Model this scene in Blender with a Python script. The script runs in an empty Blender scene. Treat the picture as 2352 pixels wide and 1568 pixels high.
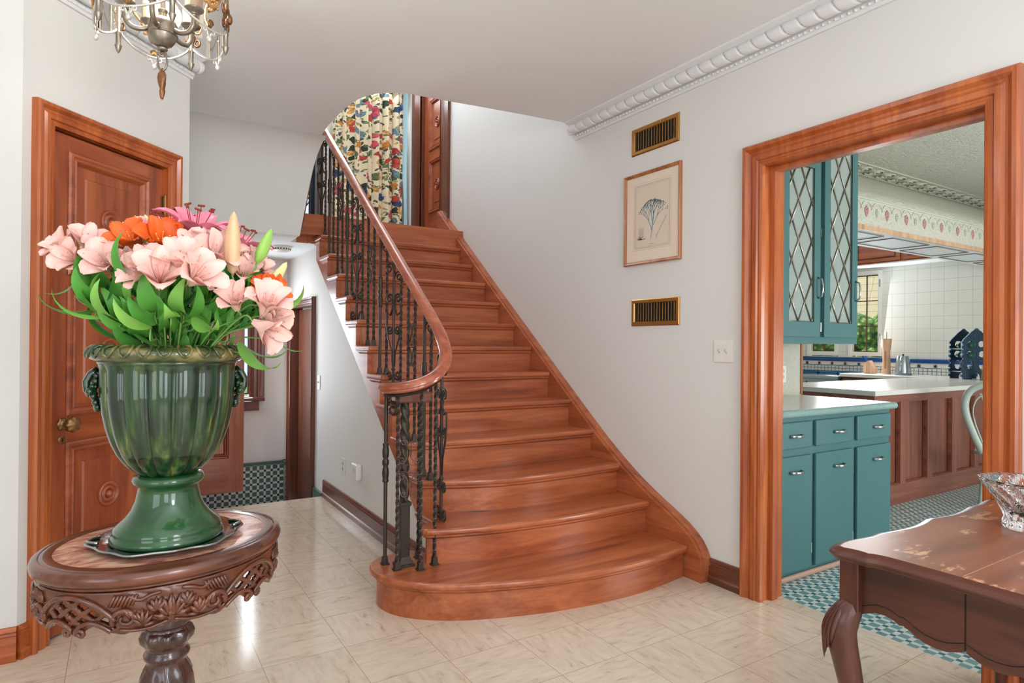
import bpy, bmesh, math, random
from mathutils import Vector, Matrix
random.seed(7)
PI = math.pi
sc = bpy.context.scene
COL = sc.collection

# ------------------------------------------------------------------ camera
cam_data = bpy.data.cameras.new('camera')
cam_data.sensor_width = 36.0
cam_data.lens = 21.893
cam_data.clip_start = 0.02
cam_data.clip_end = 200
cam = bpy.data.objects.new('camera', cam_data)
COL.objects.link(cam)
R_ = Vector((0.8467769, -0.5318854, 0.0081777)); U_ = Vector((-0.0087222, 0.0014884, 0.9999609)); F_ = Vector((0.5318768, 0.846815, 0.0033789))
cam.matrix_world = Matrix(((R_.x, U_.x, -F_.x, 0.0), (R_.y, U_.y, -F_.y, 0.0), (R_.z, U_.z, -F_.z, 1.30), (0, 0, 0, 1)))
sc.camera = cam

# ------------------------------------------------------------------ colour management, world, lights
sc.view_settings.view_transform = 'Standard'
sc.view_settings.look = 'None'
sc.view_settings.gamma = 1.0
sc.view_settings.use_curve_mapping = False
sc.view_settings.exposure = -0.12
sc.cycles.use_denoising = True
sc.cycles.max_bounces = 8
sc.cycles.diffuse_bounces = 5
sc.cycles.sample_clamp_indirect = 4.0
sc.cycles.caustics_reflective = False
sc.cycles.caustics_refractive = False

w = bpy.data.worlds.new('world'); sc.world = w; w.use_nodes = True
wn = w.node_tree.nodes; wl = w.node_tree.links
for n in list(wn): wn.remove(n)
wo = wn.new('ShaderNodeOutputWorld'); wb = wn.new('ShaderNodeBackground')
sky = wn.new('ShaderNodeTexSky'); sky.sky_type = 'HOSEK_WILKIE'; sky.turbidity = 6.0; sky.sun_direction = (0.3, -0.6, 0.75)
wb.inputs['Strength'].default_value = 3.0
wmx = wn.new('ShaderNodeMix'); wmx.data_type = 'RGBA'; wmx.inputs[0].default_value = 0.35; wmx.inputs[7].default_value = (0.75, 0.85, 1.0, 1); wl.new(sky.outputs[0], wmx.inputs[6]); wl.new(wmx.outputs[2], wb.inputs['Color']); wl.new(wb.outputs[0], wo.inputs['Surface'])

def area(name, loc, target, sx, sy, power, color=(1, 1, 1), spread=PI):
    d = bpy.data.lights.new(name, 'AREA'); d.shape = 'RECTANGLE'; d.size = sx; d.size_y = sy
    d.energy = power; d.color = color; d.spread = spread
    o = bpy.data.objects.new(name, d); COL.objects.link(o); o.location = loc
    dv = Vector(target) - Vector(loc); o.rotation_euler = dv.to_track_quat('-Z', 'Y').to_euler()
    return o
def point(name, loc, power, color=(1, 1, 1), r=0.03):
    d = bpy.data.lights.new(name, 'POINT'); d.energy = power; d.color = color; d.shadow_soft_size = r
    o = bpy.data.objects.new(name, d); COL.objects.link(o); o.location = loc; return o
DAY = (0.90, 0.96, 1.0)
area('daylight_rear_window', (-0.9, -2.95, 1.35), (-0.9, 2, 2.9), 1.3, 2.1, 38, DAY)
area('daylight_rear_window', (1.3, -2.95, 1.35), (1.3, 2, 2.9), 1.3, 2.1, 50, DAY)
area('daylight_left_window', (-2.45, -0.6, 1.4), (2, 1.6, 1.6), 1.6, 1.9, 26, DAY)
area('hall_ceiling_fill', (0.4, 0.2, 2.84), (0.4, 0.2, 0), 2.6, 2.6, 14, (0.95, 0.98, 1.0))  # added soft fill under the hall ceiling, no fixture there
area('upstairs_daylight', (2.1, 6.4, 4.3), (2.0, 4.2, 2.4), 1.0, 1.2, 30, (0.85, 0.93, 1.0))
area('upstairs_ceiling_fill', (2.0, 5.0, 4.85), (2.0, 5.0, 0), 0.9, 1.2, 18, (1, 0.98, 0.95))  # added fill over the stairwell, not a modelled fixture
area('passage_ceiling_fill', (0.8, 5.9, 2.10), (0.8, 5.9, 0), 0.4, 0.4, 6, (0.97, 0.98, 1.0))  # added fill to brighten the passage and under-stair wall, no real lamp
area('vestibule_daylight', (0.9, 6.6, 1.2), (1.3, 5.0, 1.0), 0.5, 1.2, 20, (0.85, 0.93, 1.0))
area('kitchen_window_daylight', (8.45, 4.7, 1.75), (5.0, 3.2, 1.6), 0.8, 0.9, 50, (0.92, 0.97, 1.0))
area('kitchen_near_fill', (5.2, -1.0, 1.4), (5.4, 3, 2.8), 2.4, 1.6, 175, (0.97, 0.99, 1.0))  # added fill that lifts the kitchen ceiling; this wall has no window
area('kitchen_rear_fill', (6.6, 4.6, 2.8), (6.6, 4.6, 0), 2.0, 1.4, 20, (1, 0.98, 0.94))  # added fill above the back of the kitchen, without a fixture
point('rear_fill', (0.9, -1.5, 1.95), 84, (0.95, 0.98, 1.0), 0.3)  # added unseen fill behind the camera for even light, no pendant hangs here
sd = bpy.data.lights.new('sun', 'SUN'); sd.energy = 4.0; sd.angle = 0.01; sd.color = (1, 0.96, 0.9)
so = bpy.data.objects.new('sun', sd); COL.objects.link(so); so.rotation_euler = Vector((0.30, -0.5, -0.82)).to_track_quat('-Z', 'Y').to_euler()

# ------------------------------------------------------------------ materials
MATS = {}
def srgb(r, g, b):
    def f(c):
        c /= 255.0
        return c / 12.92 if c <= 0.04045 else ((c + 0.055) / 1.055) ** 2.4
    return (f(r), f(g), f(b), 1.0)
def newmat(name):
    m = bpy.data.materials.new(name); m.use_nodes = True; nt = m.node_tree
    b = nt.nodes['Principled BSDF']; MATS[name] = m
    return m, nt, b
def N(nt, t, **kw):
    n = nt.nodes.new(t)
    for k, v in kw.items():
        if k in ('operation', 'blend_type', 'data_type', 'noise_dimensions', 'feature', 'wave_type', 'bands_direction', 'distance', 'gradient_type'): setattr(n, k, v)
        else: n.inputs[k].default_value = v
    return n
def plain(name, c, rough=0.5, metal=0.0, coat=0.0, trans=0.0, ior=1.45, spec=0.5, emis=None, estr=0.0, var=0.0, bump=0.0, bscale=60.0, sss=0.0):
    m, nt, b = newmat(name)
    b.inputs['Base Color'].default_value = c; b.inputs['Roughness'].default_value = rough
    b.inputs['Metallic'].default_value = metal; b.inputs['Coat Weight'].default_value = coat
    b.inputs['Transmission Weight'].default_value = trans; b.inputs['IOR'].default_value = ior
    b.inputs['Specular IOR Level'].default_value = spec
    if emis: b.inputs['Emission Color'].default_value = emis; b.inputs['Emission Strength'].default_value = estr
    tc = nt.nodes.new('ShaderNodeTexCoord')
    if var > 0:
        no = N(nt, 'ShaderNodeTexNoise', Scale=bscale * 0.25, Detail=4.0)
        nt.links.new(tc.outputs['Object'], no.inputs['Vector'])
        mx = N(nt, 'ShaderNodeMix', data_type='RGBA')
        mx.inputs[6].default_value = tuple(x * (1 - var) for x in c[:3]) + (1,)
        mx.inputs[7].default_value = tuple(min(1, x * (1 + var)) for x in c[:3]) + (1,)
        nt.links.new(no.outputs['Fac'], mx.inputs[0]); nt.links.new(mx.outputs[2], b.inputs['Base Color'])
    if bump > 0:
        no2 = N(nt, 'ShaderNodeTexNoise', Scale=bscale, Detail=4.0)
        nt.links.new(tc.outputs['Object'], no2.inputs['Vector'])
        bp = N(nt, 'ShaderNodeBump', Strength=bump, Distance=0.01)
        nt.links.new(no2.outputs['Fac'], bp.inputs['Height']); nt.links.new(bp.outputs[0], b.inputs['Normal'])
    return m
def ramp(nt, stops):
    r = nt.nodes.new('ShaderNodeValToRGB'); el = r.color_ramp.elements
    el[0].position = stops[0][0]; el[0].color = stops[0][1]; el[1].position = stops[-1][0]; el[1].color = stops[-1][1]
    for p, c in stops[1:-1]:
        e = el.new(p); e.color = c
    return r
def wood(name, c1, c2, axis='X', rough=0.3, scale=1.0, coat=0.14, cdark=None):
    m, nt, b = newmat(name); L = nt.links
    tc = nt.nodes.new('ShaderNodeTexCoord')
    mp = nt.nodes.new('ShaderNodeMapping')
    s = {'X': (1.1, 14, 14), 'Y': (14, 1.1, 14), 'Z': (14, 14, 1.1)}[axis]
    mp.inputs['Scale'].default_value = tuple(v * scale for v in s)
    L.new(tc.outputs['Object'], mp.inputs['Vector'])
    n1 = N(nt, 'ShaderNodeTexNoise', Scale=1.0, Detail=6.0, Roughness=0.6, Distortion=0.6)
    L.new(mp.outputs[0], n1.inputs['Vector'])
    mp2 = nt.nodes.new('ShaderNodeMapping'); mp2.inputs['Scale'].default_value = tuple(v * scale * 6 for v in s)
    L.new(tc.outputs['Object'], mp2.inputs['Vector'])
    n2 = N(nt, 'ShaderNodeTexNoise', Scale=1.0, Detail=3.0)
    L.new(mp2.outputs[0], n2.inputs['Vector'])
    ma = N(nt, 'ShaderNodeMath', operation='MULTIPLY_ADD'); ma.inputs[1].default_value = 0.25
    L.new(n2.outputs['Fac'], ma.inputs[0]); L.new(n1.outputs['Fac'], ma.inputs[2])
    cd = cdark or tuple(x * 0.55 for x in c2[:3]) + (1,)
    r = ramp(nt, [(0.36, cd), (0.52, c2), (0.78, c1)])
    L.new(ma.outputs[0], r.inputs[0]); L.new(r.outputs[0], b.inputs['Base Color'])
    b.inputs['Roughness'].default_value = rough; b.inputs['Coat Weight'].default_value = coat; b.inputs['Coat Roughness'].default_value = 0.15
    bp = N(nt, 'ShaderNodeBump', Strength=0.08, Distance=0.004)
    L.new(n2.outputs['Fac'], bp.inputs['Height']); L.new(bp.outputs[0], b.inputs['Normal'])
    return m
for ax in 'XYZ':
    wood('stair_wood_' + ax, srgb(184, 106, 66), srgb(152, 78, 45), ax, 0.28, cdark=srgb(112, 56, 34))
    wood('trim_wood_' + ax, srgb(192, 106, 52), srgb(158, 76, 34), ax, 0.28)
    wood('door_wood_' + ax, srgb(172, 92, 52), srgb(140, 65, 35), ax, 0.3)
    wood('dark_wood_' + ax, srgb(122, 68, 46), srgb(88, 46, 31), ax, 0.3)
    wood('table_wood_' + ax, srgb(86, 42, 28), srgb(60, 27, 18), ax, 0.35, coat=0.1)
    wood('panel_wood_' + ax, srgb(150, 92, 74), srgb(124, 70, 56), ax, 0.4, coat=0.1)
wood('rail_wood_Y', srgb(184, 108, 78), srgb(156, 78, 54), 'Y', 0.2, coat=0.5)
wood('carved_wood', srgb(112, 60, 36), srgb(80, 38, 22), 'X', 0.26, coat=0.5)
wood('dark_carved_wood', srgb(80, 44, 36), srgb(50, 26, 22), 'Z', 0.22, coat=0.6)
wood('frame_wood', srgb(188, 130, 86), srgb(158, 98, 60), 'Z', 0.35)
wood('pale_wood', srgb(214, 178, 146), srgb(190, 150, 118), 'Z', 0.5, coat=0)

plain('wall_paint', srgb(223, 223, 220), 0.6, bump=0.04, bscale=90, var=0.01)
plain('ceiling_paint', srgb(240, 243, 245), 0.7, bump=0.03, bscale=60)
plain('white_plaster', srgb(226, 228, 229), 0.6)
plain('white_plastic', srgb(232, 230, 224), 0.35)
plain('light_grey_plastic', srgb(205, 203, 198), 0.4)
plain('iron', srgb(66, 57, 51), 0.42, 0.45, var=0.15, bump=0.15, bscale=120)
plain('wire_iron', srgb(108, 92, 82), 0.4, 0.7)
plain('black', (0.006, 0.006, 0.006, 1), 0.6)
plain('brass', srgb(190, 140, 78), 0.28, 0.9, var=0.12)
plain('old_brass', srgb(150, 116, 78), 0.35, 0.85, var=0.25)
plain('pewter', srgb(150, 142, 130), 0.32, 0.85, var=0.12, bump=0.05)
plain('gilt', srgb(218, 172, 118), 0.35, 0.7, var=0.15, bump=0.3, bscale=140)
plain('bronze', srgb(140, 96, 66), 0.35, 0.8, var=0.3, bump=0.3, bscale=90)
plain('chrome', srgb(200, 200, 200), 0.15, 1.0)
plain('steel', srgb(170, 178, 184), 0.28, 0.9)
plain('silver_tray', srgb(170, 172, 175), 0.16, 1.0, bump=0.1, bscale=50)
plain('clear_glass', (1, 1, 1, 1), 0.0, trans=1.0, ior=1.45)
def m_thin():
    m, nt, b = newmat('thin_glass'); L = nt.links; out = [n for n in nt.nodes if n.type == 'OUTPUT_MATERIAL'][0]
    tr = nt.nodes.new('ShaderNodeBsdfTransparent'); gl = nt.nodes.new('ShaderNodeBsdfGlossy'); gl.inputs['Roughness'].default_value = 0.02
    fr = nt.nodes.new('ShaderNodeFresnel'); fr.inputs['IOR'].default_value = 1.3; mx = nt.nodes.new('ShaderNodeMixShader')
    tr.inputs['Color'].default_value = (0.97, 0.98, 0.98, 1)
    L.new(fr.outputs[0], mx.inputs[0]); L.new(tr.outputs[0], mx.inputs[1]); L.new(gl.outputs[0], mx.inputs[2]); L.new(mx.outputs[0], out.inputs[0])
m_thin()
plain('crystal', (1, 1, 1, 1), 0.0, trans=1.0, ior=1.55)
plain('teal_paint', srgb(72, 116, 118), 0.38, var=0.05, bump=0.03, bscale=40)
plain('teal_paint_deep', srgb(60, 126, 126), 0.35, var=0.05)
plain('counter_white', srgb(224, 220, 214), 0.2, var=0.02)
plain('range_top', srgb(20, 92, 128), 0.25, 0.3)
plain('navy_iron', srgb(24, 52, 72), 0.4, 0.3, bump=0.4, bscale=70)
plain('cobalt', srgb(24, 70, 130), 0.2)
plain('kettle_base', srgb(120, 130, 138), 0.4)
plain('chair_paint', srgb(176, 186, 176), 0.4)
plain('mat_card', srgb(232, 216, 200), 0.8)
plain('print_paper', srgb(222, 206, 188), 0.85, var=0.04, bscale=30)
plain('print_line', srgb(140, 130, 118), 0.8)
plain('print_blue', srgb(104, 150, 168), 0.8, var=0.2)
plain('print_grey', srgb(140, 136, 134), 0.8)
plain('leaf', srgb(84, 154, 60), 0.42, var=0.3, bscale=60)
plain('leaf_dark', srgb(50, 116, 52), 0.42, var=0.25, bscale=60)
plain('leaf_light', srgb(126, 184, 84), 0.45, var=0.15, bscale=60)
plain('stem', srgb(112, 158, 80), 0.5)
plain('pollen', srgb(140, 52, 34), 0.7)
plain('petal_pink', srgb(246, 204, 194), 0.55, var=0.05, bscale=70)
plain('petal_speck', srgb(222, 158, 144), 0.6)
plain('petal_orange', srgb(240, 108, 40), 0.5, var=0.2, bscale=90)
plain('petal_yellow', srgb(246, 190, 70), 0.5)
plain('petal_lily', srgb(238, 138, 162), 0.5, var=0.18, bscale=50)
plain('bud_cream', srgb(232, 222, 160), 0.5, var=0.08)
plain('bud_blush', srgb(226, 188, 148), 0.5, var=0.15, bscale=30)
plain('bud_green', srgb(150, 196, 92), 0.5, var=0.1)
plain('candle_sleeve', srgb(206, 180, 150), 0.45, 0.3, var=0.1)
plain('curtain_lining', srgb(176, 214, 222), 0.7)
plain('upstairs_dark_cloth', srgb(90, 84, 82), 0.8)  # even dark grey cloth
plain('bulb', srgb(255, 236, 200), 0.3, emis=srgb(255, 226, 180), estr=6.0)
plain('mirror_steel', srgb(215, 215, 215), 0.1, 1.0)
plain('wine_glass_green', srgb(30, 90, 80), 0.08, trans=0.3)
plain('wine_label', srgb(170, 214, 222), 0.5)
plain('foil', srgb(206, 180, 150), 0.35, 0.4)
plain('grout', srgb(190, 188, 184), 0.8)
plain('soffit_line', srgb(110, 92, 84), 0.5)
plain('toe_wood', srgb(186, 150, 130), 0.5)
plain('white_metal', srgb(222, 220, 214), 0.3, 0.4)
plain('tile_cap', srgb(74, 96, 90), 0.3)
plain('roof_edge', srgb(120, 100, 80), 0.8)

def m_floor():
    m, nt, b = newmat('travertine_tile'); L = nt.links
    tc = nt.nodes.new('ShaderNodeTexCoord')
    mp = nt.nodes.new('ShaderNodeMapping'); mp.inputs['Location'].default_value = (-1.48 / 0.33 + 10, -2.295 / 0.33 + 10, 0); mp.inputs['Scale'].default_value = (1 / 0.33, 1 / 0.33, 1)
    L.new(tc.outputs['Object'], mp.inputs['Vector'])
    sx = nt.nodes.new('ShaderNodeSeparateXYZ'); L.new(mp.outputs[0], sx.inputs[0])
    def M(op, a, b_=None, c=None):
        n = N(nt, 'ShaderNodeMath', operation=op)
        for i, v in enumerate((a, b_, c)):
            if v is None: continue
            if isinstance(v, (int, float)): n.inputs[i].default_value = v
            else: L.new(v, n.inputs[i])
        return n.outputs[0]
    fx, fy = M('FLOOR', sx.outputs[0]), M('FLOOR', sx.outputs[1])
    par = M('MODULO', M('ADD', fx, fy), 2.0)
    ux, uy = M('FRACT', sx.outputs[0]), M('FRACT', sx.outputs[1])
    ex = M('MINIMUM', ux, M('SUBTRACT', 1.0, ux)); ey = M('MINIMUM', uy, M('SUBTRACT', 1.0, uy))
    joint = M('LESS_THAN', M('MINIMUM', ex, ey), 0.0045)
    cell = nt.nodes.new('ShaderNodeCombineXYZ'); L.new(fx, cell.inputs[0]); L.new(fy, cell.inputs[1])
    wn_ = nt.nodes.new('ShaderNodeTexWhiteNoise'); L.new(cell.outputs[0], wn_.inputs['Vector'])
    def vein(scl):
        mp2 = nt.nodes.new('ShaderNodeMapping'); mp2.inputs['Scale'].default_value = scl
        L.new(tc.outputs['Object'], mp2.inputs['Vector'])
        va = nt.nodes.new('ShaderNodeVectorMath'); va.operation = 'ADD'
        sc_ = nt.nodes.new('ShaderNodeVectorMath'); sc_.operation = 'SCALE'; sc_.inputs['Scale'].default_value = 9.0
        L.new(wn_.outputs['Color'], sc_.inputs[0]); L.new(mp2.outputs[0], va.inputs[0]); L.new(sc_.outputs[0], va.inputs[1])
        n = N(nt, 'ShaderNodeTexNoise', Scale=1.0, Detail=7.0, Roughness=0.65, Distortion=0.5)
        L.new(va.outputs[0], n.inputs['Vector']); return n.outputs['Fac']
    va_, vb_ = vein((9, 34, 1)), vein((34, 9, 1))
    mixv = N(nt, 'ShaderNodeMix', data_type='FLOAT'); L.new(par, mixv.inputs[0]); L.new(va_, mixv.inputs[2]); L.new(vb_, mixv.inputs[3])
    r = ramp(nt, [(0.28, srgb(176, 158, 138)), (0.40, srgb(212, 196, 175)), (0.54, srgb(222, 207, 187)), (0.8, srgb(229, 215, 197))])
    L.new(mixv.outputs[0], r.inputs[0])
    tint = N(nt, 'ShaderNodeMix', data_type='RGBA', blend_type='MULTIPLY'); tint.inputs[0].default_value = 0.5
    rt = ramp(nt, [(0.0, (0.9, 0.88, 0.86, 1)), (1.0, (1, 1, 1, 1))]); L.new(wn_.outputs['Value'], rt.inputs[0])
    L.new(r.outputs[0], tint.inputs[6]); L.new(rt.outputs[0], tint.inputs[7])
    mj = N(nt, 'ShaderNodeMix', data_type='RGBA'); L.new(joint, mj.inputs[0]); L.new(tint.outputs[2], mj.inputs[6]); mj.inputs[7].default_value = srgb(176, 156, 132)
    L.new(mj.outputs[2], b.inputs['Base Color'])
    b.inputs['Roughness'].default_value = 0.13; b.inputs['Specular IOR Level'].default_value = 0.45
m_floor()

def m_basket(name, ax0, ax1, period, dark, light, tiny, off=(0, 0), rough=0.3, barw=0.3):
    m, nt, b = newmat(name); L = nt.links
    tc = nt.nodes.new('ShaderNodeTexCoord'); sp = nt.nodes.new('ShaderNodeSeparateXYZ'); L.new(tc.outputs['Object'], sp.inputs[0])
    def M(op, a, b_=None):
        n = N(nt, 'ShaderNodeMath', operation=op)
        for i, v in enumerate((a, b_)):
            if v is None: continue
            if isinstance(v, (int, float)): n.inputs[i].default_value = v
            else: L.new(v, n.inputs[i])
        return n.outputs[0]
    u = M('FRACT', M('ADD', M('DIVIDE', sp.outputs[ax0], period), 100.0 + off[0])); v = M('FRACT', M('ADD', M('DIVIDE', sp.outputs[ax1], period), 100.0 + off[1]))
    bu, bv = M('LESS_THAN', u, barw), M('LESS_THAN', v, barw)
    both = M('MULTIPLY', bu, bv); one = M('SUBTRACT', M('ADD', bu, bv), M('MULTIPLY', both, 2.0))
    # light bars are a little shorter than the gap they fill
    gap = 0.06
    lu = M('GREATER_THAN', M('MINIMUM', M('ABSOLUTE', M('SUBTRACT', u, barw)), M('SUBTRACT', 1.0, u)), gap * 0.5)
    a1 = N(nt, 'ShaderNodeMix', data_type='RGBA'); L.new(one, a1.inputs[0]); a1.inputs[6].default_value = dark; a1.inputs[7].default_value = light
    a2 = N(nt, 'ShaderNodeMix', data_type='RGBA'); L.new(both, a2.inputs[0]); L.new(a1.outputs[2], a2.inputs[6]); a2.inputs[7].default_value = tiny
    L.new(a2.outputs[2], b.inputs['Base Color']); b.inputs['Roughness'].default_value = rough
m_basket('kitchen_floor_tile', 0, 1, 0.066, srgb(104, 152, 156), srgb(206, 218, 216), srgb(48, 100, 116), off=(0.3, 0.0), rough=0.3, barw=0.36)
m_basket('wainscot_tile_x', 0, 2, 0.0655, srgb(76, 90, 82), srgb(196, 202, 196), srgb(24, 30, 30), off=(0, 0.4), barw=0.34)
m_basket('wainscot_tile_y', 1, 2, 0.0655, srgb(76, 90, 82), srgb(196, 202, 196), srgb(24, 30, 30), off=(0, 0.4), barw=0.34)

def m_grid(name, ax0, ax1, pu, pv, col, joint, jw=0.02, off=(0, 0), rough=0.2, var=0.03):
    m, nt, b = newmat(name); L = nt.links
    tc = nt.nodes.new('ShaderNodeTexCoord'); sp = nt.nodes.new('ShaderNodeSeparateXYZ'); L.new(tc.outputs['Object'], sp.inputs[0])
    def M(op, a, b_=None):
        n = N(nt, 'ShaderNodeMath', operation=op)
        for i, v in enumerate((a, b_)):
            if v is None: continue
            if isinstance(v, (int, float)): n.inputs[i].default_value = v
            else: L.new(v, n.inputs[i])
        return n.outputs[0]
    U, V = M('ADD', M('DIVIDE', sp.outputs[ax0], pu), 100.0 + off[0]), M('ADD', M('DIVIDE', sp.outputs[ax1], pv), 100.0 + off[1])
    u, v = M('FRACT', U), M('FRACT', V)
    j = M('MAXIMUM', M('LESS_THAN', u, jw * 0.15 / pu), M('LESS_THAN', v, jw * 0.15 / pv))
    mx = N(nt, 'ShaderNodeMix', data_type='RGBA'); L.new(j, mx.inputs[0]); mx.inputs[6].default_value = col; mx.inputs[7].default_value = joint
    L.new(mx.outputs[2], b.inputs['Base Color']); b.inputs['Roughness'].default_value = rough
    bp = N(nt, 'ShaderNodeBump', Strength=0.3, Distance=0.003); bp.invert = True
    L.new(j, bp.inputs['Height']); L.new(bp.outputs[0], b.inputs['Normal'])
m_grid('kitchen_wall_tile', 1, 2, 0.153, 0.153, srgb(216, 215, 207), srgb(178, 176, 170), 0.025)
m_grid('mosaic_tile', 1, 2, 0.052, 0.052, srgb(214, 218, 214), srgb(96, 112, 116), 0.05)
m_grid('roof_shingle', 1, 2, 0.45, 0.16, srgb(206, 190, 150), srgb(150, 132, 100), 0.06, rough=0.8)

def m_plaster_tex():
    m, nt, b = newmat('textured_plaster'); L = nt.links
    tc = nt.nodes.new('ShaderNodeTexCoord')
    n = N(nt, 'ShaderNodeTexNoise', Scale=26.0, Detail=5.0, Roughness=0.7); L.new(tc.outputs['Object'], n.inputs['Vector'])
    bp = N(nt, 'ShaderNodeBump', Strength=1.0, Distance=0.035); L.new(n.outputs['Fac'], bp.inputs['Height']); L.new(bp.outputs[0], b.inputs['Normal'])
    b.inputs['Base Color'].default_value = srgb(224, 222, 208); b.inputs['Roughness'].default_value = 0.8
m_plaster_tex()
def m_marble():
    m, nt, b = newmat('pink_marble'); L = nt.links
    tc = nt.nodes.new('ShaderNodeTexCoord'); mp = nt.nodes.new('ShaderNodeMapping'); mp.inputs['Scale'].default_value = (9, 22, 9); mp.inputs['Rotation'].default_value = (0, 0, 0.5)
    L.new(tc.outputs['Object'], mp.inputs['Vector'])
    n = N(nt, 'ShaderNodeTexNoise', Scale=1.0, Detail=9.0, Roughness=0.68, Distortion=1.2); L.new(mp.outputs[0], n.inputs['Vector'])
    r = ramp(nt, [(0.32, srgb(120, 62, 58)), (0.44, srgb(184, 124, 108)), (0.56, srgb(222, 176, 150)), (0.72, srgb(236, 206, 184))])
    L.new(n.outputs['Fac'], r.inputs[0]); L.new(r.outputs[0], b.inputs['Base Color']); b.inputs['Roughness'].default_value = 0.15
m_marble()
def m_glaze(name, stops, scl=(38, 38, 1.1)):
    m, nt, b = newmat(name); L = nt.links
    tc = nt.nodes.new('ShaderNodeTexCoord'); mp = nt.nodes.new('ShaderNodeMapping'); mp.inputs['Scale'].default_value = scl
    L.new(tc.outputs['Object'], mp.inputs['Vector'])
    n = N(nt, 'ShaderNodeTexNoise', Scale=1.0, Detail=4.0, Roughness=0.55, Distortion=0.3); L.new(mp.outputs[0], n.inputs['Vector'])
    r = ramp(nt, stops); L.new(n.outputs['Fac'], r.inputs[0]); L.new(r.outputs[0], b.inputs['Base Color'])
    b.inputs['Roughness'].default_value = 0.3; b.inputs['Specular IOR Level'].default_value = 0.3; b.inputs['Coat Weight'].default_value = 1.0; b.inputs['Coat Roughness'].default_value = 0.03
m_glaze('green_glaze', [(0.38, srgb(6, 32, 14)), (0.5, srgb(16, 54, 24)), (0.60, srgb(50, 78, 34)), (0.72, srgb(112, 114, 56))])
m_glaze('green_glaze_foot', [(0.3, srgb(12, 56, 26)), (0.6, srgb(28, 84, 42)), (0.8, srgb(64, 116, 66))], (8, 8, 6))
m_glaze('green_glaze_rim', [(0.34, srgb(44, 64, 34)), (0.5, srgb(84, 90, 50)), (0.7, srgb(150, 134, 84))], (24, 24, 24))

def m_tabletop():
    m, nt, b = newmat('worn_tabletop'); L = nt.links
    tc = nt.nodes.new('ShaderNodeTexCoord')
    mp = nt.nodes.new('ShaderNodeMapping'); mp.inputs['Scale'].default_value = (2.0, 14, 2); L.new(tc.outputs['Object'], mp.inputs['Vector'])
    n = N(nt, 'ShaderNodeTexNoise', Scale=1.0, Detail=5.0); L.new(mp.outputs[0], n.inputs['Vector'])
    r = ramp(nt, [(0.3, srgb(116, 66, 46)), (0.6, srgb(146, 88, 62)), (0.8, srgb(160, 102, 74))]); L.new(n.outputs['Fac'], r.inputs[0])
    mp2 = nt.nodes.new('ShaderNodeMapping'); mp2.inputs['Scale'].default_value = (16, 40, 10); L.new(tc.outputs['Object'], mp2.inputs['Vector'])
    n2 = N(nt, 'ShaderNodeTexNoise', Scale=1.0, Detail=8.0, Roughness=0.75); L.new(mp2.outputs[0], n2.inputs['Vector'])
    n3 = N(nt, 'ShaderNodeTexNoise', Scale=7.0, Detail=2.0); L.new(tc.outputs['Object'], n3.inputs['Vector'])
    ad = N(nt, 'ShaderNodeMath', operation='ADD'); L.new(n2.outputs['Fac'], ad.inputs[0]); L.new(n3.outputs['Fac'], ad.inputs[1])
    th = ramp(nt, [(0.0, (0, 0, 0, 1)), (1.0, (1, 1, 1, 1))]); th.color_ramp.elements[0].position = 0.57; th.color_ramp.elements[1].position = 0.61
    hf = N(nt, 'ShaderNodeMath', operation='MULTIPLY'); hf.inputs[1].default_value = 0.5; L.new(ad.outputs[0], hf.inputs[0]); L.new(hf.outputs[0], th.inputs[0])
    mx = N(nt, 'ShaderNodeMix', data_type='RGBA'); L.new(th.outputs[0], mx.inputs[0]); L.new(r.outputs[0], mx.inputs[6]); mx.inputs[7].default_value = srgb(212, 158, 122)
    L.new(mx.outputs[2], b.inputs['Base Color']); b.inputs['Roughness'].default_value = 0.3
m_tabletop()

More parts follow.
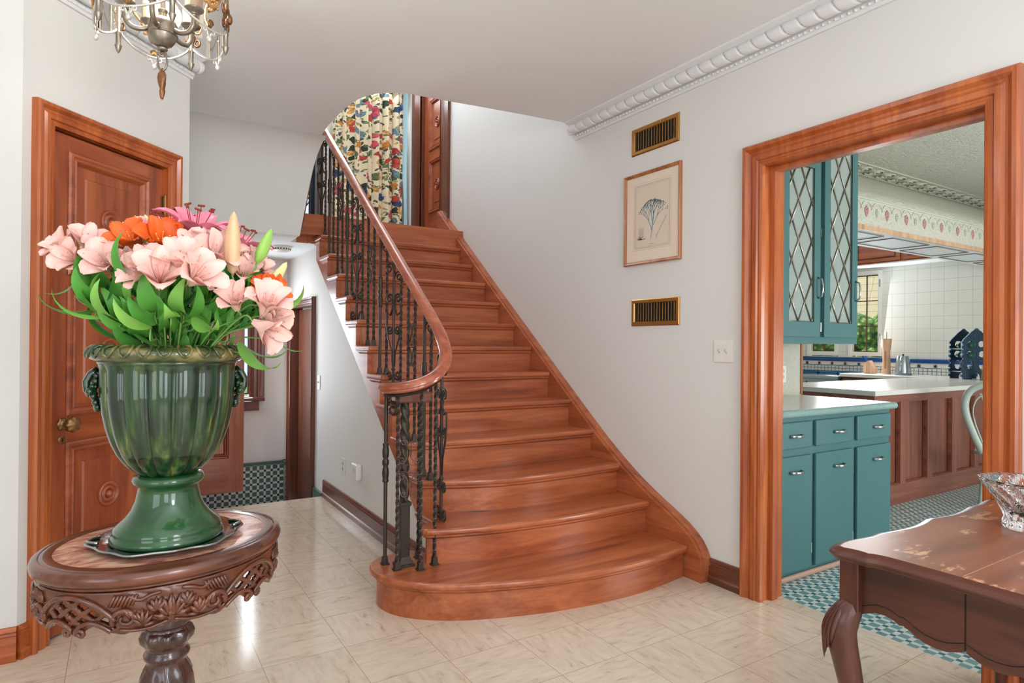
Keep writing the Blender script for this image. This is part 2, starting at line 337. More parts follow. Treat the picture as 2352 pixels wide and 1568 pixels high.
def m_floral():
    m, nt, b = newmat('floral_cloth'); L = nt.links
    tc = nt.nodes.new('ShaderNodeTexCoord'); mp = nt.nodes.new('ShaderNodeMapping'); mp.inputs['Scale'].default_value = (1, 0.001, 1)
    L.new(tc.outputs['UV'], mp.inputs['Vector'])
    src = tc.outputs['UV']
    nz = N(nt, 'ShaderNodeTexNoise', Scale=9.0, Detail=3.0); L.new(src, nz.inputs['Vector'])
    dm = nt.nodes.new('ShaderNodeVectorMath'); dm.operation = 'SCALE'; dm.inputs['Scale'].default_value = 0.16; L.new(nz.outputs['Color'], dm.inputs[0])
    ad = nt.nodes.new('ShaderNodeVectorMath'); ad.operation = 'ADD'; L.new(src, ad.inputs[0]); L.new(dm.outputs[0], ad.inputs[1])
    base = srgb(240, 228, 196)
    cur = None
    def layer(prev, scale, thr, stops, soft=0.03, off=0.0, useid=True):
        of = nt.nodes.new('ShaderNodeVectorMath'); of.operation = 'ADD'; of.inputs[1].default_value = (off, off * 1.7, 0); L.new(ad.outputs[0], of.inputs[0])
        v = N(nt, 'ShaderNodeTexVoronoi', Scale=scale, Randomness=1.0); L.new(of.outputs[0], v.inputs['Vector'])
        sp = nt.nodes.new('ShaderNodeSeparateColor'); L.new(v.outputs['Color'], sp.inputs[0])
        cr = nt.nodes.new('ShaderNodeValToRGB'); cr.color_ramp.interpolation = 'CONSTANT'
        el = cr.color_ramp.elements; el[0].position = 0; el[0].color = stops[0]; el[1].position = 1 - 1 / len(stops); el[1].color = stops[-1]
        for i in range(1, len(stops) - 1):
            e = el.new(i / len(stops)); e.color = stops[i]
        L.new(sp.outputs[0], cr.inputs[0])
        # petal like shading inside each bloom
        n2 = N(nt, 'ShaderNodeTexNoise', Scale=scale * 5, Detail=2.0); L.new(ad.outputs[0], n2.inputs['Vector'])
        sh = N(nt, 'ShaderNodeMix', data_type='RGBA', blend_type='MULTIPLY'); sh.inputs[0].default_value = 0.8
        rr = ramp(nt, [(0.35, (0.35, 0.35, 0.38, 1)), (0.6, (1.15, 1.1, 1.05, 1))]); L.new(n2.outputs['Fac'], rr.inputs[0])
        L.new(cr.outputs[0], sh.inputs[6]); L.new(rr.outputs[0], sh.inputs[7])
        mr = N(nt, 'ShaderNodeMapRange'); mr.inputs['From Min'].default_value = thr; mr.inputs['From Max'].default_value = thr + soft; mr.inputs['To Min'].default_value = 1; mr.inputs['To Max'].default_value = 0
        # only a part of the cells carry a bloom
        keep = N(nt, 'ShaderNodeMath', operation='GREATER_THAN'); keep.inputs[1].default_value = 0.35 if useid else 0.0; L.new(sp.outputs[1], keep.inputs[0])
        mu = N(nt, 'ShaderNodeMath', operation='MULTIPLY')
        L.new(v.outputs['Distance'], mr.inputs['Value']); L.new(mr.outputs[0], mu.inputs[0]); L.new(keep.outputs[0], mu.inputs[1])
        mx = N(nt, 'ShaderNodeMix', data_type='RGBA'); L.new(mu.outputs[0], mx.inputs[0])
        if prev is None: mx.inputs[6].default_value = base
        else: L.new(prev, mx.inputs[6])
        L.new(sh.outputs[2], mx.inputs[7]); return mx.outputs[2]
    cur = layer(cur, 24.0, 0.44, [srgb(126, 146, 96), srgb(84, 98, 80), srgb(170, 172, 118), srgb(88, 88, 84)], off=3.1)
    cur = layer(cur, 12.0, 0.42, [srgb(104, 128, 88), srgb(226, 170, 96), srgb(120, 152, 168), srgb(50, 70, 56)], off=7.7)
    cur = layer(cur, 7.5, 0.36, [srgb(206, 84, 72), srgb(46, 84, 138), srgb(210, 96, 112), srgb(224, 150, 70), srgb(196, 72, 66)], off=0.3)
    L.new(cur, b.inputs['Base Color']); b.inputs['Roughness'].default_value = 0.75
m_floral()
def m_glass_tex():
    m, nt, b = newmat('obscure_glass'); L = nt.links
    tc = nt.nodes.new('ShaderNodeTexCoord')
    n = N(nt, 'ShaderNodeTexNoise', Scale=24.0, Detail=3.0); L.new(tc.outputs['Object'], n.inputs['Vector'])
    bp = N(nt, 'ShaderNodeBump', Strength=0.5, Distance=0.01); L.new(n.outputs['Fac'], bp.inputs['Height']); L.new(bp.outputs[0], b.inputs['Normal'])
    b.inputs['Base Color'].default_value = srgb(190, 205, 200); b.inputs['Roughness'].default_value = 0.2; b.inputs['Transmission Weight'].default_value = 0.35
m_glass_tex()
def m_foliage():
    m, nt, b = newmat('hedge'); L = nt.links
    tc = nt.nodes.new('ShaderNodeTexCoord')
    n = N(nt, 'ShaderNodeTexVoronoi', Scale=14.0); L.new(tc.outputs['Object'], n.inputs['Vector'])
    r = ramp(nt, [(0.1, srgb(196, 214, 130)), (0.4, srgb(110, 150, 62)), (0.8, srgb(40, 70, 30))]); L.new(n.outputs['Distance'], r.inputs[0])
    L.new(r.outputs[0], b.inputs['Base Color']); b.inputs['Roughness'].default_value = 0.8
m_foliage()

# ------------------------------------------------------------------ mesh helpers
class MB:
    def __init__(s): s.v = []; s.f = []
    def add(s, vs, fs):
        o = len(s.v); s.v += [tuple(p) for p in vs]; s.f += [tuple(i + o for i in f) for f in fs]; return s
    def box(s, x0, y0, z0, x1, y1, z1):
        vs = [(x, y, z) for z in (z0, z1) for y in (y0, y1) for x in (x0, x1)]
        return s.add(vs, [(0, 2, 3, 1), (4, 5, 7, 6), (0, 1, 5, 4), (1, 3, 7, 5), (3, 2, 6, 7), (2, 0, 4, 6)])
    def obox(s, c, ux, uy, uz, hx, hy, hz):
        c, ux, uy, uz = Vector(c), Vector(ux).normalized(), Vector(uy).normalized(), Vector(uz).normalized()
        vs = [c + ux * (sx * hx) + uy * (sy * hy) + uz * (sz * hz) for sz in (-1, 1) for sy in (-1, 1) for sx in (-1, 1)]
        return s.add(vs, [(0, 2, 3, 1), (4, 5, 7, 6), (0, 1, 5, 4), (1, 3, 7, 5), (3, 2, 6, 7), (2, 0, 4, 6)])
    def prism(s, poly, fn0, fn1):
        n = len(poly); vs = [fn0(p) for p in poly] + [fn1(p) for p in poly]
        fs = [tuple(reversed(range(n))), tuple(range(n, 2 * n))] + [(i, (i + 1) % n, (i + 1) % n + n, i + n) for i in range(n)]
        return s.add(vs, fs)
    def prism_z(s, poly, z0, z1): return s.prism(poly, lambda p: (p[0], p[1], z0), lambda p: (p[0], p[1], z1))
    def prism_x(s, poly, x0, x1): return s.prism(poly, lambda p: (x0, p[0], p[1]), lambda p: (x1, p[0], p[1]))
    def prism_y(s, poly, y0, y1): return s.prism(poly, lambda p: (p[0], y0, p[1]), lambda p: (p[0], y1, p[1]))
    def lathe(s, prof, c=(0, 0, 0), seg=32, rf=None, ax=None, cap=True):
        """prof: (radius, height); rf(theta, k, r) optional radius change; ax: axis vector"""
        c = Vector(c); q = Vector((0, 0, 1)).rotation_difference(Vector(ax).normalized()) if ax is not None else None
        vs = []; n = len(prof)
        for k, (r, h) in enumerate(prof):
            for j in range(seg):
                t = 2 * PI * j / seg; rr = rf(t, k, r) if rf else r
                p = Vector((rr * math.cos(t), rr * math.sin(t), h))
                if q: p = q @ p
                vs.append(c + p)
        fs = [(k * seg + j, k * seg + (j + 1) % seg, (k + 1) * seg + (j + 1) % seg, (k + 1) * seg + j) for k in range(n - 1) for j in range(seg)]
        if cap:
            if prof[0][0] > 1e-5: fs.append(tuple(reversed(range(seg))))
            if prof[-1][0] > 1e-5: fs.append(tuple(range((n - 1) * seg, n * seg)))
        return s.add(vs, fs)
    def tube(s, path, r, seg=8, rs=None, cap=True, closed=False, twist=None, sq=False, flat=None):
        path = [Vector(p) for p in path]; n = len(path); vs = []
        tan = []
        for i in range(n):
            if closed: a, b = path[i - 1], path[(i + 1) % n]
            else: a, b = path[max(0, i - 1)], path[min(n - 1, i + 1)]
            t = (b - a); tan.append(t.normalized() if t.length > 1e-9 else Vector((0, 0, 1)))
        ref = Vector((0, 0, 1)) if abs(tan[0].z) < 0.9 else Vector((1, 0, 0))
        nrm = tan[0].cross(ref).normalized()
        for i in range(n):
            if i: nrm = (nrm - tan[i] * nrm.dot(tan[i])); nrm = nrm.normalized() if nrm.length > 1e-9 else tan[i].orthogonal().normalized()
            bi = tan[i].cross(nrm)
            rr = rs[i] if rs else r; tw = twist * i if twist else 0
            for j in range(seg):
                a = 2 * PI * (j + (0.5 if sq else 0)) / seg + tw
                ca, sa = math.cos(a), math.sin(a)
                if flat: vs.append(path[i] + nrm * (ca * rr * flat[0]) + bi * (sa * rr * flat[1]))
                else: vs.append(path[i] + nrm * (ca * rr) + bi * (sa * rr))
        fs = [(k * seg + j, k * seg + (j + 1) % seg, (k + 1) * seg + (j + 1) % seg, (k + 1) * seg + j) for k in range(n - 1) for j in range(seg)]
        if closed: fs += [((n - 1) * seg + j, (n - 1) * seg + (j + 1) % seg, (j + 1) % seg, j) for j in range(seg)]
        elif cap: fs += [tuple(reversed(range(seg))), tuple(range((n - 1) * seg, n * seg))]
        return s.add(vs, fs)
    def sphere(s, c, r, seg=10, rings=6, sc_=(1, 1, 1)):
        c = Vector(c); prof = []
        vs = []
        for k in range(rings + 1):
            a = -PI / 2 + PI * k / rings
            for j in range(seg):
                t = 2 * PI * j / seg
                vs.append((c.x + r * sc_[0] * math.cos(a) * math.cos(t), c.y + r * sc_[1] * math.cos(a) * math.sin(t), c.z + r * sc_[2] * math.sin(a)))
        fs = [(k * seg + j, k * seg + (j + 1) % seg, (k + 1) * seg + (j + 1) % seg, (k + 1) * seg + j) for k in range(rings) for j in range(seg)]
        return s.add(vs, fs)
    def sheet(s, rows, closed=False):
        """rows of equal length point lists -> quad grid"""
        n, m_ = len(rows), len(rows[0]); vs = [p for r in rows for p in r]
        fs = [(i * m_ + j, i * m_ + j + 1, (i + 1) * m_ + j + 1, (i + 1) * m_ + j) for i in range(n - 1) for j in range(m_ - 1)]
        if closed: fs += [(i * m_ + m_ - 1, i * m_, (i + 1) * m_, (i + 1) * m_ + m_ - 1) for i in range(n - 1)]
        return s.add(vs, fs)
    def frame(s, a0, a1, z0, z1, prof, mp, closed=False):
        """mitred frame round an opening; prof (outward, depth); mp(a, z, d) -> point"""
        loops = []
        for u, d in prof:
            pts = [(a0 - u, z0 - (u if closed else 0)), (a0 - u, z1 + u), (a1 + u, z1 + u), (a1 + u, z0 - (u if closed else 0))]
            loops.append([mp(a, z, d) for a, z in pts])
        n = 4; vs = [p for l in loops for p in l]; fs = []
        for k in range(len(loops) - 1):
            for j in range(4 if closed else 3):
                fs.append((k * 4 + j, k * 4 + (j + 1) % 4, (k + 1) * 4 + (j + 1) % 4, (k + 1) * 4 + j))
        if not closed:
            fs.append(tuple(k * 4 for k in range(len(loops)))); fs.append(tuple(k * 4 + 3 for k in range(len(loops))))
        return s.add(vs, fs)
    def build(s, name, mat, parent=None, smooth=False, bevel=0, bseg=2, local=False, angle=None, subsurf=0, solid=0, recalc=True):
        me = bpy.data.meshes.new(name); me.from_pydata(s.v, [], s.f); me.update()
        if recalc:
            bm = bmesh.new(); bm.from_mesh(me); bmesh.ops.remove_doubles(bm, verts=bm.verts, dist=1e-5); bmesh.ops.recalc_face_normals(bm, faces=bm.faces); bm.to_mesh(me); bm.free()
        me.materials.append(MATS[mat] if isinstance(mat, str) else mat)
        o = bpy.data.objects.new(name, me); COL.objects.link(o)
        if smooth:
            for p in me.polygons: p.use_smooth = True
        if parent is not None:
            o.parent = parent
            if not local: o.matrix_parent_inverse = parent_inv(parent)
        if solid:
            md = o.modifiers.new('solid', 'SOLIDIFY'); md.thickness = solid; md.offset = 0
        if bevel:
            md = o.modifiers.new('bevel', 'BEVEL'); md.width = bevel; md.segments = bseg; md.limit_method = 'ANGLE'; md.angle_limit = 0.6; md.harden_normals = False
        if subsurf:
            md = o.modifiers.new('sub', 'SUBSURF'); md.levels = subsurf; md.render_levels = subsurf
        if smooth and angle:
            me.set_sharp_from_angle(angle=angle)
        return o
def wm(o):
    m = Matrix.Translation(o.location) @ o.rotation_euler.to_matrix().to_4x4()
    m = m @ Matrix.Diagonal((*o.scale, 1))
    if o.parent: m = wm(o.parent) @ o.matrix_parent_inverse @ m
    return m
def parent_inv(p): return wm(p).inverted()
def tag(o, label=None, cat=None, group=None, kind=None):
    if label: o['label'] = label
    if cat: o['category'] = cat
    if group: o['group'] = group
    if kind: o['kind'] = kind
    return o
def thing(name, label, cat, loc=(0, 0, 0), rz=0, group=None):
    o = bpy.data.objects.new(name, None); COL.objects.link(o); o.location = loc; o.rotation_euler = (0, 0, rz); o.empty_display_size = 0.05
    return tag(o, label, cat, group)
def struct(o): o['kind'] = 'structure'; return o
def copy_tree(o, parent=None):
    c = o.copy(); COL.objects.link(c)
    if parent is not None: c.parent = parent
    for ch in list(o.children): copy_tree(ch, c)
    return c
def lerp(a, b, t): return a + (b - a) * t
def arc(cx, cy, r, a0, a1, n): return [(cx + r * math.cos(lerp(a0, a1, i / n)), cy + r * math.sin(lerp(a0, a1, i / n))) for i in range(n + 1)]
def catmull(pts, n=6):
    P = [Vector(p) for p in pts]; P = [P[0] * 2 - P[1]] + P + [P[-1] * 2 - P[-2]]; out = []
    for i in range(1, len(P) - 2):
        for k in range(n):
            t = k / n; a, b, c, d = P[i - 1], P[i], P[i + 1], P[i + 2]
            out.append(0.5 * ((2 * b) + (c - a) * t + (2 * a - 5 * b + 4 * c - d) * t * t + (3 * b - a - 3 * c + d) * t ** 3))
    out.append(P[-2]); return out

# ------------------------------------------------------------------ constants of the place
WX = 2.7655          # stair wall plane
CZ = 2.88            # hall ceiling
RISE, RUN, Y1 = 0.18242, 0.24216, 2.5329
XR, XL = 2.69, 1.389 # tread ends
LZ = 13 * RISE       # landing level
def nose_y(i): return Y1 + (i - 1) * RUN
def nose_z(y): return RISE * (1 + (y - Y1) / RUN)

CASING = [(0.0, 0.0), (0.0, 0.018), (0.012, 0.022), (0.016, 0.016), (0.024, 0.016), (0.03, 0.024), (0.05, 0.026), (0.062, 0.02), (0.072, 0.022), (0.086, 0.036), (0.1, 0.038), (0.108, 0.03), (0.11, 0.0)]
def casing_prof(wd, th=1.0): return [(u / 0.11 * wd, d * th) for u, d in CASING]
BASEB = [(0.0, 0.0), (0.024, 0.0), (0.024, 0.03), (0.016, 0.038), (0.014, 0.095), (0.017, 0.1), (0.013, 0.108), (0.017, 0.114), (0.01, 0.128), (0.0, 0.13)]
def run_profile(mb, p0, p1, prof, nrm):
    p0, p1, nrm = Vector(p0), Vector(p1), Vector(nrm).normalized()
    r0 = [p0 + nrm * d + Vector((0, 0, z)) for d, z in prof]; r1 = [p1 + nrm * d + Vector((0, 0, z)) for d, z in prof]
    mb.sheet([r0, r1]); n = len(prof)
    mb.add(r0, [tuple(range(n))]); mb.add(r1, [tuple(range(n))]); return mb

# ================================================================== SHELL
m = MB(); m.box(-2.6, -3.1, -0.12, 2.9, 3.25, 0.0); m.box(-0.6, 3.25, -0.12, 2.9, 4.0, 0); m.box(0.2, 4.0, -0.12, 2.9, 5.3, 0.0)
struct(m.build('floor', 'travertine_tile'))
m = MB(); m.box(2.9, -1.1, -0.12, 8.7, 6.2, -0.001)
struct(m.build('floor', 'kitchen_floor_tile'))
m = MB(); m.box(2.765, 1.04, -0.11, 2.905, 2.0, 0.004)
struct(m.build('trim_1', 'travertine_tile'))
# vestibule two steps down
m = MB(); m.box(0.2, 5.3, -0.5, 1.47, 6.75, -0.36); m.box(0.2, 5.302, -0.36, 1.46, 5.56, -0.18)
struct(m.build('floor', 'kitchen_floor_tile'))

# right wall with the kitchen opening; it runs on up the stairwell and stops at the landing door
m = MB()
y0, y1 = 1.04, 2.0
def wallblock(ya, yb, za, zb): m.box(WX, ya, za, WX + 0.13, yb, zb)
wallblock(-3.1, y0, 0, CZ + 0.3); wallblock(y0, y1, 2.215, CZ + 0.3); wallblock(y1, 3.5, 0, CZ + 0.3); wallblock(3.5, 5.74, 0, 5.1); wallblock(5.74, 6.62, 4.42, 5.1); wallblock(6.62, 6.8, LZ, 5.1); wallblock(5.74, 6.8, -0.5, LZ)
struct(m.build('wall_right', 'wall_paint'))

# hall ceiling with the curved stairwell opening
OPEN = [(WX, 3.56), (2.33, 3.60), (2.01, 3.64), (1.756, 3.675), (1.62, 3.69), (1.536, 3.70), (1.438, 3.745), (1.353, 3.825), (1.295, 3.96), (1.27, 4.18), (1.268, 4.53), (1.285, 4.8), (1.32, 5.05)]
OPEN_S = [tuple(p[:2]) for p in catmull([(x, y, 0) for x, y in OPEN[1:]], 4)]
OPEN_S = [OPEN[0]] + OPEN_S
m = MB()
low = [(p[0], p[1], CZ) for p in OPEN_S]; n = len(low)
# quads from the opening edge to outer boundary, built as strips
left_pts = []
for (x, y) in OPEN_S:
    pass
idx = max(range(n), key=lambda i: (OPEN_S[i][0] < 1.45) * 1 if False else -abs(OPEN_S[i][0] - 1.438))
front = OPEN_S[:idx + 1]; side = OPEN_S[idx:]
m.sheet([[(x, -3.1, CZ) for x, y in front], [(x, y, CZ) for x, y in front]])
m.sheet([[(-2.6, -3.1, CZ), (-2.6, side[0][1], CZ)], [(side[0][0], -3.1, CZ), (side[0][0], side[0][1], CZ)]])
m.sheet([[(0.0, y, CZ) for x, y in side], [(x, y, CZ) for x, y in side]])
m.sheet([[(-2.6, side[0][1], CZ), (-2.6, 5.05, CZ)], [(0.0, side[0][1], CZ), (0.0, 5.05, CZ)]])
# opening reveal going up
m.sheet([[(x, y, CZ) for x, y in OPEN_S], [(x, y, 5.1) for x, y in OPEN_S]])
struct(m.build('ceiling', 'ceiling_paint', recalc=False))
# roof over hall slab so that no light leaks
m = MB(); m.box(-2.7, -3.2, 3.1, 1.2, 6.9, 3.2); m.box(1.2, -3.2, 3.1, WX, 3.5, 3.2)
struct(m.build('ceiling', 'ceiling_paint'))
m = MB(); m.box(-0.2, 3.4, 5.0, 2.95, 7.0, 5.1)
struct(m.build('ceiling', 'ceiling_paint'))

# bulkhead wall over the vestibule, with slanted right edge beside the stairwell, blended into the ceiling by a cove
m = MB()
BK = 5.08
def bk_x(z): return 1.325 - (2.88 - z) * 0.177
rows = []
for k in range(9):
    a = (PI / 2) * k / 8; rr = 0.28
    yy = BK - rr + rr * math.sin(a); zz = CZ - rr + rr * math.cos(a)
    rows.append([(0.2, yy, zz), (0.7, yy, zz), (bk_x(zz), yy, zz)])
for zz in (2.4, 2.142): rows.append([(0.2, BK, zz), (0.7, BK, zz), (bk_x(zz), BK, zz)])
rows.append([(0.2, BK + 0.12, 2.142), (0.7, BK + 0.12, 2.142), (bk_x(2.142), BK + 0.12, 2.142)])
rows.append([(0.2, BK + 0.12, 3.1), (0.7, BK + 0.12, 3.1), (bk_x(2.88), BK + 0.12, 3.1)])
m.sheet(rows)
m.sheet([[(bk_x(2.142), BK, 2.142), (bk_x(2.142), BK + 0.12, 2.142)], [(bk_x(2.88), BK, 2.88), (bk_x(2.88), BK + 0.12, 2.88)]])
struct(m.build('wall_bulkhead', 'wall_paint', smooth=True, angle=0.6))
m = MB(); m.tube([(bk_x(2.20) + 0.004, BK + 0.01, 2.20), (bk_x(2.88) + 0.004, BK + 0.01, 2.90)], 0.007, 6)
struct(m.build('trim_2', 'dark_wood_Z'))

# left walls (octagonal hall): facet with the closet door
A = Vector((-0.348, 3.213, 0)); dx, dy = 0.687, 0.7267; ANG = math.atan2(dy, dx)
def lw(s, d, z): return (A.x + dx * s + dy * d, A.y + dy * s - dx * d, z)   # d toward the room
lwroot = None
m = MB()
def lwbox(s0, s1, z0, z1, t=0.12): m.prism([(s0, 0), (s1, 0), (s1, -t), (s0, -t)], lambda p: lw(p[0], p[1], z0), lambda p: lw(p[0], p[1], z1))
lwbox(0, 0.13, 0, CZ); lwbox(0.787, 0.965, 0, CZ); lwbox(0.13, 0.787, 2.215, CZ)
struct(m.build('wall_left_angled', 'wall_paint'))
m = MB(); m.box(-2.6, 3.213, 0, A.x, 3.33, CZ)
struct(m.build('wall_left_front', 'wall_paint'))
e = lw(0.965, 0, 0)
m = MB(); m.box(e[0] - 0.1, e[1], -0.5, e[0], 6.75, CZ)
struct(m.build('wall_left_passage', 'wall_paint'))
# side wall of the hall with a window, and rear wall with two windows
m = MB(); m.box(-2.7, -3.1, 0, -2.6, -1.4, CZ); m.box(-2.7, 0.2, 0, -2.6, 3.3, CZ); m.box(-2.7, -1.4, 0, -2.6, 0.2, 0.5); m.box(-2.7, -1.4, 2.45, -2.6, 0.2, CZ)
struct(m.build('wall_left_side', 'wall_paint'))
m = MB()
for a, b in ((-2.7, -1.55), (-0.25, 0.65), (1.95, 2.9)): m.box(a, -3.2, 0, b, -3.1, CZ)
for a, b in ((-1.55, -0.25), (0.65, 1.95)): m.box(a, -3.2, 0, b, -3.1, 0.35); m.box(a, -3.2, 2.5, b, -3.1, CZ)
struct(m.build('wall_rear', 'wall_paint'))

# under-stair wall (left face of the stair enclosure), top follows the stringer
def zlow(y): return 0.333 + 0.765 * (y - 3.268)
m = MB()
ux = 1.464
poly = [(3.02, 0.0), (5.3, 0.0), (5.3, -0.36), (5.64, -0.36), (5.64, 1.69), (6.6, 1.69), (6.6, -0.36), (6.75, -0.36), (6.75, 2.2), (5.6, 2.2), (3.02, zlow(3.02) + 0.12)]
m.prism_x(poly, ux, ux + 0.1)
struct(m.build('wall_under_stair', 'wall_paint'))
# landing floor, soffit of the vestibule, back wall
m = MB(); m.box(0.2, 5.2, 2.142, 1.2, 6.75, 2.20); m.box(1.2, nose_y(13) + 0.002, 2.142, ux, 6.75, 2.20)
struct(m.build('ceiling', 'ceiling_paint'))
m = MB(); m.box(0.2, 5.30, 2.20, WX + 0.9, 6.75, LZ - 0.002)
struct(m.build('floor', 'stair_wood_X'))
m = MB()
for (a, b, z0, z1) in ((0.2, 0.78, -0.5, 2.14), (0.78, 1.105, -0.5, 0.74), (0.78, 1.105, 2.06, 2.14), (1.105, 1.47, -0.5, 2.14)): m.box(a, 6.75, z0, b, 6.87, z1)
for (a, b, z0, z1) in ((0.2, 0.95, 2.14, 5.1), (0.95, 1.75, 2.14, 2.62), (0.95, 1.75, 4.4, 5.1), (1.75, WX, 2.14, 5.1)): m.box(a, 6.75, z0, b, 6.87, z1)
struct(m.build('wall_back', 'wall_paint'))
m = MB(); m.box(-0.2, 5.2, LZ, -0.1, 6.9, 5.1); m.box(-0.2, 5.2, 3.2, 1.3, 5.28, 5.1)
struct(m.build('wall_upstairs', 'wall_paint'))
# vestibule wainscot
m = MB(); m.box(0.2, 6.715, -0.36, 1.464, 6.75, 0.045)
struct(m.build('trim_3', 'wainscot_tile_x'))
m = MB(); m.box(0.2, 6.708, 0.045, 1.464, 6.75, 0.075); m.box(1.43, 6.62, 0.045, 1.464, 6.75, 0.075)
struct(m.build('trim_4', 'tile_cap'))
m = MB(); m.box(1.436, 6.62, -0.36, 1.464, 6.72, 0.045)
struct(m.build('trim_5', 'wainscot_tile_y'))
m = MB(); m.box(1.44, 5.31, -0.36, 1.464, 5.58, 0.02)
struct(m.build('trim_6', 'tile_cap'))

# baseboards
m = MB(); run_profile(m, (WX, -3.0, 0), (WX, 0.955, 0), BASEB, (-1, 0, 0)); run_profile(m, (WX, 2.115, 0), (WX, 2.33, 0), BASEB, (-1, 0, 0))
struct(m.build('baseboard_right', 'dark_wood_Y'))
m = MB(); run_profile(m, (ux, 3.0, 0), (ux, 5.295, 0), [(d, z * 1.1) for d, z in BASEB], (-1, 0, 0))
struct(m.build('baseboard_under_stair', 'dark_wood_Y'))
m = MB(); run_profile(m, (-2.6, 3.213, 0), (A.x, A.y, 0), [(d, z * 1.05) for d, z in BASEB], (0, -1, 0))
run_profile(m, lw(0, 0, 0), lw(0.065, 0, 0), [(d, z * 1.05) for d, z in BASEB], (dy, -dx, 0))
struct(m.build('baseboard_left', 'trim_wood_X'))

# rope cornice
def cornice(p0, p1, nrm, name):
    p0, p1, nrm = Vector(p0), Vector(p1), Vector(nrm).normalized(); L = (p1 - p0).length; t = (p1 - p0) / L; up = Vector((0, 0, 1))
    m = MB()
    base = [(0.0, -0.115), (0.012, -0.115), (0.014, -0.10), (0.022, -0.098), (0.024, -0.085), (0.018, -0.083), (0.02, -0.07), (0.07, -0.02), (0.098, -0.012), (0.104, -0.004), (0.104, 0.0), (0.0, 0.0)]
    m.sheet([[p0 + nrm * d + up * z for d, z in base], [p1 + nrm * d + up * z for d, z in base]])
    # rope
    c = nrm * 0.052 + up * (-0.052); R = 0.034; P = 0.085; steps = int(L / 0.0042); rows = []
    for i in range(steps + 1):
        s_ = L * i / steps; row = []
        for j in range(17):
            th = -0.25 * PI + (j / 16 - 0.5) * 1.25 * PI
            ph = (s_ / P + j / 16 * 0.6) % 1.0
            g = 1 - 0.26 * math.exp(-((ph - 0.5) / 0.045) ** 2) - 0.05 * (1 - math.sin(PI * ((ph + 0.5) % 1.0)))
            row.append(p0 + t * s_ + c + nrm * (R * g * math.cos(th)) + up * (R * g * math.sin(th)))
        rows.append(row)
    m.sheet(rows)
    # bead row
    nb = int(L / 0.03)
    for i in range(nb):
        m.sphere(p0 + t * (L * (i + 0.5) / nb) + nrm * 0.024 + up * -0.0925, 0.0075, 6, 4, (1, 1, 1))
    return m.build(name, 'white_plaster', smooth=True, angle=0.9)
struct(cornice((WX, 3.56, CZ), (WX, -3.0, CZ), (-1, 0, 0), 'trim_7'))
struct(cornice(lw(0.0, 0, CZ), lw(0.975, 0, CZ), (dy, -dx, 0), 'trim_8'))
struct(cornice((-2.5, 3.213, CZ), (A.x + 0.03, 3.213, CZ), (0, -1, 0), 'trim_9'))

# ------------------------------------------------------------------ kitchen door frame
m = MB(); m.frame(1.04, 2.0, 0.0, 2.215, casing_prof(0.115, 1.0), lambda a, z, d: (WX - d, a, z))
struct(m.build('trim_10', 'trim_wood_Z'))
# jamb lining with stops
jp = [(0.0, -0.024), (0.0, 0.0), (-0.004, 0.04), (-0.03, 0.04), (-0.03, 0.066), (-0.012, 0.07), (-0.012, 0.13), (0.0, 0.135)]
m = MB(); m.frame(1.04, 2.0, 0.0, 2.215, [(0.0, -0.02), (-0.004, 0.0), (-0.004, 0.045), (-0.026, 0.047), (-0.026, 0.09), (-0.012, 0.094), (-0.012, 0.145), (0.03, 0.145)], lambda a, z, d: (WX + d, a, z))
jb = struct(m.build('trim_11', 'trim_wood_Z'))
m = MB(); m.frame(1.04, 2.0, 0.0, 2.215, casing_prof(0.1, 0.8), lambda a, z, d: (WX + 0.13 + d, a, z))
struct(m.build('trim_12', 'trim_wood_Z'))
st = thing('strike_plate', 'small tarnished metal strike plate let into the kitchen doorway jamb', 'strike plate', (2.86, 1.985, 0.9))
m = MB(); m.box(2.825, 1.9855, 0.855, 2.85, 1.9885, 0.945); m.build('plate', 'old_brass', st)
m = MB(); m.box(2.832, 1.984, 0.87, 2.843, 1.9853, 0.895); m.build('latch_hole', 'black', st)

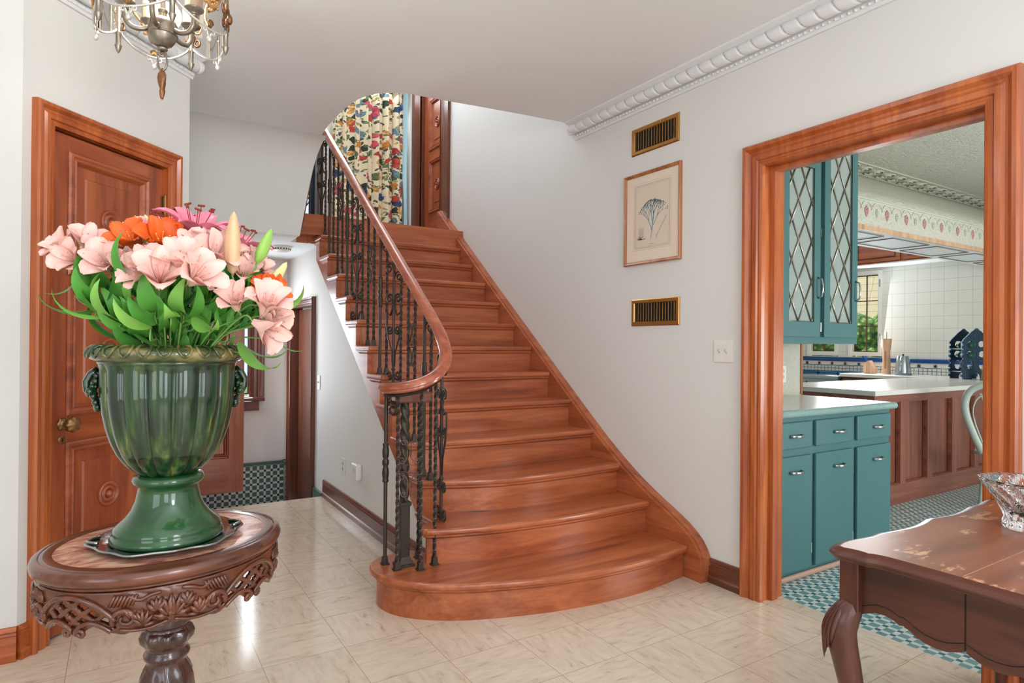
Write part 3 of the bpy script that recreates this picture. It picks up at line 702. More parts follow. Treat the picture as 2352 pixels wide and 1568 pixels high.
# ------------------------------------------------------------------ closet door (door_1) on the angled wall, local frame
D1 = bpy.data.objects.new('door_1', None); COL.objects.link(D1); D1.location = A; D1.rotation_euler = (0, 0, ANG); struct(D1)
D1['label'] = 'stained wooden closet door with round medallion panels behind the flower urn'
def panel_door(parent, s0, s1, z0, z1, panels, mats, th=0.04, y=0.012, med=True, name='leaf'):
    """frame-and-panel leaf in local x/z; front faces -y (y is the front face)"""
    fm = MB(); hm = MB()
    zs = sorted(panels, key=lambda p: p[0])
    ps0, ps1 = panels[0][2], panels[0][3]
    fm.box(s0, y, z0, ps0, y + th, z1); fm.box(ps1, y, z0, s1, y + th, z1)
    fm.build('stile', mats + 'Z', parent, local=True)
    last = z0
    for (pz0, pz1, a, b) in zs:
        hm.box(ps0, y + 0.0005, last, ps1, y + th, pz0); last = pz1
    hm.box(ps0, y + 0.0005, last, ps1, y + th, z1)
    hm.build('rail', mats + 'X', parent, local=True)
    for (pz0, pz1, a, b) in zs:
        pm = MB(); mp = lambda aa, z, d: (aa, y - d, z)
        pr = [(0.012, 0.0), (0.012, 0.006), (0.004, 0.013), (-0.006, 0.014), (-0.014, 0.006), (-0.02, 0.005), (-0.026, 0.009), (-0.034, -0.002), (-0.04, -0.012)]
        pm.frame(a, b, pz0, pz1, pr, mp, closed=True)
        mo = pm.build('panel_moulding', mats + 'X', parent, local=True)
        pn = MB(); g = 0.04
        pn.frame(a + g, b - g, pz0 + g, pz1 - g, [(0.0, -0.012), (-0.046, -0.011), (-0.052, -0.004)], mp, closed=True)
        q = g + 0.052; pn.add([mp(a + q, pz0 + q, -0.004), mp(b - q, pz0 + q, -0.004), mp(b - q, pz1 - q, -0.004), mp(a + q, pz1 - q, -0.004)], [(0, 1, 2, 3)])
        pn.build('panel', mats + 'Z', parent, local=True)
        if med:
            c = ((a + b) / 2, y + 0.008, (pz0 + pz1) / 2); R = 0.058
            mm = MB(); mm.lathe([(R, -0.004), (R * 1.0, 0.010), (R * 0.93, 0.016), (R * 0.84, 0.015), (R * 0.76, 0.003), (R * 0.70, 0.003), (R * 0.62, 0.012), (R * 0.52, 0.017), (R * 0.44, 0.014), (R * 0.38, 0.004), (R * 0.31, 0.004), (R * 0.27, 0.014), (R * 0.18, 0.023), (0.0001, 0.026)], c, 32, ax=(0, -1, 0))
            mm.build('medallion', mats + 'X', parent, smooth=True, local=True)
panel_door(D1, 0.135, 0.783, 0.012, 2.205, [(0.30, 0.835, 0.232, 0.680), (0.975, 1.525, 0.232, 0.680), (1.60, 2.125, 0.232, 0.680)], 'door_wood_')
m = MB(); m.frame(0.13, 0.787, 0.0, 2.215, [(-0.002, 0.06), (-0.002, -0.012)], lambda a, z, d: (a, d + 0.0, z)); m.frame(0.13, 0.787, 0.0, 2.215, casing_prof(0.09, 1.0), lambda a, z, d: (a, -d, z))
cs = m.build('casing', 'trim_wood_Z', D1, local=True)
# knob, keyhole and hinges
kn = MB(); kn.lathe([(0.026, 0.0), (0.026, 0.004), (0.018, 0.008), (0.010, 0.012), (0.010, 0.03), (0.016, 0.034), (0.03, 0.044), (0.034, 0.056), (0.03, 0.068), (0.016, 0.076), (0.0001, 0.078)], (0.205, 0.012, 0.93), 32, rf=lambda t, k, r: r * (1 + (0.10 * math.cos(8 * t) if k > 5 else (0.12 * math.cos(6 * t) if k < 3 else 0))), ax=(0, -1, 0))
kn.build('knob', 'old_brass', D1, smooth=True, local=True)
kn = MB(); kn.lathe([(0.019, 0), (0.019, 0.003), (0.013, 0.005), (0.0001, 0.005)], (0.203, 0.012, 0.862), 24, ax=(0, -1, 0)); kh = kn.build('keyhole_plate', 'old_brass', D1, smooth=True, local=True)
m = MB(); m.sphere((0.203, 0.006, 0.866), 0.004, 8, 4, (1, 0.6, 1)); m.box(0.2015, 0.0045, 0.852, 0.2045, 0.0065, 0.866); m.build('key_slot', 'black', kh, local=True)
for zc in (2.02, 0.3):
    m = MB(); m.lathe([(0.0001, -0.062), (0.005, -0.058), (0.008, -0.05), (0.008, 0.05), (0.005, 0.054), (0.007, 0.058), (0.0001, 0.064)], (0.786, 0.0, zc), 10); m.box(0.768, 0.0085, zc - 0.045, 0.786, 0.0125, zc + 0.045)
    m.build('hinge', 'old_brass', D1, smooth=False, local=True)
m = MB(); m.box(0.13, 0.06, 0, 0.787, 0.07, 2.215)
m.build('backing', 'black', D1, local=True)

# ================================================================== STAIRCASE
ST = thing('staircase', 'straight flight of polished reddish wood stairs with rounded bottom step', 'staircase', (2.0, 2.6, 0))
def treadfront(i):
    """front (nosing) line from left to right as (x, y)"""
    y = nose_y(i)
    if i == 1:
        return [(1.34, 3.14), (1.258, 3.135), (1.169, 3.13), (1.10, 3.085), (1.06, 3.014), (1.052, 2.93), (1.066, 2.85), (1.10, 2.776), (1.16, 2.70), (1.25, 2.625), (1.36, 2.56), (1.48, 2.51), (1.64, 2.455), (1.82, 2.41), (2.05, 2.375), (2.29, 2.365), (2.50, 2.385), (XR, 2.415)]
    if i == 2: return [(1.389, 2.99), (1.30, 2.945), (1.291, 2.875), (1.38, 2.83), (1.47, 2.80), (1.60, 2.765), (1.74, 2.74), (1.94, 2.715), (2.135, 2.703), (2.4, 2.703), (XR, 2.715)]
    if i == 3: return [(XL, 3.15), (1.50, 3.09), (1.60, 3.045), (1.72, 3.0), (1.87, 2.965), (2.1, 2.95), (2.4, 2.957), (XR, 2.975)]
    if i == 4: return [(XL, 3.335), (1.60, 3.285), (1.8, 3.255), (2.04, 3.235), (2.4, 3.235), (XR, 3.24)]
    if i == 5: return [(XL, 3.535), (1.8, 3.505), (XR, 3.49)]
    return [(XL, y), (XR, y)]
def smoothfront(i):
    f = treadfront(i)
    if i <= 4: return [(p.x, p.y) for p in catmull([(x, yy, 0) for x, yy in f], 4)]
    return f
def inset_line(f, d):
    out = []
    for k, (x, y) in enumerate(f):
        a, b = f[max(0, k - 1)], f[min(len(f) - 1, k + 1)]
        tx, ty = b[0] - a[0], b[1] - a[1]; l = math.hypot(tx, ty); out.append((x - ty / l * d, y + tx / l * d))
    return out
for i in range(1, 14):
    z = i * RISE; f = smoothfront(i)
    back = nose_y(i + 1) + (0.06 if i < 13 else 0.05)
    if i == 1: back = 3.14
    if i == 13:
        f = [(1.245, 5.42), (XR, nose_y(13))]
        back = nose_y(13) + 0.16
    pf = [p for p in f]
    if i == 1: poly = pf + [(XR, 2.80), (1.50, 2.92), (1.34, 3.14)]
    elif i == 2: poly = pf + [(XR, 3.03), (1.7, 3.03), (1.389, 3.22)]
    else: poly = pf + [(XR, back), (XL, back + (0.05 if i < 6 else 0))]
    m = MB(); m.prism_z(poly, z - 0.034, z); t = m.build('tread', 'stair_wood_X', ST, bevel=0.013, bseg=3)
    # scotia moulding below the nosing and the riser
    r1 = inset_line(pf, 0.018); r2 = inset_line(pf, 0.034)
    if i == 1: r1 = r1[2:]; r2 = r2[2:]
    m = MB()
    m.sheet([[(x, y, z - 0.034) for x, y in r1], [(x, y, z - 0.044) for x, y in r1], [(x, y, z - 0.056) for x, y in r2]])
    if i > 2 and i < 13:
        for (o1, o2, za, zb) in ((0.016, 0.016, 0.034, 0.044),):
            m.sheet([[(XL + 0.016, pf[0][1] + 0.018, z - 0.034), (XL + 0.016, back - 0.02, z - 0.034)], [(XL + 0.016, pf[0][1] + 0.018, z - 0.044), (XL + 0.016, back - 0.02, z - 0.044)], [(XL + 0.032, pf[0][1] + 0.034, z - 0.056), (XL + 0.032, back - 0.02, z - 0.056)]])
    m.build('scotia', 'stair_wood_X', ST, smooth=True, angle=0.7)
    m = MB(); zb = (i - 1) * RISE - (0.0 if i > 1 else 0.0)
    m.sheet([[(x, y, z - 0.034) for x, y in r2], [(x, y, zb) for x, y in r2]])
    if i == 1: m.sheet([[(r2[0][0], r2[0][1], z - 0.034), (1.45, 3.09, z - 0.034)], [(r2[0][0], r2[0][1], zb), (1.45, 3.09, zb)]])
    m.build('riser', 'stair_wood_X', ST, smooth=True, angle=0.5)
# outer string (saw-tooth board below the treads)
m = MB()
for i in range(2, 13):
    ya = treadfront(i)[0][1] + 0.03; yb = treadfront(i + 1)[0][1] + 0.03 if i < 12 else nose_y(13) + 0.02
    if i == 2: ya = 2.93
    za, zb = max(0.0, zlow(ya)), max(0.0, zlow(yb)); zt = i * RISE - 0.034
    p = [(ya, za), (yb, zb), (yb, zt), (ya, zt)]
    m.prism_x(p, XL + 0.034, ux + 0.005)
m.build('outer_string', 'stair_wood_Y', ST)
m = MB(); m.box(1.25, nose_y(13) - 0.01, 2.142, 1.47, nose_y(13) + 0.0, LZ - 0.034); m.box(1.34, nose_y(13) - 0.035, 2.142, 1.365, nose_y(13) - 0.01, LZ - 0.034)
m.build('landing_fascia', 'stair_wood_X', ST)
# wall string with cap moulding
top = [(5.72, 2.628), (4.665, 1.80), (3.708, 1.065), (3.30, 0.755), (3.10, 0.612), (2.90, 0.485), (2.72, 0.39), (2.58, 0.325), (2.47, 0.27), (2.39, 0.21), (2.345, 0.15), (2.325, 0.09)]
tops = [(p.x, p.y) for p in catmull([(a, b, 0) for a, b in top], 4)]
poly = tops + [(2.325, 0.0), (2.60, 0.0), (5.72, 2.2)]
m = MB(); m.prism_x(poly, XR, WX - 0.001); m.build('wall_string', 'stair_wood_Y', ST)
m = MB(); path = [(WX - 0.028, a, b) for a, b in tops]
pr = [(-0.028, 0.012), (-0.03, 0.0), (-0.022, -0.012), (-0.034, -0.02), (-0.036, -0.028), (-0.0, -0.03), (0.026, -0.03), (0.026, 0.012)]
rows = []
for k, (a, b) in enumerate(tops):
    p, q = tops[max(0, k - 1)], tops[min(len(tops) - 1, k + 1)]; ty, tz = q[0] - p[0], q[1] - p[1]; l = math.hypot(ty, tz); ny, nz = tz / l, -ty / l
    if nz < 0 and k < 3: ny, nz = -ny, -nz
    ny, nz = (-tz / l * -1, ty / l * -1)
    rows.append([(WX - 0.028 + u, a + ny * 0 - (tz / l) * 0 + (-(-tz) / l) * 0 + (tz / l) * v * 1.0, b - (ty / l) * v) for u, v in pr])
m.sheet(rows, closed=True); m.build('string_cap', 'stair_wood_Y', ST, smooth=True, angle=0.5)

# ------------------------------------------------------------------ railing
RL = thing('stair_railing', 'wrought iron railing with twisted bars and curling wooden handrail', 'railing', (1.45, 3.0, RISE))
def rail_z(y): return nose_z(y) + 0.775
rp = [(1.46, y, rail_z(y)) for y in (5.56, 5.2, 4.6, 4.0, 3.5, 3.25)] + [(1.462, 3.13, 1.402), (1.455, 3.02, 1.318), (1.432, 2.93, 1.245), (1.39, 2.865, 1.182), (1.33, 2.825, 1.135), (1.262, 2.815, 1.102), (1.20, 2.835, 1.082), (1.15, 2.88, 1.072), (1.125, 2.94, 1.068), (1.12, 2.98, 1.068)]
rps = catmull(rp, 8)
prof = [(-0.034, 0.0), (-0.034, 0.012), (-0.026, 0.026), (-0.012, 0.034), (0.012, 0.034), (0.026, 0.026), (0.034, 0.012), (0.034, 0.0), (0.026, -0.004), (0.026, -0.012), (0.018, -0.02), (-0.018, -0.02), (-0.026, -0.012), (-0.026, -0.004)]
m = MB(); rows = []
for k, p in enumerate(rps):
    t = (rps[min(len(rps) - 1, k + 1)] - rps[max(0, k - 1)]).normalized(); sd = t.cross(Vector((0, 0, 1))).normalized(); upv = sd.cross(t).normalized()
    rows.append([p + sd * u + upv * v for u, v in prof])
m.sheet(rows, closed=True); m.add(rows[-1], [tuple(range(len(prof)))])
m.build('handrail', 'rail_wood_Y', RL, smooth=True, angle=0.7)
m = MB(); m.tube([p - Vector((0, 0, 0.026)) for p in rps], 0.011, 4, sq=True, flat=(1.4, 0.5)); m.build('rail_bar', 'iron', RL)
# cap block over the newel
m = MB(); m.prism_z([(1.15, 2.90), (1.16, 2.99), (1.30, 3.03), (1.36, 2.96), (1.34, 2.89)], 1.0, 1.05); m.build('newel_cap', 'dark_wood_X', RL, bevel=0.008)

def shoe(mb, x, y, z, s=0.013):
    mb.box(x - s - 0.006, y - s - 0.006, z, x + s + 0.006, y + s + 0.006, z + 0.006)
    mb.prism([(-1, -1), (1, -1), (1, 1), (-1, 1)], lambda p: (x + p[0] * (s + 0.001), y + p[1] * (s + 0.001), z + 0.006), lambda p: (x + p[0] * (s - 0.002), y + p[1] * (s - 0.002), z + 0.04))
def twist_bar(mb, x, y, z0, z1, r=0.0098, pitch=0.16):
    n = max(8, int((z1 - z0) / 0.012)); mb.tube([(x, y, lerp(z0, z1, k / n)) for k in range(n + 1)], r, 4, sq=True, twist=2 * PI * ((z1 - z0) / n) / pitch)
def spiral(c, r0, turns, a0, sgn, n=22, shrink=0.25):
    """flat scroll in the y-z plane; starts outside at radius r0"""
    return [(c[0], c[1] + (r0 * (1 - (1 - shrink) * k / n)) * math.cos(a0 + sgn * 2 * PI * turns * k / n), c[2] + (r0 * (1 - (1 - shrink) * k / n)) * math.sin(a0 + sgn * 2 * PI * turns * k / n)) for k in range(n + 1)]
def rot_plane(pts, x, y, ang):
    ca, sa = math.cos(ang), math.sin(ang); out = []
    for p in pts:
        dx_, dy_ = p[0] - x, p[1] - y; out.append((x + dx_ * ca - dy_ * sa, y + dx_ * sa + dy_ * ca, p[2]))
    return out
def ribbon(mb, pts, x, y, ang, r=0.005): mb.tube(rot_plane(pts, x, y, ang) if ang else pts, r, 6, flat=(1.7, 1.0))
def baluster(kind, x, y, z0, z1, ang=0.3):
    b = thing('baluster', None, None, (x, y, z0)); b.parent = RL; b.matrix_parent_inverse = parent_inv(RL)
    del_keys = [k for k in ('label', 'category') if k in b.keys()]
    H = z1 - z0; m = MB()
    if kind == 'T':
        twist_bar(m, x, y, z0, z1); m.build('bar', 'iron', b); m = MB(); shoe(m, x, y, z0); m.build('shoe', 'iron', b)
    if kind == 'K':
        m.tube([(x, y, z0), (x, y, z1)], 0.0095, 10); m.build('bar', 'iron', b); m = MB(); shoe(m, x, y, z0); m.build('shoe', 'iron', b)
        zc = z0 + H * 0.60; m = MB()
        m.lathe([(0.008, -0.10), (0.015, -0.097), (0.0155, -0.09), (0.013, -0.082), (0.0155, -0.07), (0.0165, -0.05), (0.0145, -0.03), (0.011, -0.02), (0.0165, -0.008), (0.0165, 0.008), (0.011, 0.02), (0.0145, 0.03), (0.0165, 0.05), (0.0155, 0.07), (0.013, 0.082), (0.0155, 0.09), (0.015, 0.097), (0.008, 0.10)], (x, y, zc), 14, rf=lambda t, k, r: r * (1 + 0.07 * math.cos(7 * t)))
        m.build('knuckle', 'iron', b, smooth=True)
        m = MB(); ribbon(m, [(x, y, z1 - 0.12), (x, y - 0.004, z1 - 0.05)] + spiral((x, y - 0.050, z1 - 0.070), 0.042, 1.35, 0.35, 1), x, y, ang, 0.0048); m.build('top_scroll', 'iron', b, smooth=True)
    if kind == 'S':
        m.tube([(x, y, z0), (x, y, z1)], 0.009, 8); m.build('bar', 'iron', b)
        m = MB()
        for s in (-1, 1):
            ribbon(m, [(x, y, z0 + 0.10), (x, y + s * 0.004, z0 + 0.05)] + spiral((x, y + s * 0.045, z0 + 0.040), 0.036, 1.3, PI if s > 0 else 0, s), x, y, ang)
            ribbon(m, spiral((x, y + s * 0.040, z0 + 0.185), 0.031, 1.3, PI if s > 0 else 0, s), x, y, ang)
        m.build('foot_scroll', 'iron', b, smooth=True)
        m = MB()
        for s in (-1, 1):
            ribbon(m, [(x, y + s * 0.008, z0 + 0.24), (x, y + s * 0.018, z0 + 0.33), (x, y + s * 0.055, z0 + 0.42), (x, y + s * 0.072, z0 + 0.50), (x, y + s * 0.074, z0 + 0.57), (x, y + s * 0.062, z0 + 0.575), (x, y + s * 0.034, z0 + 0.56), (x, y + s * 0.013, z0 + 0.60), (x, y + s * 0.010, z0 + 0.66)], x, y, ang, 0.0046)
            ribbon(m, spiral((x, y + s * 0.036, z0 + 0.47), 0.029, 1.4, PI if s > 0 else 0, s), x, y, ang)
            ribbon(m, [(x, y + s * 0.008, z0 + 0.60)] + spiral((x, y + s * 0.042, z0 + 0.665), 0.032, 1.3, PI if s > 0 else 0, -s), x, y, ang)
        m.build('lyre_scroll', 'iron', b, smooth=True)
        m = MB()
        for zz in (0.22, 0.625): m.lathe([(0.008, -0.008), (0.013, -0.005), (0.013, 0.005), (0.008, 0.008)], (x, y, z0 + zz), 12)
        m.build('collar', 'iron', b, smooth=True)
        m = MB()
        for s in (-1, 1): ribbon(m, [(x, y, z1 - 0.12), (x, y + s * 0.004, z1 - 0.06)] + spiral((x, y + s * 0.046, z1 - 0.070 + s * 0.028), 0.036, 1.35, PI if s > 0 else 0, -s), x, y, ang, 0.0048)
        m.build('top_scroll', 'iron', b, smooth=True)
    return b
def ornament(x0, y0_, x1, y1_, zc, mat='iron', w=0.0034, sc_=1.0):
    """small scrollwork panel between two bars"""
    c = Vector(((x0 + x1) / 2, (y0_ + y1_) / 2, 0)); dv = Vector((x1 - x0, y1_ - y0_, 0)); hw = dv.length / 2; u = dv.normalized()
    m = MB()
    def P(a, z): return (c.x + u.x * a, c.y + u.y * a, zc + z)
    for s in (-1, 1):
        for v in (-1, 1):
            r = hw * 0.30
            m.tube([P(s * hw * 0.12, v * 0.05 * sc_)] + [P(s * (hw * 0.15 + r + r * (1 - 0.7 * k / 14) * math.cos(PI - v * 0 + 2 * PI * 1.15 * k / 14)), v * (0.115 * sc_ + r * (1 - 0.7 * k / 14) * math.sin(PI - 2 * PI * 1.15 * k / 14))) for k in range(15)], w, 6)
            m.tube([P(s * hw * 0.2, v * 0.085 * sc_), P(s * hw * 0.15, v * 0.05 * sc_), P(s * hw * 0.5, v * 0.022 * sc_)] + [P(s * (hw * 0.62 + r * (1 - 0.7 * k / 12) * math.sin(2 * PI * 1.1 * k / 12)), v * (0.022 * sc_ + r - r * (1 - 0.7 * k / 12) * math.cos(2 * PI * 1.1 * k / 12))) for k in range(13)], w, 6)
    for v in (-1, 1): m.tube([P(-hw, v * 0.016 * sc_), P(hw, v * 0.016 * sc_)], w, 6)
    m.sphere(P(0, 0), w * 2.2, 8, 5)
    o = m.build('scroll_ornament', mat, RL, smooth=True); return o
kinds = {3: ('K', 'T'), 4: ('T', 'T'), 5: ('S', 'T'), 6: ('K', 'T'), 7: ('T', 'T'), 8: ('S', 'T'), 9: ('K', 'T'), 10: ('T', 'T'), 11: ('K', 'T'), 12: ('S', 'T')}
for i, (kb, kf) in kinds.items():
    yf, yb = nose_y(i) + 0.085, nose_y(i) + 0.205
    if i == 3: yf, yb = 3.145, 3.235
    if i == 4: yf, yb = 3.37, 3.47
    z = i * RISE
    baluster(kb, 1.45, yb, z, rail_z(yb) - 0.03); baluster(kf, 1.45, yf, z, rail_z(yf) - 0.03)
    if kb == 'T': ornament(1.45, yb, 1.45, yf, z + 0.56)
def rail_at(x, y):
    b = min(rps, key=lambda p: (p.x - x) ** 2 + (p.y - y) ** 2); return b.z - 0.035
baluster('S', 1.44, 2.985, 2 * RISE, rail_at(1.44, 2.985), -0.1)
baluster('K', 1.138, 3.002, RISE, 1.035)
for (x, y) in ((1.16, 2.897), (1.259, 2.838), (1.35, 2.868), (1.318, 3.0)):
    baluster('T', x, y, RISE, rail_at(x, y) if y < 2.99 else 1.0)
ornament(1.16, 2.897, 1.259, 2.838, 0.68, 'wire_iron', 0.0026, 1.1)
# newel: square plinth carrying a thick twisted shaft
nw = thing('newel_post', None, None, (1.215, 2.94, RISE)); nw.parent = RL; nw.matrix_parent_inverse = parent_inv(RL)
X, Y = 1.215, 2.942; m = MB()
m.box(X - 0.044, Y - 0.044, RISE, X + 0.044, Y + 0.044, RISE + 0.012)
m.prism([(-1, -1), (1, -1), (1, 1), (-1, 1)], lambda p: (X + p[0] * 0.040, Y + p[1] * 0.040, RISE + 0.012), lambda p: (X + p[0] * 0.0235, Y + p[1] * 0.0235, RISE + 0.045))
m.box(X - 0.0235, Y - 0.0235, RISE + 0.045, X + 0.0235, Y + 0.0235, RISE + 0.30); m.box(X - 0.029, Y - 0.029, RISE + 0.30, X + 0.029, Y + 0.029, RISE + 0.32)
m.build('plinth', 'iron', nw, bevel=0.003)
m = MB(); n = 90; rows = []
for k in range(n + 1):
    z = RISE + 0.32 + (1.005 - RISE - 0.32) * k / n; row = []
    for j in range(24):
        t = 2 * PI * j / 24; r = 0.0245 * (1 - 0.34 * abs(math.sin(1.5 * (t + 2 * PI * z / 0.20))) ** 2); row.append((X + r * math.cos(t), Y + r * math.sin(t), z))
    rows.append(row)
m.sheet(rows, closed=True); m.build('shaft', 'iron', nw, smooth=True)
# upper end of the railing turning on to the landing
UR = thing('landing_railing', 'iron railing along the landing edge seen past the bulkhead', 'railing', (1.35, 5.45, LZ))
def lr_b(kind, x, y):
    global RL
    keep = RL; RL = UR
    b = baluster(kind, x, y, LZ, LZ + 0.80); RL = keep
for k, (x, y) in enumerate([(1.40, 5.60), (1.365, 5.72), (1.33, 5.84), (1.30, 5.96)]): lr_b('T' if k % 2 else 'K', x, y)
m = MB(); pth = catmull([(1.46, 5.55, rail_z(5.55)), (1.44, 5.64, LZ + 0.86), (1.40, 5.74, LZ + 0.86), (1.36, 5.9, LZ + 0.86), (1.28, 6.2, LZ + 0.86)], 6)
rows = []
for k, p in enumerate(pth):
    t = (pth[min(len(pth) - 1, k + 1)] - pth[max(0, k - 1)]).normalized(); sd = t.cross(Vector((0, 0, 1))).normalized(); upv = sd.cross(t).normalized()
    rows.append([p + sd * u + upv * v for u, v in prof])
m.sheet(rows, closed=True); m.build('handrail', 'rail_wood_Y', UR, smooth=True, angle=0.7)

# ================================================================== WALL FITTINGS
def wall_grille(label, y0, y1, z0, z1, dented):
    g = thing('wall_vent', label, 'vent', (WX, (y0 + y1) / 2, (z0 + z1) / 2), group=None)
    m = MB(); b = 0.028
    m.frame(y0 + b, y1 - b, z0 + b, z1 - b, [(b, 0.0), (b, 0.004), (b - 0.006, 0.009), (0.004, 0.009), (0.0, 0.004), (0.0, -0.002)], lambda a, z, d: (WX - d, a, z), closed=True)
    m.build('frame', 'brass', g)
    m = MB(); m.box(WX - 0.0015, y0 + b, z0 + b, WX - 0.0005, y1 - b, z1 - b); m.build('duct', 'black', g)
    for k in range(15):
        y = lerp(y0 + b, y1 - b, (k + 0.5) / 15); m = MB(); m.obox((WX - 0.005, y, (z0 + z1) / 2), (1, 0.35, 0), (0, 0, 1), (-0.35, 1, 0), 0.0030, (z1 - z0) / 2 - b, 0.0016); m.build('louvre', 'brass', g)
    return g
wall_grille('brass wall vent just below the ceiling cornice', 2.571, 2.972, 2.498, 2.668, True)
wall_grille('brass wall vent below the framed botanical print', 2.56, 2.963, 1.417, 1.585, False)

# framed print
pf_ = thing('framed_print', 'wood framed print of a blue branching plant on the stair wall', 'picture', (WX, 2.79, 2.09))
pa, pb, pz0, pz1 = 2.548, 3.028, 1.802, 2.376
m = MB(); fw = 0.02
m.frame(pa + fw, pb - fw, pz0 + fw, pz1 - fw, [(fw, 0.0), (fw, 0.018), (fw - 0.005, 0.022), (fw - 0.012, 0.018), (0.004, 0.016), (0.0, 0.012), (0.0, 0.004)], lambda a, z, d: (WX - d, a, z), closed=True); m.build('frame', 'frame_wood', pf_)
m = MB(); m.box(WX - 0.007, pa + fw - 0.002, pz0 + fw - 0.002, WX - 0.005, pb - fw + 0.002, pz1 - fw + 0.002); m.build('mat_board', 'mat_card', pf_)
py0, py1, qz0, qz1 = 2.633, 2.937, 1.90, 2.30
m = MB(); m.box(WX - 0.0078, py0, qz0, WX - 0.0068, py1, qz1); pp = m.build('print', 'print_paper', pf_)
m = MB()
for gg, ww in ((0.0, 0.0012), (-0.008, 0.0008), (0.012, 0.0008)):
    m.frame(py0 + 0.004 - gg, py1 - 0.004 + gg, qz0 + 0.004 - gg, qz1 - 0.004 + gg, [(0, 0.0085), (ww, 0.0085)], lambda a, z, d: (WX - d, a, z), closed=True)
m.build('ruled_line', 'print_line', pp)
def pr_pt(u, v): return (WX - 0.0086, py1 - (py1 - py0) * u, qz0 + (qz1 - qz0) * v)
m = MB()
def stroke(mb, pts, w0, w1):
    P = [Vector(pr_pt(*p)) for p in pts]
    for k in range(len(P) - 1):
        d = P[k + 1] - P[k]; nn = Vector((0, -d.z, d.y)).normalized(); a = lerp(w0, w1, k / (len(P) - 1)); b = lerp(w0, w1, (k + 1) / (len(P) - 1))
        mb.add([P[k] + nn * a, P[k] - nn * a, P[k + 1] - nn * b, P[k + 1] + nn * b], [(0, 1, 2, 3)])
rnd = random.Random(3)
def twig(mb, x, y, a, l, w_, d):
    x2, y2 = x + l * math.sin(a), y + l * math.cos(a) * 0.76; stroke(mb, [(x, y), ((x + x2) / 2 + 0.006, (y + y2) / 2), (x2, y2)], w_, w_ * 0.75)
    if d == 0:
        for q in (-0.5, 0, 0.5): stroke(mb, [(x2, y2), (x2 + 0.018 * math.sin(a + q), y2 + 0.016 * math.cos(a + q))], 0.0009, 0.0016)
        return
    for q in (-0.34, 0.0, 0.34) if d < 4 else (-0.45, 0.05, 0.45):
        if d < 3 and q == 0.0 and rnd.random() < 0.35: continue
        twig(mb, x2, y2, a + q * (0.9 + 0.4 * rnd.random()), l * (0.62 + 0.12 * rnd.random()), w_ * 0.62, d - 1)
stroke(m, [(0.46, 0.12), (0.5, 0.24), (0.52, 0.36)], 0.0012, 0.0036)
twig(m, 0.52, 0.36, 0.12, 0.19, 0.0042, 3); twig(m, 0.50, 0.26, -0.42, 0.22, 0.003, 3); twig(m, 0.54, 0.34, 0.55, 0.20, 0.0028, 3); twig(m, 0.51, 0.40, -0.2, 0.18, 0.0028, 3)
m.build('drawn_plant', 'print_blue', pp)
m = MB(); rnd = random.Random(8)
for k in range(26): a = rnd.uniform(-1.5, 1.5); stroke(m, [(0.2, 0.14), (0.2 + 0.13 * math.sin(a), 0.14 + 0.07 * math.cos(a) * rnd.uniform(0.3, 1))], 0.001, 0.0005)
for k in range(8): stroke(m, [(0.14 + k * 0.015, 0.17), (0.13 + k * 0.02, 0.30), (0.12 + k * 0.024, 0.32)], 0.0006, 0.0006)
for k in range(14): x, y = 0.62 + 0.02 * k, 0.14 + 0.021 * k; stroke(m, [(x, y), (x + 0.03 * (-1) ** k, y + 0.03)], 0.0006, 0.0006)
stroke(m, [(0.6, 0.13), (0.9, 0.45)], 0.0006, 0.0006); stroke(m, [(0.42, 0.055), (0.56, 0.055)], 0.0008, 0.0008)
m.build('drawn_sketch', 'print_grey', pp)

# switch plates and sockets
def plate(label, name, cat, c, nrm, w_, h, toggles=1, kind='switch'):
    """nrm: wall normal toward the room"""
    t = thing(name, label, cat, c); n = Vector(nrm).normalized(); u = Vector((0, 0, 1)).cross(n).normalized(); c = Vector(c)
    m = MB(); m.obox(c + n * 0.003, u, n, (0, 0, 1), w_ / 2, 0.003, h / 2); m.build('cover_plate', 'white_plastic', t, bevel=0.002)
    for k in range(toggles):
        o = (k - (toggles - 1) / 2) * 0.045
        if kind == 'switch':
            m = MB(); m.obox(c + n * 0.007 + u * o, u, n, (0, 0, 1), 0.006, 0.001, 0.013); m.obox(c + n * 0.013 + u * o + Vector((0, 0, 0.003)), u, n + Vector((0, 0, 0.5)), (0, 0, 1), 0.0035, 0.008, 0.005); m.build('toggle', 'light_grey_plastic', t)
            m = MB()
            for s in (-1, 1): m.sphere(c + n * 0.006 + u * o + Vector((0, 0, s * 0.03)), 0.0035, 8, 4)
            m.build('screw', 'light_grey_plastic', t)
        else:
            for s in (-1, 1):
                m = MB(); m.obox(c + n * 0.0065 + u * o + Vector((0, 0, s * 0.02)), u, n, (0, 0, 1), 0.014, 0.001, 0.014); m.build('socket', 'light_grey_plastic', t, bevel=0.002)
                m = MB()
                for q in (-1, 1): m.obox(c + n * 0.0078 + u * (o + q * 0.006) + Vector((0, 0, s * 0.02)), u, n, (0, 0, 1), 0.0012, 0.0005, 0.005)
                m.build('slot', 'black', t)
    return t
plate('white double toggle switch plate left of the kitchen doorway', 'light_switch', 'light switch', (WX, 2.2465, 1.268), (-1, 0, 0), 0.125, 0.12, 2)
plate('white switch plate on the wall under the stairs near the passage door', 'light_switch', 'light switch', (ux, 5.48, 0.95), (-1, 0, 0), 0.075, 0.125, 1)
plate('white socket on the under-stair wall left of the round device', 'electrical_outlet', 'outlet', (ux, 4.76, 0.345), (-1, 0, 0), 0.075, 0.12, 1, 'outlet')
pg = thing('plug_in_device', 'rounded white plug-in unit low on the under-stair wall', 'plug-in device', (ux, 4.38, 0.37))
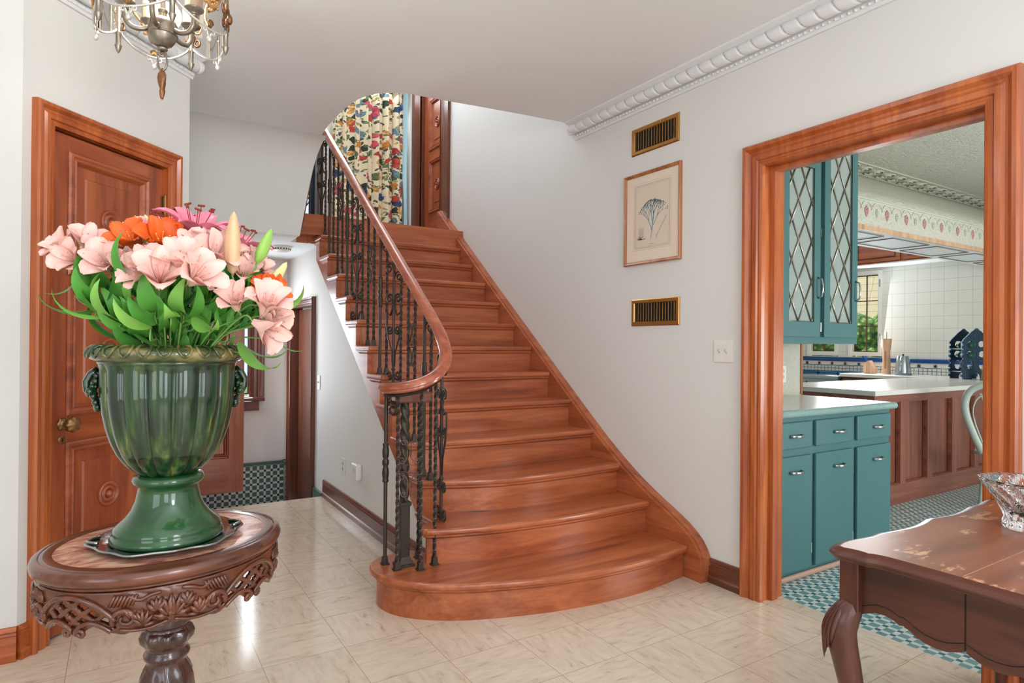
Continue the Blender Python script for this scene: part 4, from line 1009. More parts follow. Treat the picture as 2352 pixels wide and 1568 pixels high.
m = MB(); m.box(ux - 0.045, 4.32, 0.315, ux - 0.001, 4.44, 0.43); m.build('body', 'white_plastic', pg, bevel=0.012, bseg=4)
m = MB(); [m.box(ux - 0.0465, 4.35 + 0.018 * k, 0.375, ux - 0.0445, 4.357 + 0.018 * k, 0.395) for k in range(3)]; m.build('vent_slot', 'light_grey_plastic', pg)
sd_ = thing('smoke_detector', 'round white smoke detector on the passage soffit', 'smoke detector', (1.2, 5.75, 2.14))
m = MB(); m.lathe([(0.085, 0.0), (0.085, -0.012), (0.078, -0.016), (0.074, -0.035), (0.06, -0.045), (0.0001, -0.047)], (1.2, 5.75, 2.142), 32); m.build('body', 'white_plastic', sd_, smooth=True, angle=0.6)
m = MB()
for k in range(20):
    a = 2 * PI * k / 20; m.obox((1.2 + 0.0745 * math.cos(a), 5.75 + 0.0745 * math.sin(a), 2.117), (-math.sin(a), math.cos(a), 0), (math.cos(a), math.sin(a), 0), (0, 0, 1), 0.006, 0.0025, 0.006)
m.build('grille', 'iron', sd_)

# ------------------------------------------------------------------ passage: window, door frame, door leaf
PW = bpy.data.objects.new('window_1', None); COL.objects.link(PW); PW.location = (0.94, 6.75, 1.4); struct(PW)
wy = lambda a, z, d: (a, 6.75 - d, z)
m = MB(); m.frame(0.78, 1.105, 0.74, 2.06, casing_prof(0.14, 1.0), wy); m.build('casing', 'dark_wood_Z', PW)
m = MB(); m.box(0.65, 6.66, 0.70, 1.24, 6.75, 0.735); m.build('sill', 'dark_wood_X', PW, bevel=0.008)
m = MB(); m.box(0.69, 6.725, 0.60, 1.195, 6.75, 0.70); m.build('apron', 'dark_wood_X', PW)
m = MB(); m.frame(0.80, 1.09, 0.78, 2.04, [(0.0, -0.04), (0.0, -0.02), (0.015, -0.02), (0.015, -0.04)], wy, closed=True); m.build('sash', 'dark_wood_Z', PW)
m = MB(); m.box(0.80, 6.785, 0.78, 1.09, 6.789, 2.04); m.build('pane', 'thin_glass', PW)
PD = bpy.data.objects.new('door_2', None); COL.objects.link(PD); PD.location = (ux, 6.1, -0.36); struct(PD)
m = MB(); m.frame(5.68, 6.50, -0.36, 1.63, casing_prof(0.075, 1.0), lambda a, z, d: (ux - d, a, z)); m.build('casing', 'dark_wood_Z', PD)
m = MB(); m.frame(5.68, 6.50, -0.36, 1.63, [(0.001, -0.02), (0.0, 0.0), (0.0, 0.10)], lambda a, z, d: (ux + d, a, z)); m.build('jamb', 'dark_wood_Z', PD)
m = MB(); m.box(ux + 0.06, 5.69, -0.35, ux + 0.10, 6.49, 1.62)
m.build('leaf', 'dark_wood_Z', PD)
for zz in (1.35, 0.45, -0.15):
    m = MB(); m.box(ux + 0.02, 5.681, zz - 0.05, ux + 0.055, 5.69, zz + 0.05); m.box(ux + 0.048, 5.69, zz - 0.05, ux + 0.06, 5.72, zz + 0.05); m.build('hinge', 'black', PD)
EL = thing('entry_door', 'wooden panelled door leaf standing open behind the green urn', 'door', (0.95, 5.95, -0.30))
E0 = Vector((0.955, 5.95, 0)); eroot = EL; EL.rotation_euler = (0, 0, PI)
EL.location = (0.925, 5.95, 0.0)
panel_door(EL, 0.0, 0.70, -0.02, 2.08, [(0.28, 0.56, 0.12, 0.58), (0.66, 1.2, 0.12, 0.58), (1.3, 1.95, 0.12, 0.58)], 'door_wood_', y=0.0, med=False)

# ================================================================== LANDING (upstairs)
UD = bpy.data.objects.new('door_3', None); COL.objects.link(UD); UD.location = (WX, 6.1, LZ); struct(UD)
m = MB(); m.frame(5.79, 6.30, LZ, 4.34, [(0.0, 0.0), (0.0, 0.012), (0.03, 0.02), (0.05, 0.014), (0.12, 0.03), (0.2, 0.03), (0.2, 0.0)], lambda a, z, d: (WX - d, a, z)); m.build('casing', 'dark_wood_Z', UD)
m = MB(); m.frame(5.79, 6.30, LZ, 4.34, [(0.0, -0.02), (0.0, 0.02), (-0.0, 0.06)], lambda a, z, d: (WX + d, a, z)); m.build('jamb', 'dark_wood_Z', UD)
LF = thing('leaf', None, None, (WX + 0.04, 6.30, 0), rz=-PI / 2); LF.parent = UD; LF.matrix_parent_inverse = parent_inv(UD)
UDR = bpy.data.objects.new('door_4', None); COL.objects.link(UDR); UDR.location = (WX + 0.04, 6.30, 0); UDR.rotation_euler = (0, 0, -PI / 2); struct(UDR)
bpy.data.objects.remove(LF)
panel_door(UDR, 0.0, 0.51, LZ + 0.01, 4.33, [(2.70, 3.25, 0.14, 0.50), (3.37, 3.90, 0.14, 0.50)], 'door_wood_', y=0.0)
m = MB(); m.box(WX - 0.012, 5.725, LZ + 0.1, WX - 0.001, 5.742, 5.0); struct(m.build('trim_13', 'curtain_lining'))
# window with leaded diamonds
UW = bpy.data.objects.new('window_2', None); COL.objects.link(UW); UW.location = (1.35, 6.75, 2.6); struct(UW)
m = MB(); m.frame(0.95, 1.745, 2.62, 4.4, [(0.0, -0.06), (0.0, 0.0), (0.0, 0.015), (0.07, 0.02), (0.07, 0.0)], wy, closed=True); m.build('casing', 'white_plastic', UW)
m = MB(); m.frame(1.0, 1.70, 2.66, 4.36, [(0.045, -0.05), (0.045, -0.03), (0.0, -0.03), (0.0, -0.05)], wy, closed=True); m.build('sash', 'navy_iron', UW)
def leading(mb, a0, a1, z0, z1, dw, dh, mp, r=0.004, off=(0.0, 0.0)):
    """diagonal lead lines clipped to a rectangle"""
    for sgn in (-1, 1):
        for k in range(-30, 60):
            # z = z0 + off + dh*(k + sgn*(a-a0)/dw)
            pts = []
            for a in (a0, a1):
                z = z0 + off[1] + dh * (k + sgn * (a - a0 + off[0]) / dw)
                pts.append((a, z))
            (xa, za), (xb, zb) = pts
            if max(za, zb) <= z0 or min(za, zb) >= z1: continue
            def clip(xa, za, xb, zb):
                P = [(xa, za), (xb, zb)]; out = []
                for i in (0, 1):
                    x, z = P[i]; X2, Z2 = P[1 - i]
                    if z < z0: x, z = x + (X2 - x) * (z0 - z) / (Z2 - z), z0
                    if z > z1: x, z = x + (X2 - x) * (z1 - z) / (Z2 - z), z1
                    out.append((x, z))
                return out
            (xa, za), (xb, zb) = clip(xa, za, xb, zb)
            mb.tube([mp(xa, za, 0), mp(xb, zb, 0)], r, 5)
m = MB(); leading(m, 1.0, 1.70, 2.66, 4.36, 0.20, 0.30, lambda a, z, d: (a, 6.79, z), 0.007); m.build('leading', 'navy_iron', UW, smooth=True)
m = MB(); m.box(1.0, 6.793, 2.66, 1.70, 6.796, 4.36); m.build('pane', 'thin_glass', UW)
def cloth(name, x0, x1, y, z0, z1, amp, nw, mat, label, cat, us=1.0, ph=0.0, seed=1):
    rnd = random.Random(seed); nx, nz = 120, 40; rows = []; uv = {}
    phs = [rnd.uniform(-0.6, 0.6) for _ in range(nw * 2 + 2)]
    for k in range(nz + 1):
        z = lerp(z0, z1, k / nz); row = []
        for j in range(nx + 1):
            t = j / nx; w_ = t * nw * 2 * PI + 0.5 * math.sin(t * 9 + ph) + 0.15 * math.sin(z * 2.3 + t * 5)
            yy = y + amp * math.sin(w_) * (0.8 + 0.2 * math.sin(z * 1.7 + t * 3)) + amp * 0.35 * math.sin(2.1 * w_ + 1)
            row.append((lerp(x0, x1, t) + 0.01 * math.sin(w_ * 2), yy, z))
        rows.append(row)
    m = MB(); m.sheet(rows); o = m.build(name, mat, None, smooth=True, recalc=False)
    uvl = o.data.uv_layers.new(name='UVMap')
    for li, l in enumerate(o.data.loops):
        vi = l.vertex_index; j = vi % (nx + 1); k = vi // (nx + 1)
        uvl.data[li].uv = (us * (x1 - x0) * 1.35 * j / nx, us * (z1 - z0) * k / nz)
    if label: tag(o, label, cat)
    return o
CU = cloth('floral_curtain', 1.885, 2.665, 6.60, LZ + 0.01, 4.55, 0.038, 6, 'floral_cloth', 'long curtain with red, blue and green flowers on the landing', 'curtain', 1.0)
m = MB(); m.sheet([[(2.672 + 0.012 * math.sin(z * 3), 6.60 + 0.02 * math.sin(z * 4 + u), z) for z in [LZ + 0.02 + 0.1 * k for k in range(22)]] for u in (0, 1)][:1] + [[(2.735 + 0.008 * math.sin(z * 3 + 1), 6.62, z) for z in [LZ + 0.02 + 0.1 * k for k in range(22)]]])
li = m.build('lining', 'curtain_lining', CU, smooth=True)
m = MB(); m.tube([(1.70, 6.62, 4.58), (2.74, 6.62, 4.58)], 0.016, 12); rd = m.build('curtain_pole', 'dark_wood_X'); tag(rd, 'dark wooden pole the floral curtain hangs from', 'curtain pole')
BL = cloth('dark_drape', 1.735, 1.80, 6.66, LZ + 0.01, 4.4, 0.006, 2, 'upstairs_dark_cloth', 'narrow dark drape beside the leaded landing window', 'drape')
m = MB(); m.box(1.815, 6.70, LZ, 1.88, 6.749, 4.5); struct(m.build('trim_14', 'white_plastic'))

# ================================================================== KITCHEN
m = MB(); m.box(WX + 0.13, 2.72, 0, 4.2, 2.84, 3.0); struct(m.build('wall_kitchen_stub', 'textured_plaster'))
m = MB(); m.box(4.185, 2.712, 0.95, 4.206, 2.845, 2.9); struct(m.build('trim_15', 'frame_wood'))
KX = 8.6
def kb(z0, z1, a, b): m.box(KX, a, z0, KX + 0.12, b, z1)
m = MB()
kb(0, 1.155, -1.1, 6.2); kb(2.33, 3.0, -1.1, 6.2); kb(1.155, 2.33, -1.1, 4.41); kb(1.155, 2.33, 4.873, 5.01); kb(1.155, 2.33, 5.48, 6.2)
struct(m.build('wall_kitchen_window', 'kitchen_wall_tile'))
m = MB(); m.box(WX + 0.1, 6.2, 0, KX + 0.1, 6.3, 3.0); struct(m.build('wall_kitchen_back', 'kitchen_wall_tile'))
m = MB(); m.box(WX + 0.13, -1.2, 0, KX + 0.1, -1.1, 3.0); struct(m.build('wall_kitchen_near', 'textured_plaster'))
m = MB(); m.box(WX + 0.13, -1.1, 2.9, KX, 3.2, 2.95); m.box(WX + 0.13, 3.2, 2.9, KX, 6.2, 2.95); struct(m.build('ceiling_kitchen', 'textured_plaster'))
# hood soffit over the peninsula: fascia, cove, panelled underside
m = MB()
cv = [(2.43, 2.15), (2.43, 2.35), (2.45, 2.40), (2.52, 2.46), (2.66, 2.56), (2.85, 2.70), (3.05, 2.82), (3.2, 2.90)]
m.sheet([[(4.2, a, b) for a, b in cv], [(KX, a, b) for a, b in cv]])
m.add([(4.2, a, b) for a, b in cv] + [(4.2, 3.3, 2.9), (4.2, 2.84, 2.15)], [tuple(range(len(cv) + 2))])
m.sheet([[(4.2, 2.84, 2.15), (4.2, 3.3, 2.9)], [(KX, 2.84, 2.15), (KX, 3.3, 2.9)]])
struct(m.build('ceiling_soffit', 'textured_plaster', smooth=True, angle=0.5))
m = MB(); m.box(4.2, 2.425, 2.135, KX, 2.845, 2.152); struct(m.build('trim_16', 'white_plaster'))
m = MB(); m.box(4.2, 2.415, 2.13, KX, 2.43, 2.165); struct(m.build('trim_17', 'pale_wood'))
SP = bpy.data.objects.new('trim_18', None); COL.objects.link(SP); SP.location = (6, 2.8, 2.13); struct(SP)
for k in range(6):
    xa = 4.32 + k * 0.70; m = MB()
    m.frame(xa, xa + 0.55, 2.50, 2.78, [(0.0, 0.0), (0.002, 0.006), (0.008, 0.006), (0.010, 0.0)], lambda a, z, d: (a, z, 2.135 - d), closed=True); m.build('soffit_panel', 'soffit_line', SP)
# frieze: two fillets, arches, bunches of grapes
FR = bpy.data.objects.new('trim_19', None); COL.objects.link(FR); FR.location = (6, 2.43, 2.3); struct(FR)
plain('relief_red', srgb(186, 140, 130), 0.7, var=0.12, bscale=80); plain('relief_green', srgb(176, 190, 166), 0.7); plain('relief_pale', srgb(202, 206, 188), 0.7)
for zz in (2.345, 2.36):
    m = MB(); m.tube([(4.21, 2.428, zz), (KX, 2.428, zz)], 0.005, 6); m.build('fillet', 'relief_pale', FR)
for k in range(29):
    xc = 4.377 + 0.14 * k
    m = MB(); m.tube([(xc + 0.07 * math.cos(PI * t / 8), 2.427, 2.285 + 0.055 * math.sin(PI * t / 8)) for t in range(9)], 0.003, 5); m.build('arch_relief', 'relief_pale', FR)
    red = k % 2 == 1; m = MB(); s = 1.0 if red else 0.75
    for (gx, gz) in ((0, 0.026), (-0.016, 0.014), (0.016, 0.014), (-0.018, -0.002), (0, 0.0), (0.018, -0.002), (-0.011, -0.018), (0.011, -0.018), (0, -0.032)): m.sphere((xc + gx * s, 2.428, 2.272 + gz * s), 0.0115 * s, 6, 4, (1, 0.4, 1))
    m.build('grape_relief', 'relief_red' if red else 'relief_green', FR, smooth=True)
# moulded scroll band on the ceiling
BD = bpy.data.objects.new('trim_20', None); COL.objects.link(BD); BD.location = (6, 3.08, 2.9); struct(BD)
for yy in (2.966, 3.195):
    m = MB(); L = KX - 4.25; nn = int(L / 0.035)
    m.tube([(4.25, yy, 2.898), (KX, yy, 2.898)], 0.006, 6)
    for k in range(nn): m.sphere((4.25 + 0.035 * (k + 0.5), yy - 0.012 * (1 if yy < 3.1 else -1) * -1, 2.897), 0.011, 6, 4, (1, 1, 0.7))
    m.build('bead_moulding', 'relief_pale', BD, smooth=True)
for k in range(21):
    xc = 4.45 + k * 0.2; m = MB()
    for s in (0, PI):
        pts = [(xc + (0.012 + 0.085 * t / 26) * math.cos(s + 2 * PI * 1.1 * t / 26), 3.08 + (0.012 + 0.085 * t / 26) * math.sin(s + 2 * PI * 1.1 * t / 26), 2.897) for t in range(27)]
        m.tube(pts, 0.008, 6, rs=[0.012 - 0.007 * t / 26 for t in range(27)])
    m.build('scroll_relief', 'relief_pale', BD, smooth=True)

# kitchen windows
def kwin(n, y0, y1, f0, f1):
    o = bpy.data.objects.new('window_%d' % n, None); COL.objects.link(o); o.location = (KX, (y0 + y1) / 2, 1.7); struct(o)
    mp = lambda a, z, d: (KX - d, a, z)
    m = MB(); m.frame(y0, y1, 1.225, 2.27, [(0.0, -0.06), (0.0, 0.006), (0.012, 0.012), (y0 - f0, 0.012), (y0 - f0, -0.02)], mp, closed=True); m.build('casing', 'white_plastic', o)
    m = MB(); m.frame(y0 + 0.012, y1 - 0.012, 1.237, 2.258, [(0.012, -0.045), (0.0, -0.045), (0.0, -0.055)], mp, closed=True)
    m.box(KX + 0.045, (y0 + y1) / 2 - 0.008, 1.23, KX + 0.055, (y0 + y1) / 2 + 0.008, 2.265)
    for zz in (1.576, 1.921): m.box(KX + 0.045, y0, zz - 0.007, KX + 0.055, y1, zz + 0.007)
    m.build('glazing_bar', 'dark_wood_Z', o)
    m = MB(); m.box(KX + 0.058, y0, 1.225, KX + 0.061, y1, 2.27); m.build('pane', 'thin_glass', o)
    for zz in (2.15, 1.42):
        m = MB(); m.box(KX - 0.02, f0 + 0.02, zz - 0.05, KX - 0.01, f0 + 0.03, zz + 0.05); m.build('hinge', 'chrome', o)
kwin(3, 4.465, 4.81, 4.41, 4.873); kwin(4, 5.067, 5.42, 5.01, 5.48)
# backsplash: cobalt rail, flower tiles, mosaic
m = MB(); m.box(KX - 0.03, 1.0, 1.092, KX, 6.2, 1.148); struct(m.build('trim_21', 'cobalt', bevel=0.01))
m = MB(); m.box(KX - 0.012, 1.0, 1.025, KX, 6.2, 1.092); struct(m.build('trim_22', 'counter_white'))
m = MB(); m.box(KX - 0.008, 1.0, 0.95, KX, 6.2, 1.025); struct(m.build('trim_23', 'mosaic_tile'))
RT = bpy.data.objects.new('trim_24', None); COL.objects.link(RT); RT.location = (KX, 4, 1.06); struct(RT)
for k in range(16):
    yc = 3.0 + 0.19 * k; m = MB()
    for q in range(8):
        a = PI * q / 8 * 2; m.obox((KX - 0.013, yc + 0.014 * math.cos(a), 1.058 + 0.014 * math.sin(a)), (1, 0, 0), (0, math.cos(a), math.sin(a)), (0, -math.sin(a), math.cos(a)), 0.001, 0.012, 0.0035)
    m.build('rosette', 'navy_iron', RT)
    m = MB(); m.tube([(KX - 0.0125, yc - 0.095 + 0.019 * t, 1.030 + 0.006 * math.sin(PI * t / 10)) for t in range(11)], 0.004, 4); m.build('scallop', 'tile_cap', RT)

# teal base cabinet
BC = thing('base_cabinet', 'teal painted base cabinet with three drawers inside the kitchen doorway', 'cabinet', (3.6, 2.4, 0))
m = MB(); m.box(2.91, 2.108, 0.0, 4.2, 2.715, 0.905); m.build('body', 'teal_paint', BC)
m = MB(); m.box(2.91, 2.085, 0.0, 4.2, 2.108, 0.03); m.build('toe_strip', 'pale_wood' if False else 'toe_wood' if 'toe_wood' in MATS else 'frame_wood', BC, bevel=0.01)
def cup_handle(parent, xc, y, zc, wd=0.1):
    m = MB(); m.tube([(xc - wd / 2, y, zc), (xc - wd / 2 + 0.004, y - 0.018, zc), (xc - wd / 4, y - 0.03, zc), (xc, y - 0.033, zc), (xc + wd / 4, y - 0.03, zc), (xc + wd / 2 - 0.004, y - 0.018, zc), (xc + wd / 2, y, zc)], 0.007, 8, flat=(0.7, 1.3)); m.build('handle', 'chrome', parent, smooth=True)
def hinge(parent, x, y, z):
    m = MB(); m.box(x - 0.008, y - 0.002, z - 0.03, x + 0.008, y, z + 0.03); m.tube([(x, y - 0.004, z - 0.028), (x, y - 0.004, z + 0.028)], 0.004, 8); m.build('hinge', 'chrome', parent)
for (a, b) in ((2.955, 3.335), (3.373, 3.758), (3.801, 4.186)):
    m = MB(); m.box(a, 2.088, 0.728, b, 2.108, 0.876); d = m.build('drawer', 'teal_paint', BC, bevel=0.006); cup_handle(d, (a + b) / 2 + 0.03, 2.088, 0.80)
    m = MB(); m.box(a, 2.088, 0.048, b, 2.108, 0.686); d = m.build('door', 'teal_paint', BC, bevel=0.006); cup_handle(d, (a + b) / 2 + 0.03, 2.088, 0.60)
    for zz in (0.56, 0.15): hinge(d, b + 0.016, 2.106, zz)
CT = thing('tiled_countertop', 'pale tiled countertop with ribbed edge on the teal cabinet', 'countertop', (3.6, 2.4, 0.905))
m = MB(); m.box(2.91, 2.075, 0.9052, 4.2, 2.718, 0.945); m.build('top', 'counter_white', CT)
m = MB(); rows = []
plain('edge_tile', srgb(142, 172, 168), 0.2, var=0.05)
nrib = 86
for k in range(nrib * 4 + 1):
    x = 2.91 + 1.3 * k / (nrib * 4); r = 0.022 if k % 4 else 0.0195
    rows.append([(x, 2.078 - r * math.cos(t) * 1.0, 0.925 + r * math.sin(t)) for t in [lerp(-PI / 2, PI / 2, q / 8) for q in range(9)]])
m.sheet(rows); m.build('ribbed_edge', 'edge_tile', CT, smooth=True, angle=0.3)
m = MB(); m.box(4.2, 2.07, 0.903, 4.222, 2.718, 0.944); m.build('side_edge', 'edge_tile', CT, bevel=0.008)

# teal wall cabinet with leaded glass doors
UC = thing('wall_cabinet', 'teal wall cabinet with diamond leaded glass doors', 'cabinet', (3.6, 2.5, 1.315))
m = MB()
m.box(2.91, 2.33, 1.315, 4.19, 2.719, 1.335); m.box(4.17, 2.33, 1.335, 4.19, 2.719, 2.9); m.box(2.91, 2.33, 1.335, 2.93, 2.719, 2.9); m.box(3.73, 2.33, 1.335, 3.77, 2.719, 2.9); m.box(2.93, 2.70, 1.335, 4.17, 2.719, 2.9)
m.box(2.91, 2.312, 1.315, 4.19, 2.33, 1.36); m.box(3.29, 2.312, 1.36, 3.34, 2.33, 2.9); m.box(3.725, 2.312, 1.36, 3.775, 2.33, 2.9); m.box(4.15, 2.312, 1.36, 4.19, 2.33, 2.9); m.box(2.91, 2.312, 1.36, 2.95, 2.33, 2.9)
m.build('body', 'teal_paint', UC)
for zz in (1.62, 1.98, 2.33, 2.62):
    m = MB(); m.box(2.93, 2.36, zz, 4.17, 2.70, zz + 0.018); m.build('shelf', 'pale_wood', UC)
for (a, b, zt) in ((2.95, 3.29, 2.80), (3.345, 3.728, 2.475), (3.775, 4.152, 2.80)):
    m = MB(); st_ = 0.062; ya, yb = 2.29, 2.312
    m.box(a, ya, 1.358, a + st_, yb, zt); m.box(b - st_, ya, 1.358, b, yb, zt); m.box(a + st_, ya, 1.358, b - st_, yb, 1.45); m.box(a + st_, ya, zt - 0.065, b - st_, yb, zt)
    d = m.build('door', 'teal_paint', UC)
    m = MB(); m.box(a + st_, 2.302, 1.45, b - st_, 2.305, zt - 0.065); m.build('glass', 'obscure_glass', d)
    m = MB(); leading(m, a + st_, b - st_, 1.45, zt - 0.065, 0.136, 0.250, lambda q, z, dd: (q, 2.299, z), 0.0058, off=(0.03, 0.0)); m.frame(a + st_, b - st_, 1.45, zt - 0.065, [(0, 0), (-0.006, 0.004), (-0.006, 0)], lambda q, z, dd: (q, 2.301 - dd, z), closed=True); m.build('leading', 'pewter', d, smooth=True)
    m = MB(); xh = b - 0.022; m.tube([(xh, 2.29, 1.60), (xh, 2.265, 1.612), (xh, 2.258, 1.65), (xh, 2.258, 1.68), (xh, 2.265, 1.718), (xh, 2.29, 1.73)], 0.006, 8); m.build('handle', 'chrome', d, smooth=True)
    for zz in (1.42, 2.02): hinge(d, a - 0.012, 2.311, zz)
m = MB(); m.box(3.342, 2.291, 2.475, 3.73, 2.312, 2.88); m.build('upper_panel', 'teal_paint', UC)

tp = plate('cream socket plate on the plaster wall above the teal cabinet', 'electrical_outlet', 'outlet', (3.95, 2.719, 1.10), (0, -1, 0), 0.12, 0.12, 2, 'outlet')

# panelled peninsula
PN = thing('peninsula_cabinet', 'brown wood panelled peninsula base behind the teal cabinet', 'cabinet', (6.8, 3.1, 0))
m = MB(); m.box(5.08, 2.70, 0, 8.6, 3.55, 0.905); m.build('body', 'panel_wood_Z', PN)
m = MB(); m.box(5.08, 2.66, 0, 8.6, 2.70, 0.165); m.build('bottom_rail', 'panel_wood_X', PN)
m = MB(); m.box(5.08, 2.66, 0.845, 8.6, 2.70, 0.905); m.build('top_rail', 'panel_wood_X', PN)
xs = [(5.08, 5.11)] + [(5.485 + 0.456 * k, 5.575 + 0.456 * k) for k in range(7)]
for a, b in xs:
    m = MB(); m.box(a, 2.66, 0.165, min(b, 8.6), 2.70, 0.845); m.build('stile', 'panel_wood_Z', PN)
for k in range(len(xs) - 1):
    a, b = xs[k][1], xs[k + 1][0]; m = MB(); m.frame(a, b, 0.165, 0.845, [(-0.001, 0.0), (-0.001, 0.026), (-0.006, 0.026), (-0.007, 0.0)], lambda q, z, dd: (q, 2.694 - dd, z), closed=True); m.build('bead', 'panel_wood_X', PN)
KT = thing('peninsula_countertop', 'long off white stone countertop on the wood panelled peninsula', 'countertop', (6.8, 3.1, 0.905))
m = MB(); m.prism_z([(5.05, 2.635), (8.58, 2.635), (8.58, 4.60), (7.93, 4.60), (7.93, 3.60), (5.05, 3.60)], 0.906, 0.948); m.build('top', 'counter_white', KT, bevel=0.006)
LC = thing('base_cabinet', 'dark wood base cabinet beside the range under the white counter', 'cabinet', (8.2, 4.1, 0))
m = MB(); m.box(7.97, 3.56, 0, 8.59, 4.59, 0.905); m.build('body', 'dark_wood_Z', LC)
m = MB(); m.box(7.95, 3.62, 0.1, 7.97, 4.56, 0.88); m.build('door', 'dark_wood_Z', LC)
# range
RG = thing('cooking_range', 'stainless steel cooking range with blue top below the kitchen windows', 'range', (8.25, 5.1, 0))
m = MB(); m.box(7.97, 4.61, 0, 8.56, 5.75, 0.86); m.build('body', 'steel', RG)
m = MB(); m.box(7.90, 4.605, 0.86, 8.57, 5.76, 0.915); m.build('bullnose', 'steel', RG, bevel=0.015)
for k in range(6):
    m = MB(); m.lathe([(0.022, 0), (0.022, 0.02), (0.016, 0.03), (0.0001, 0.03)], (7.97, 4.75 + 0.17 * k, 0.80), 16, ax=(-1, 0, 0)); kk = m.build('knob', 'chrome', RG, smooth=True, angle=0.5)
for k in range(4):
    a = 4.63 + k * 0.28; m = MB(); m.box(7.95, a, 0.928, 8.50, a + 0.015, 0.955); m.box(7.95, a + 0.25, 0.928, 8.50, a + 0.265, 0.955)
    for q in range(6): m.box(7.95 + q * 0.107, a, 0.94, 7.965 + q * 0.107, a + 0.265, 0.955)
    for q in (7.955, 8.485): m.box(q, a, 0.915, q + 0.012, a + 0.012, 0.93)
    m.build('grate', 'range_top', RG)
m = MB(); m.box(8.545, 4.61, 0.915, 8.57, 5.75, 0.955); m.build('back_guard', 'steel', RG)
# wood wall cabinets over the windows
WC = thing('wall_cabinet', 'brown wood wall cabinets above the kitchen windows', 'cabinet', (8.45, 4.2, 2.37))
m = MB(); m.box(8.27, 3.32, 2.37, 8.598, 5.9, 2.89); m.build('body', 'door_wood_Z', WC)
for k in range(4):
    a = 3.40 + 0.62 * k; m = MB(); m.box(8.25, a, 2.39, 8.27, a + 0.58, 2.87); d = m.build('door', 'door_wood_Y', WC, bevel=0.004)
    m = MB(); m.frame(a + 0.07, a + 0.51, 2.45, 2.81, [(0.0, 0.0), (0.008, 0.008), (0.02, 0.0)], lambda q, z, dd: (8.25 - dd, q, z), closed=True); m.build('panel_moulding', 'dark_wood_Y', d)
    m = MB(); m.sphere((8.235, a + 0.05, 2.52), 0.018, 10, 6); m.build('knob', 'white_plastic', d, smooth=True)
m = MB(); m.box(8.24, 3.31, 2.355, 8.6, 5.95, 2.37); struct(m.build('trim_25', 'white_plaster'))

# counter objects
kt = thing('electric_kettle', 'brushed steel electric kettle on the white counter', 'kettle', (8.30, 4.0, 0.948))
X, Y, Z0 = 8.30, 4.0, 0.948
m = MB(); m.lathe([(0.095, 0), (0.097, 0.012), (0.092, 0.022), (0.0001, 0.022)], (X, Y, Z0), 32); m.build('base', 'kettle_base', kt, smooth=True, angle=0.5)
m = MB(); m.lathe([(0.086, 0.024), (0.086, 0.05), (0.078, 0.14), (0.070, 0.225), (0.066, 0.238), (0.0001, 0.242)], (X, Y, Z0), 32); m.build('body', 'steel', kt, smooth=True, angle=0.6)
m = MB(); m.tube([(X - 0.06, Y - 0.02, Z0 + 0.225), (X - 0.10, Y - 0.03, Z0 + 0.22), (X - 0.125, Y - 0.035, Z0 + 0.17), (X - 0.125, Y - 0.03, Z0 + 0.09), (X - 0.10, Y - 0.02, Z0 + 0.055), (X - 0.07, Y - 0.015, Z0 + 0.05)], 0.013, 8); m.build('handle', 'steel', kt, smooth=True)
m = MB(); m.prism([(0.045, -0.02), (0.045, 0.02), (0.09, 0.0)], lambda p: (X - p[1], Y - p[0], Z0 + 0.20), lambda p: (X - p[1], Y - p[0] * 1.05, Z0 + 0.24)); m.build('spout', 'steel', kt)
m = MB(); m.sphere((X, Y, Z0 + 0.25), 0.012, 10, 6); m.build('lid_knob', 'black', kt, smooth=True)
pm_ = thing('pepper_mill', 'tall waisted pale wooden mill beside the knife block', 'mill', (8.38, 4.24, 0.948))
m = MB(); m.lathe([(0.052, 0), (0.050, 0.05), (0.044, 0.20), (0.042, 0.28), (0.050, 0.36), (0.058, 0.44), (0.058, 0.455), (0.0001, 0.455)], (8.38, 4.24, 0.948), 24); m.build('body', 'pale_wood', pm_, smooth=True, angle=0.6)
m = MB(); m.tube([(8.38, 4.24, 1.403), (8.38, 4.24, 1.49)], 0.006, 8); m.build('spindle', 'steel', pm_)
m = MB(); m.box(8.325, 4.225, 1.02, 8.333, 4.24, 1.24); m.build('inset', 'frame_wood', pm_)
kn_ = thing('knife_block', 'small pale wooden knife block with blue handled knives', 'knife block', (8.30, 4.40, 0.948))
m = MB(); m.prism([(0.0, 0.0), (0.12, 0.0), (0.12, 0.07), (0.06, 0.17), (-0.01, 0.13)], lambda p: (8.25, 4.44 - p[0] + 0.02, 0.948 + p[1]), lambda p: (8.34, 4.44 - p[0] + 0.02, 0.948 + p[1])); m.build('block', 'pale_wood', kn_)
for k in range(3):
    m = MB(); m.tube([(8.27 + 0.025 * k, 4.43, 1.085), (8.27 + 0.025 * k, 4.485, 1.175)], 0.010, 6, flat=(0.8, 1.2)); m.build('knife_handle', 'cobalt', kn_)

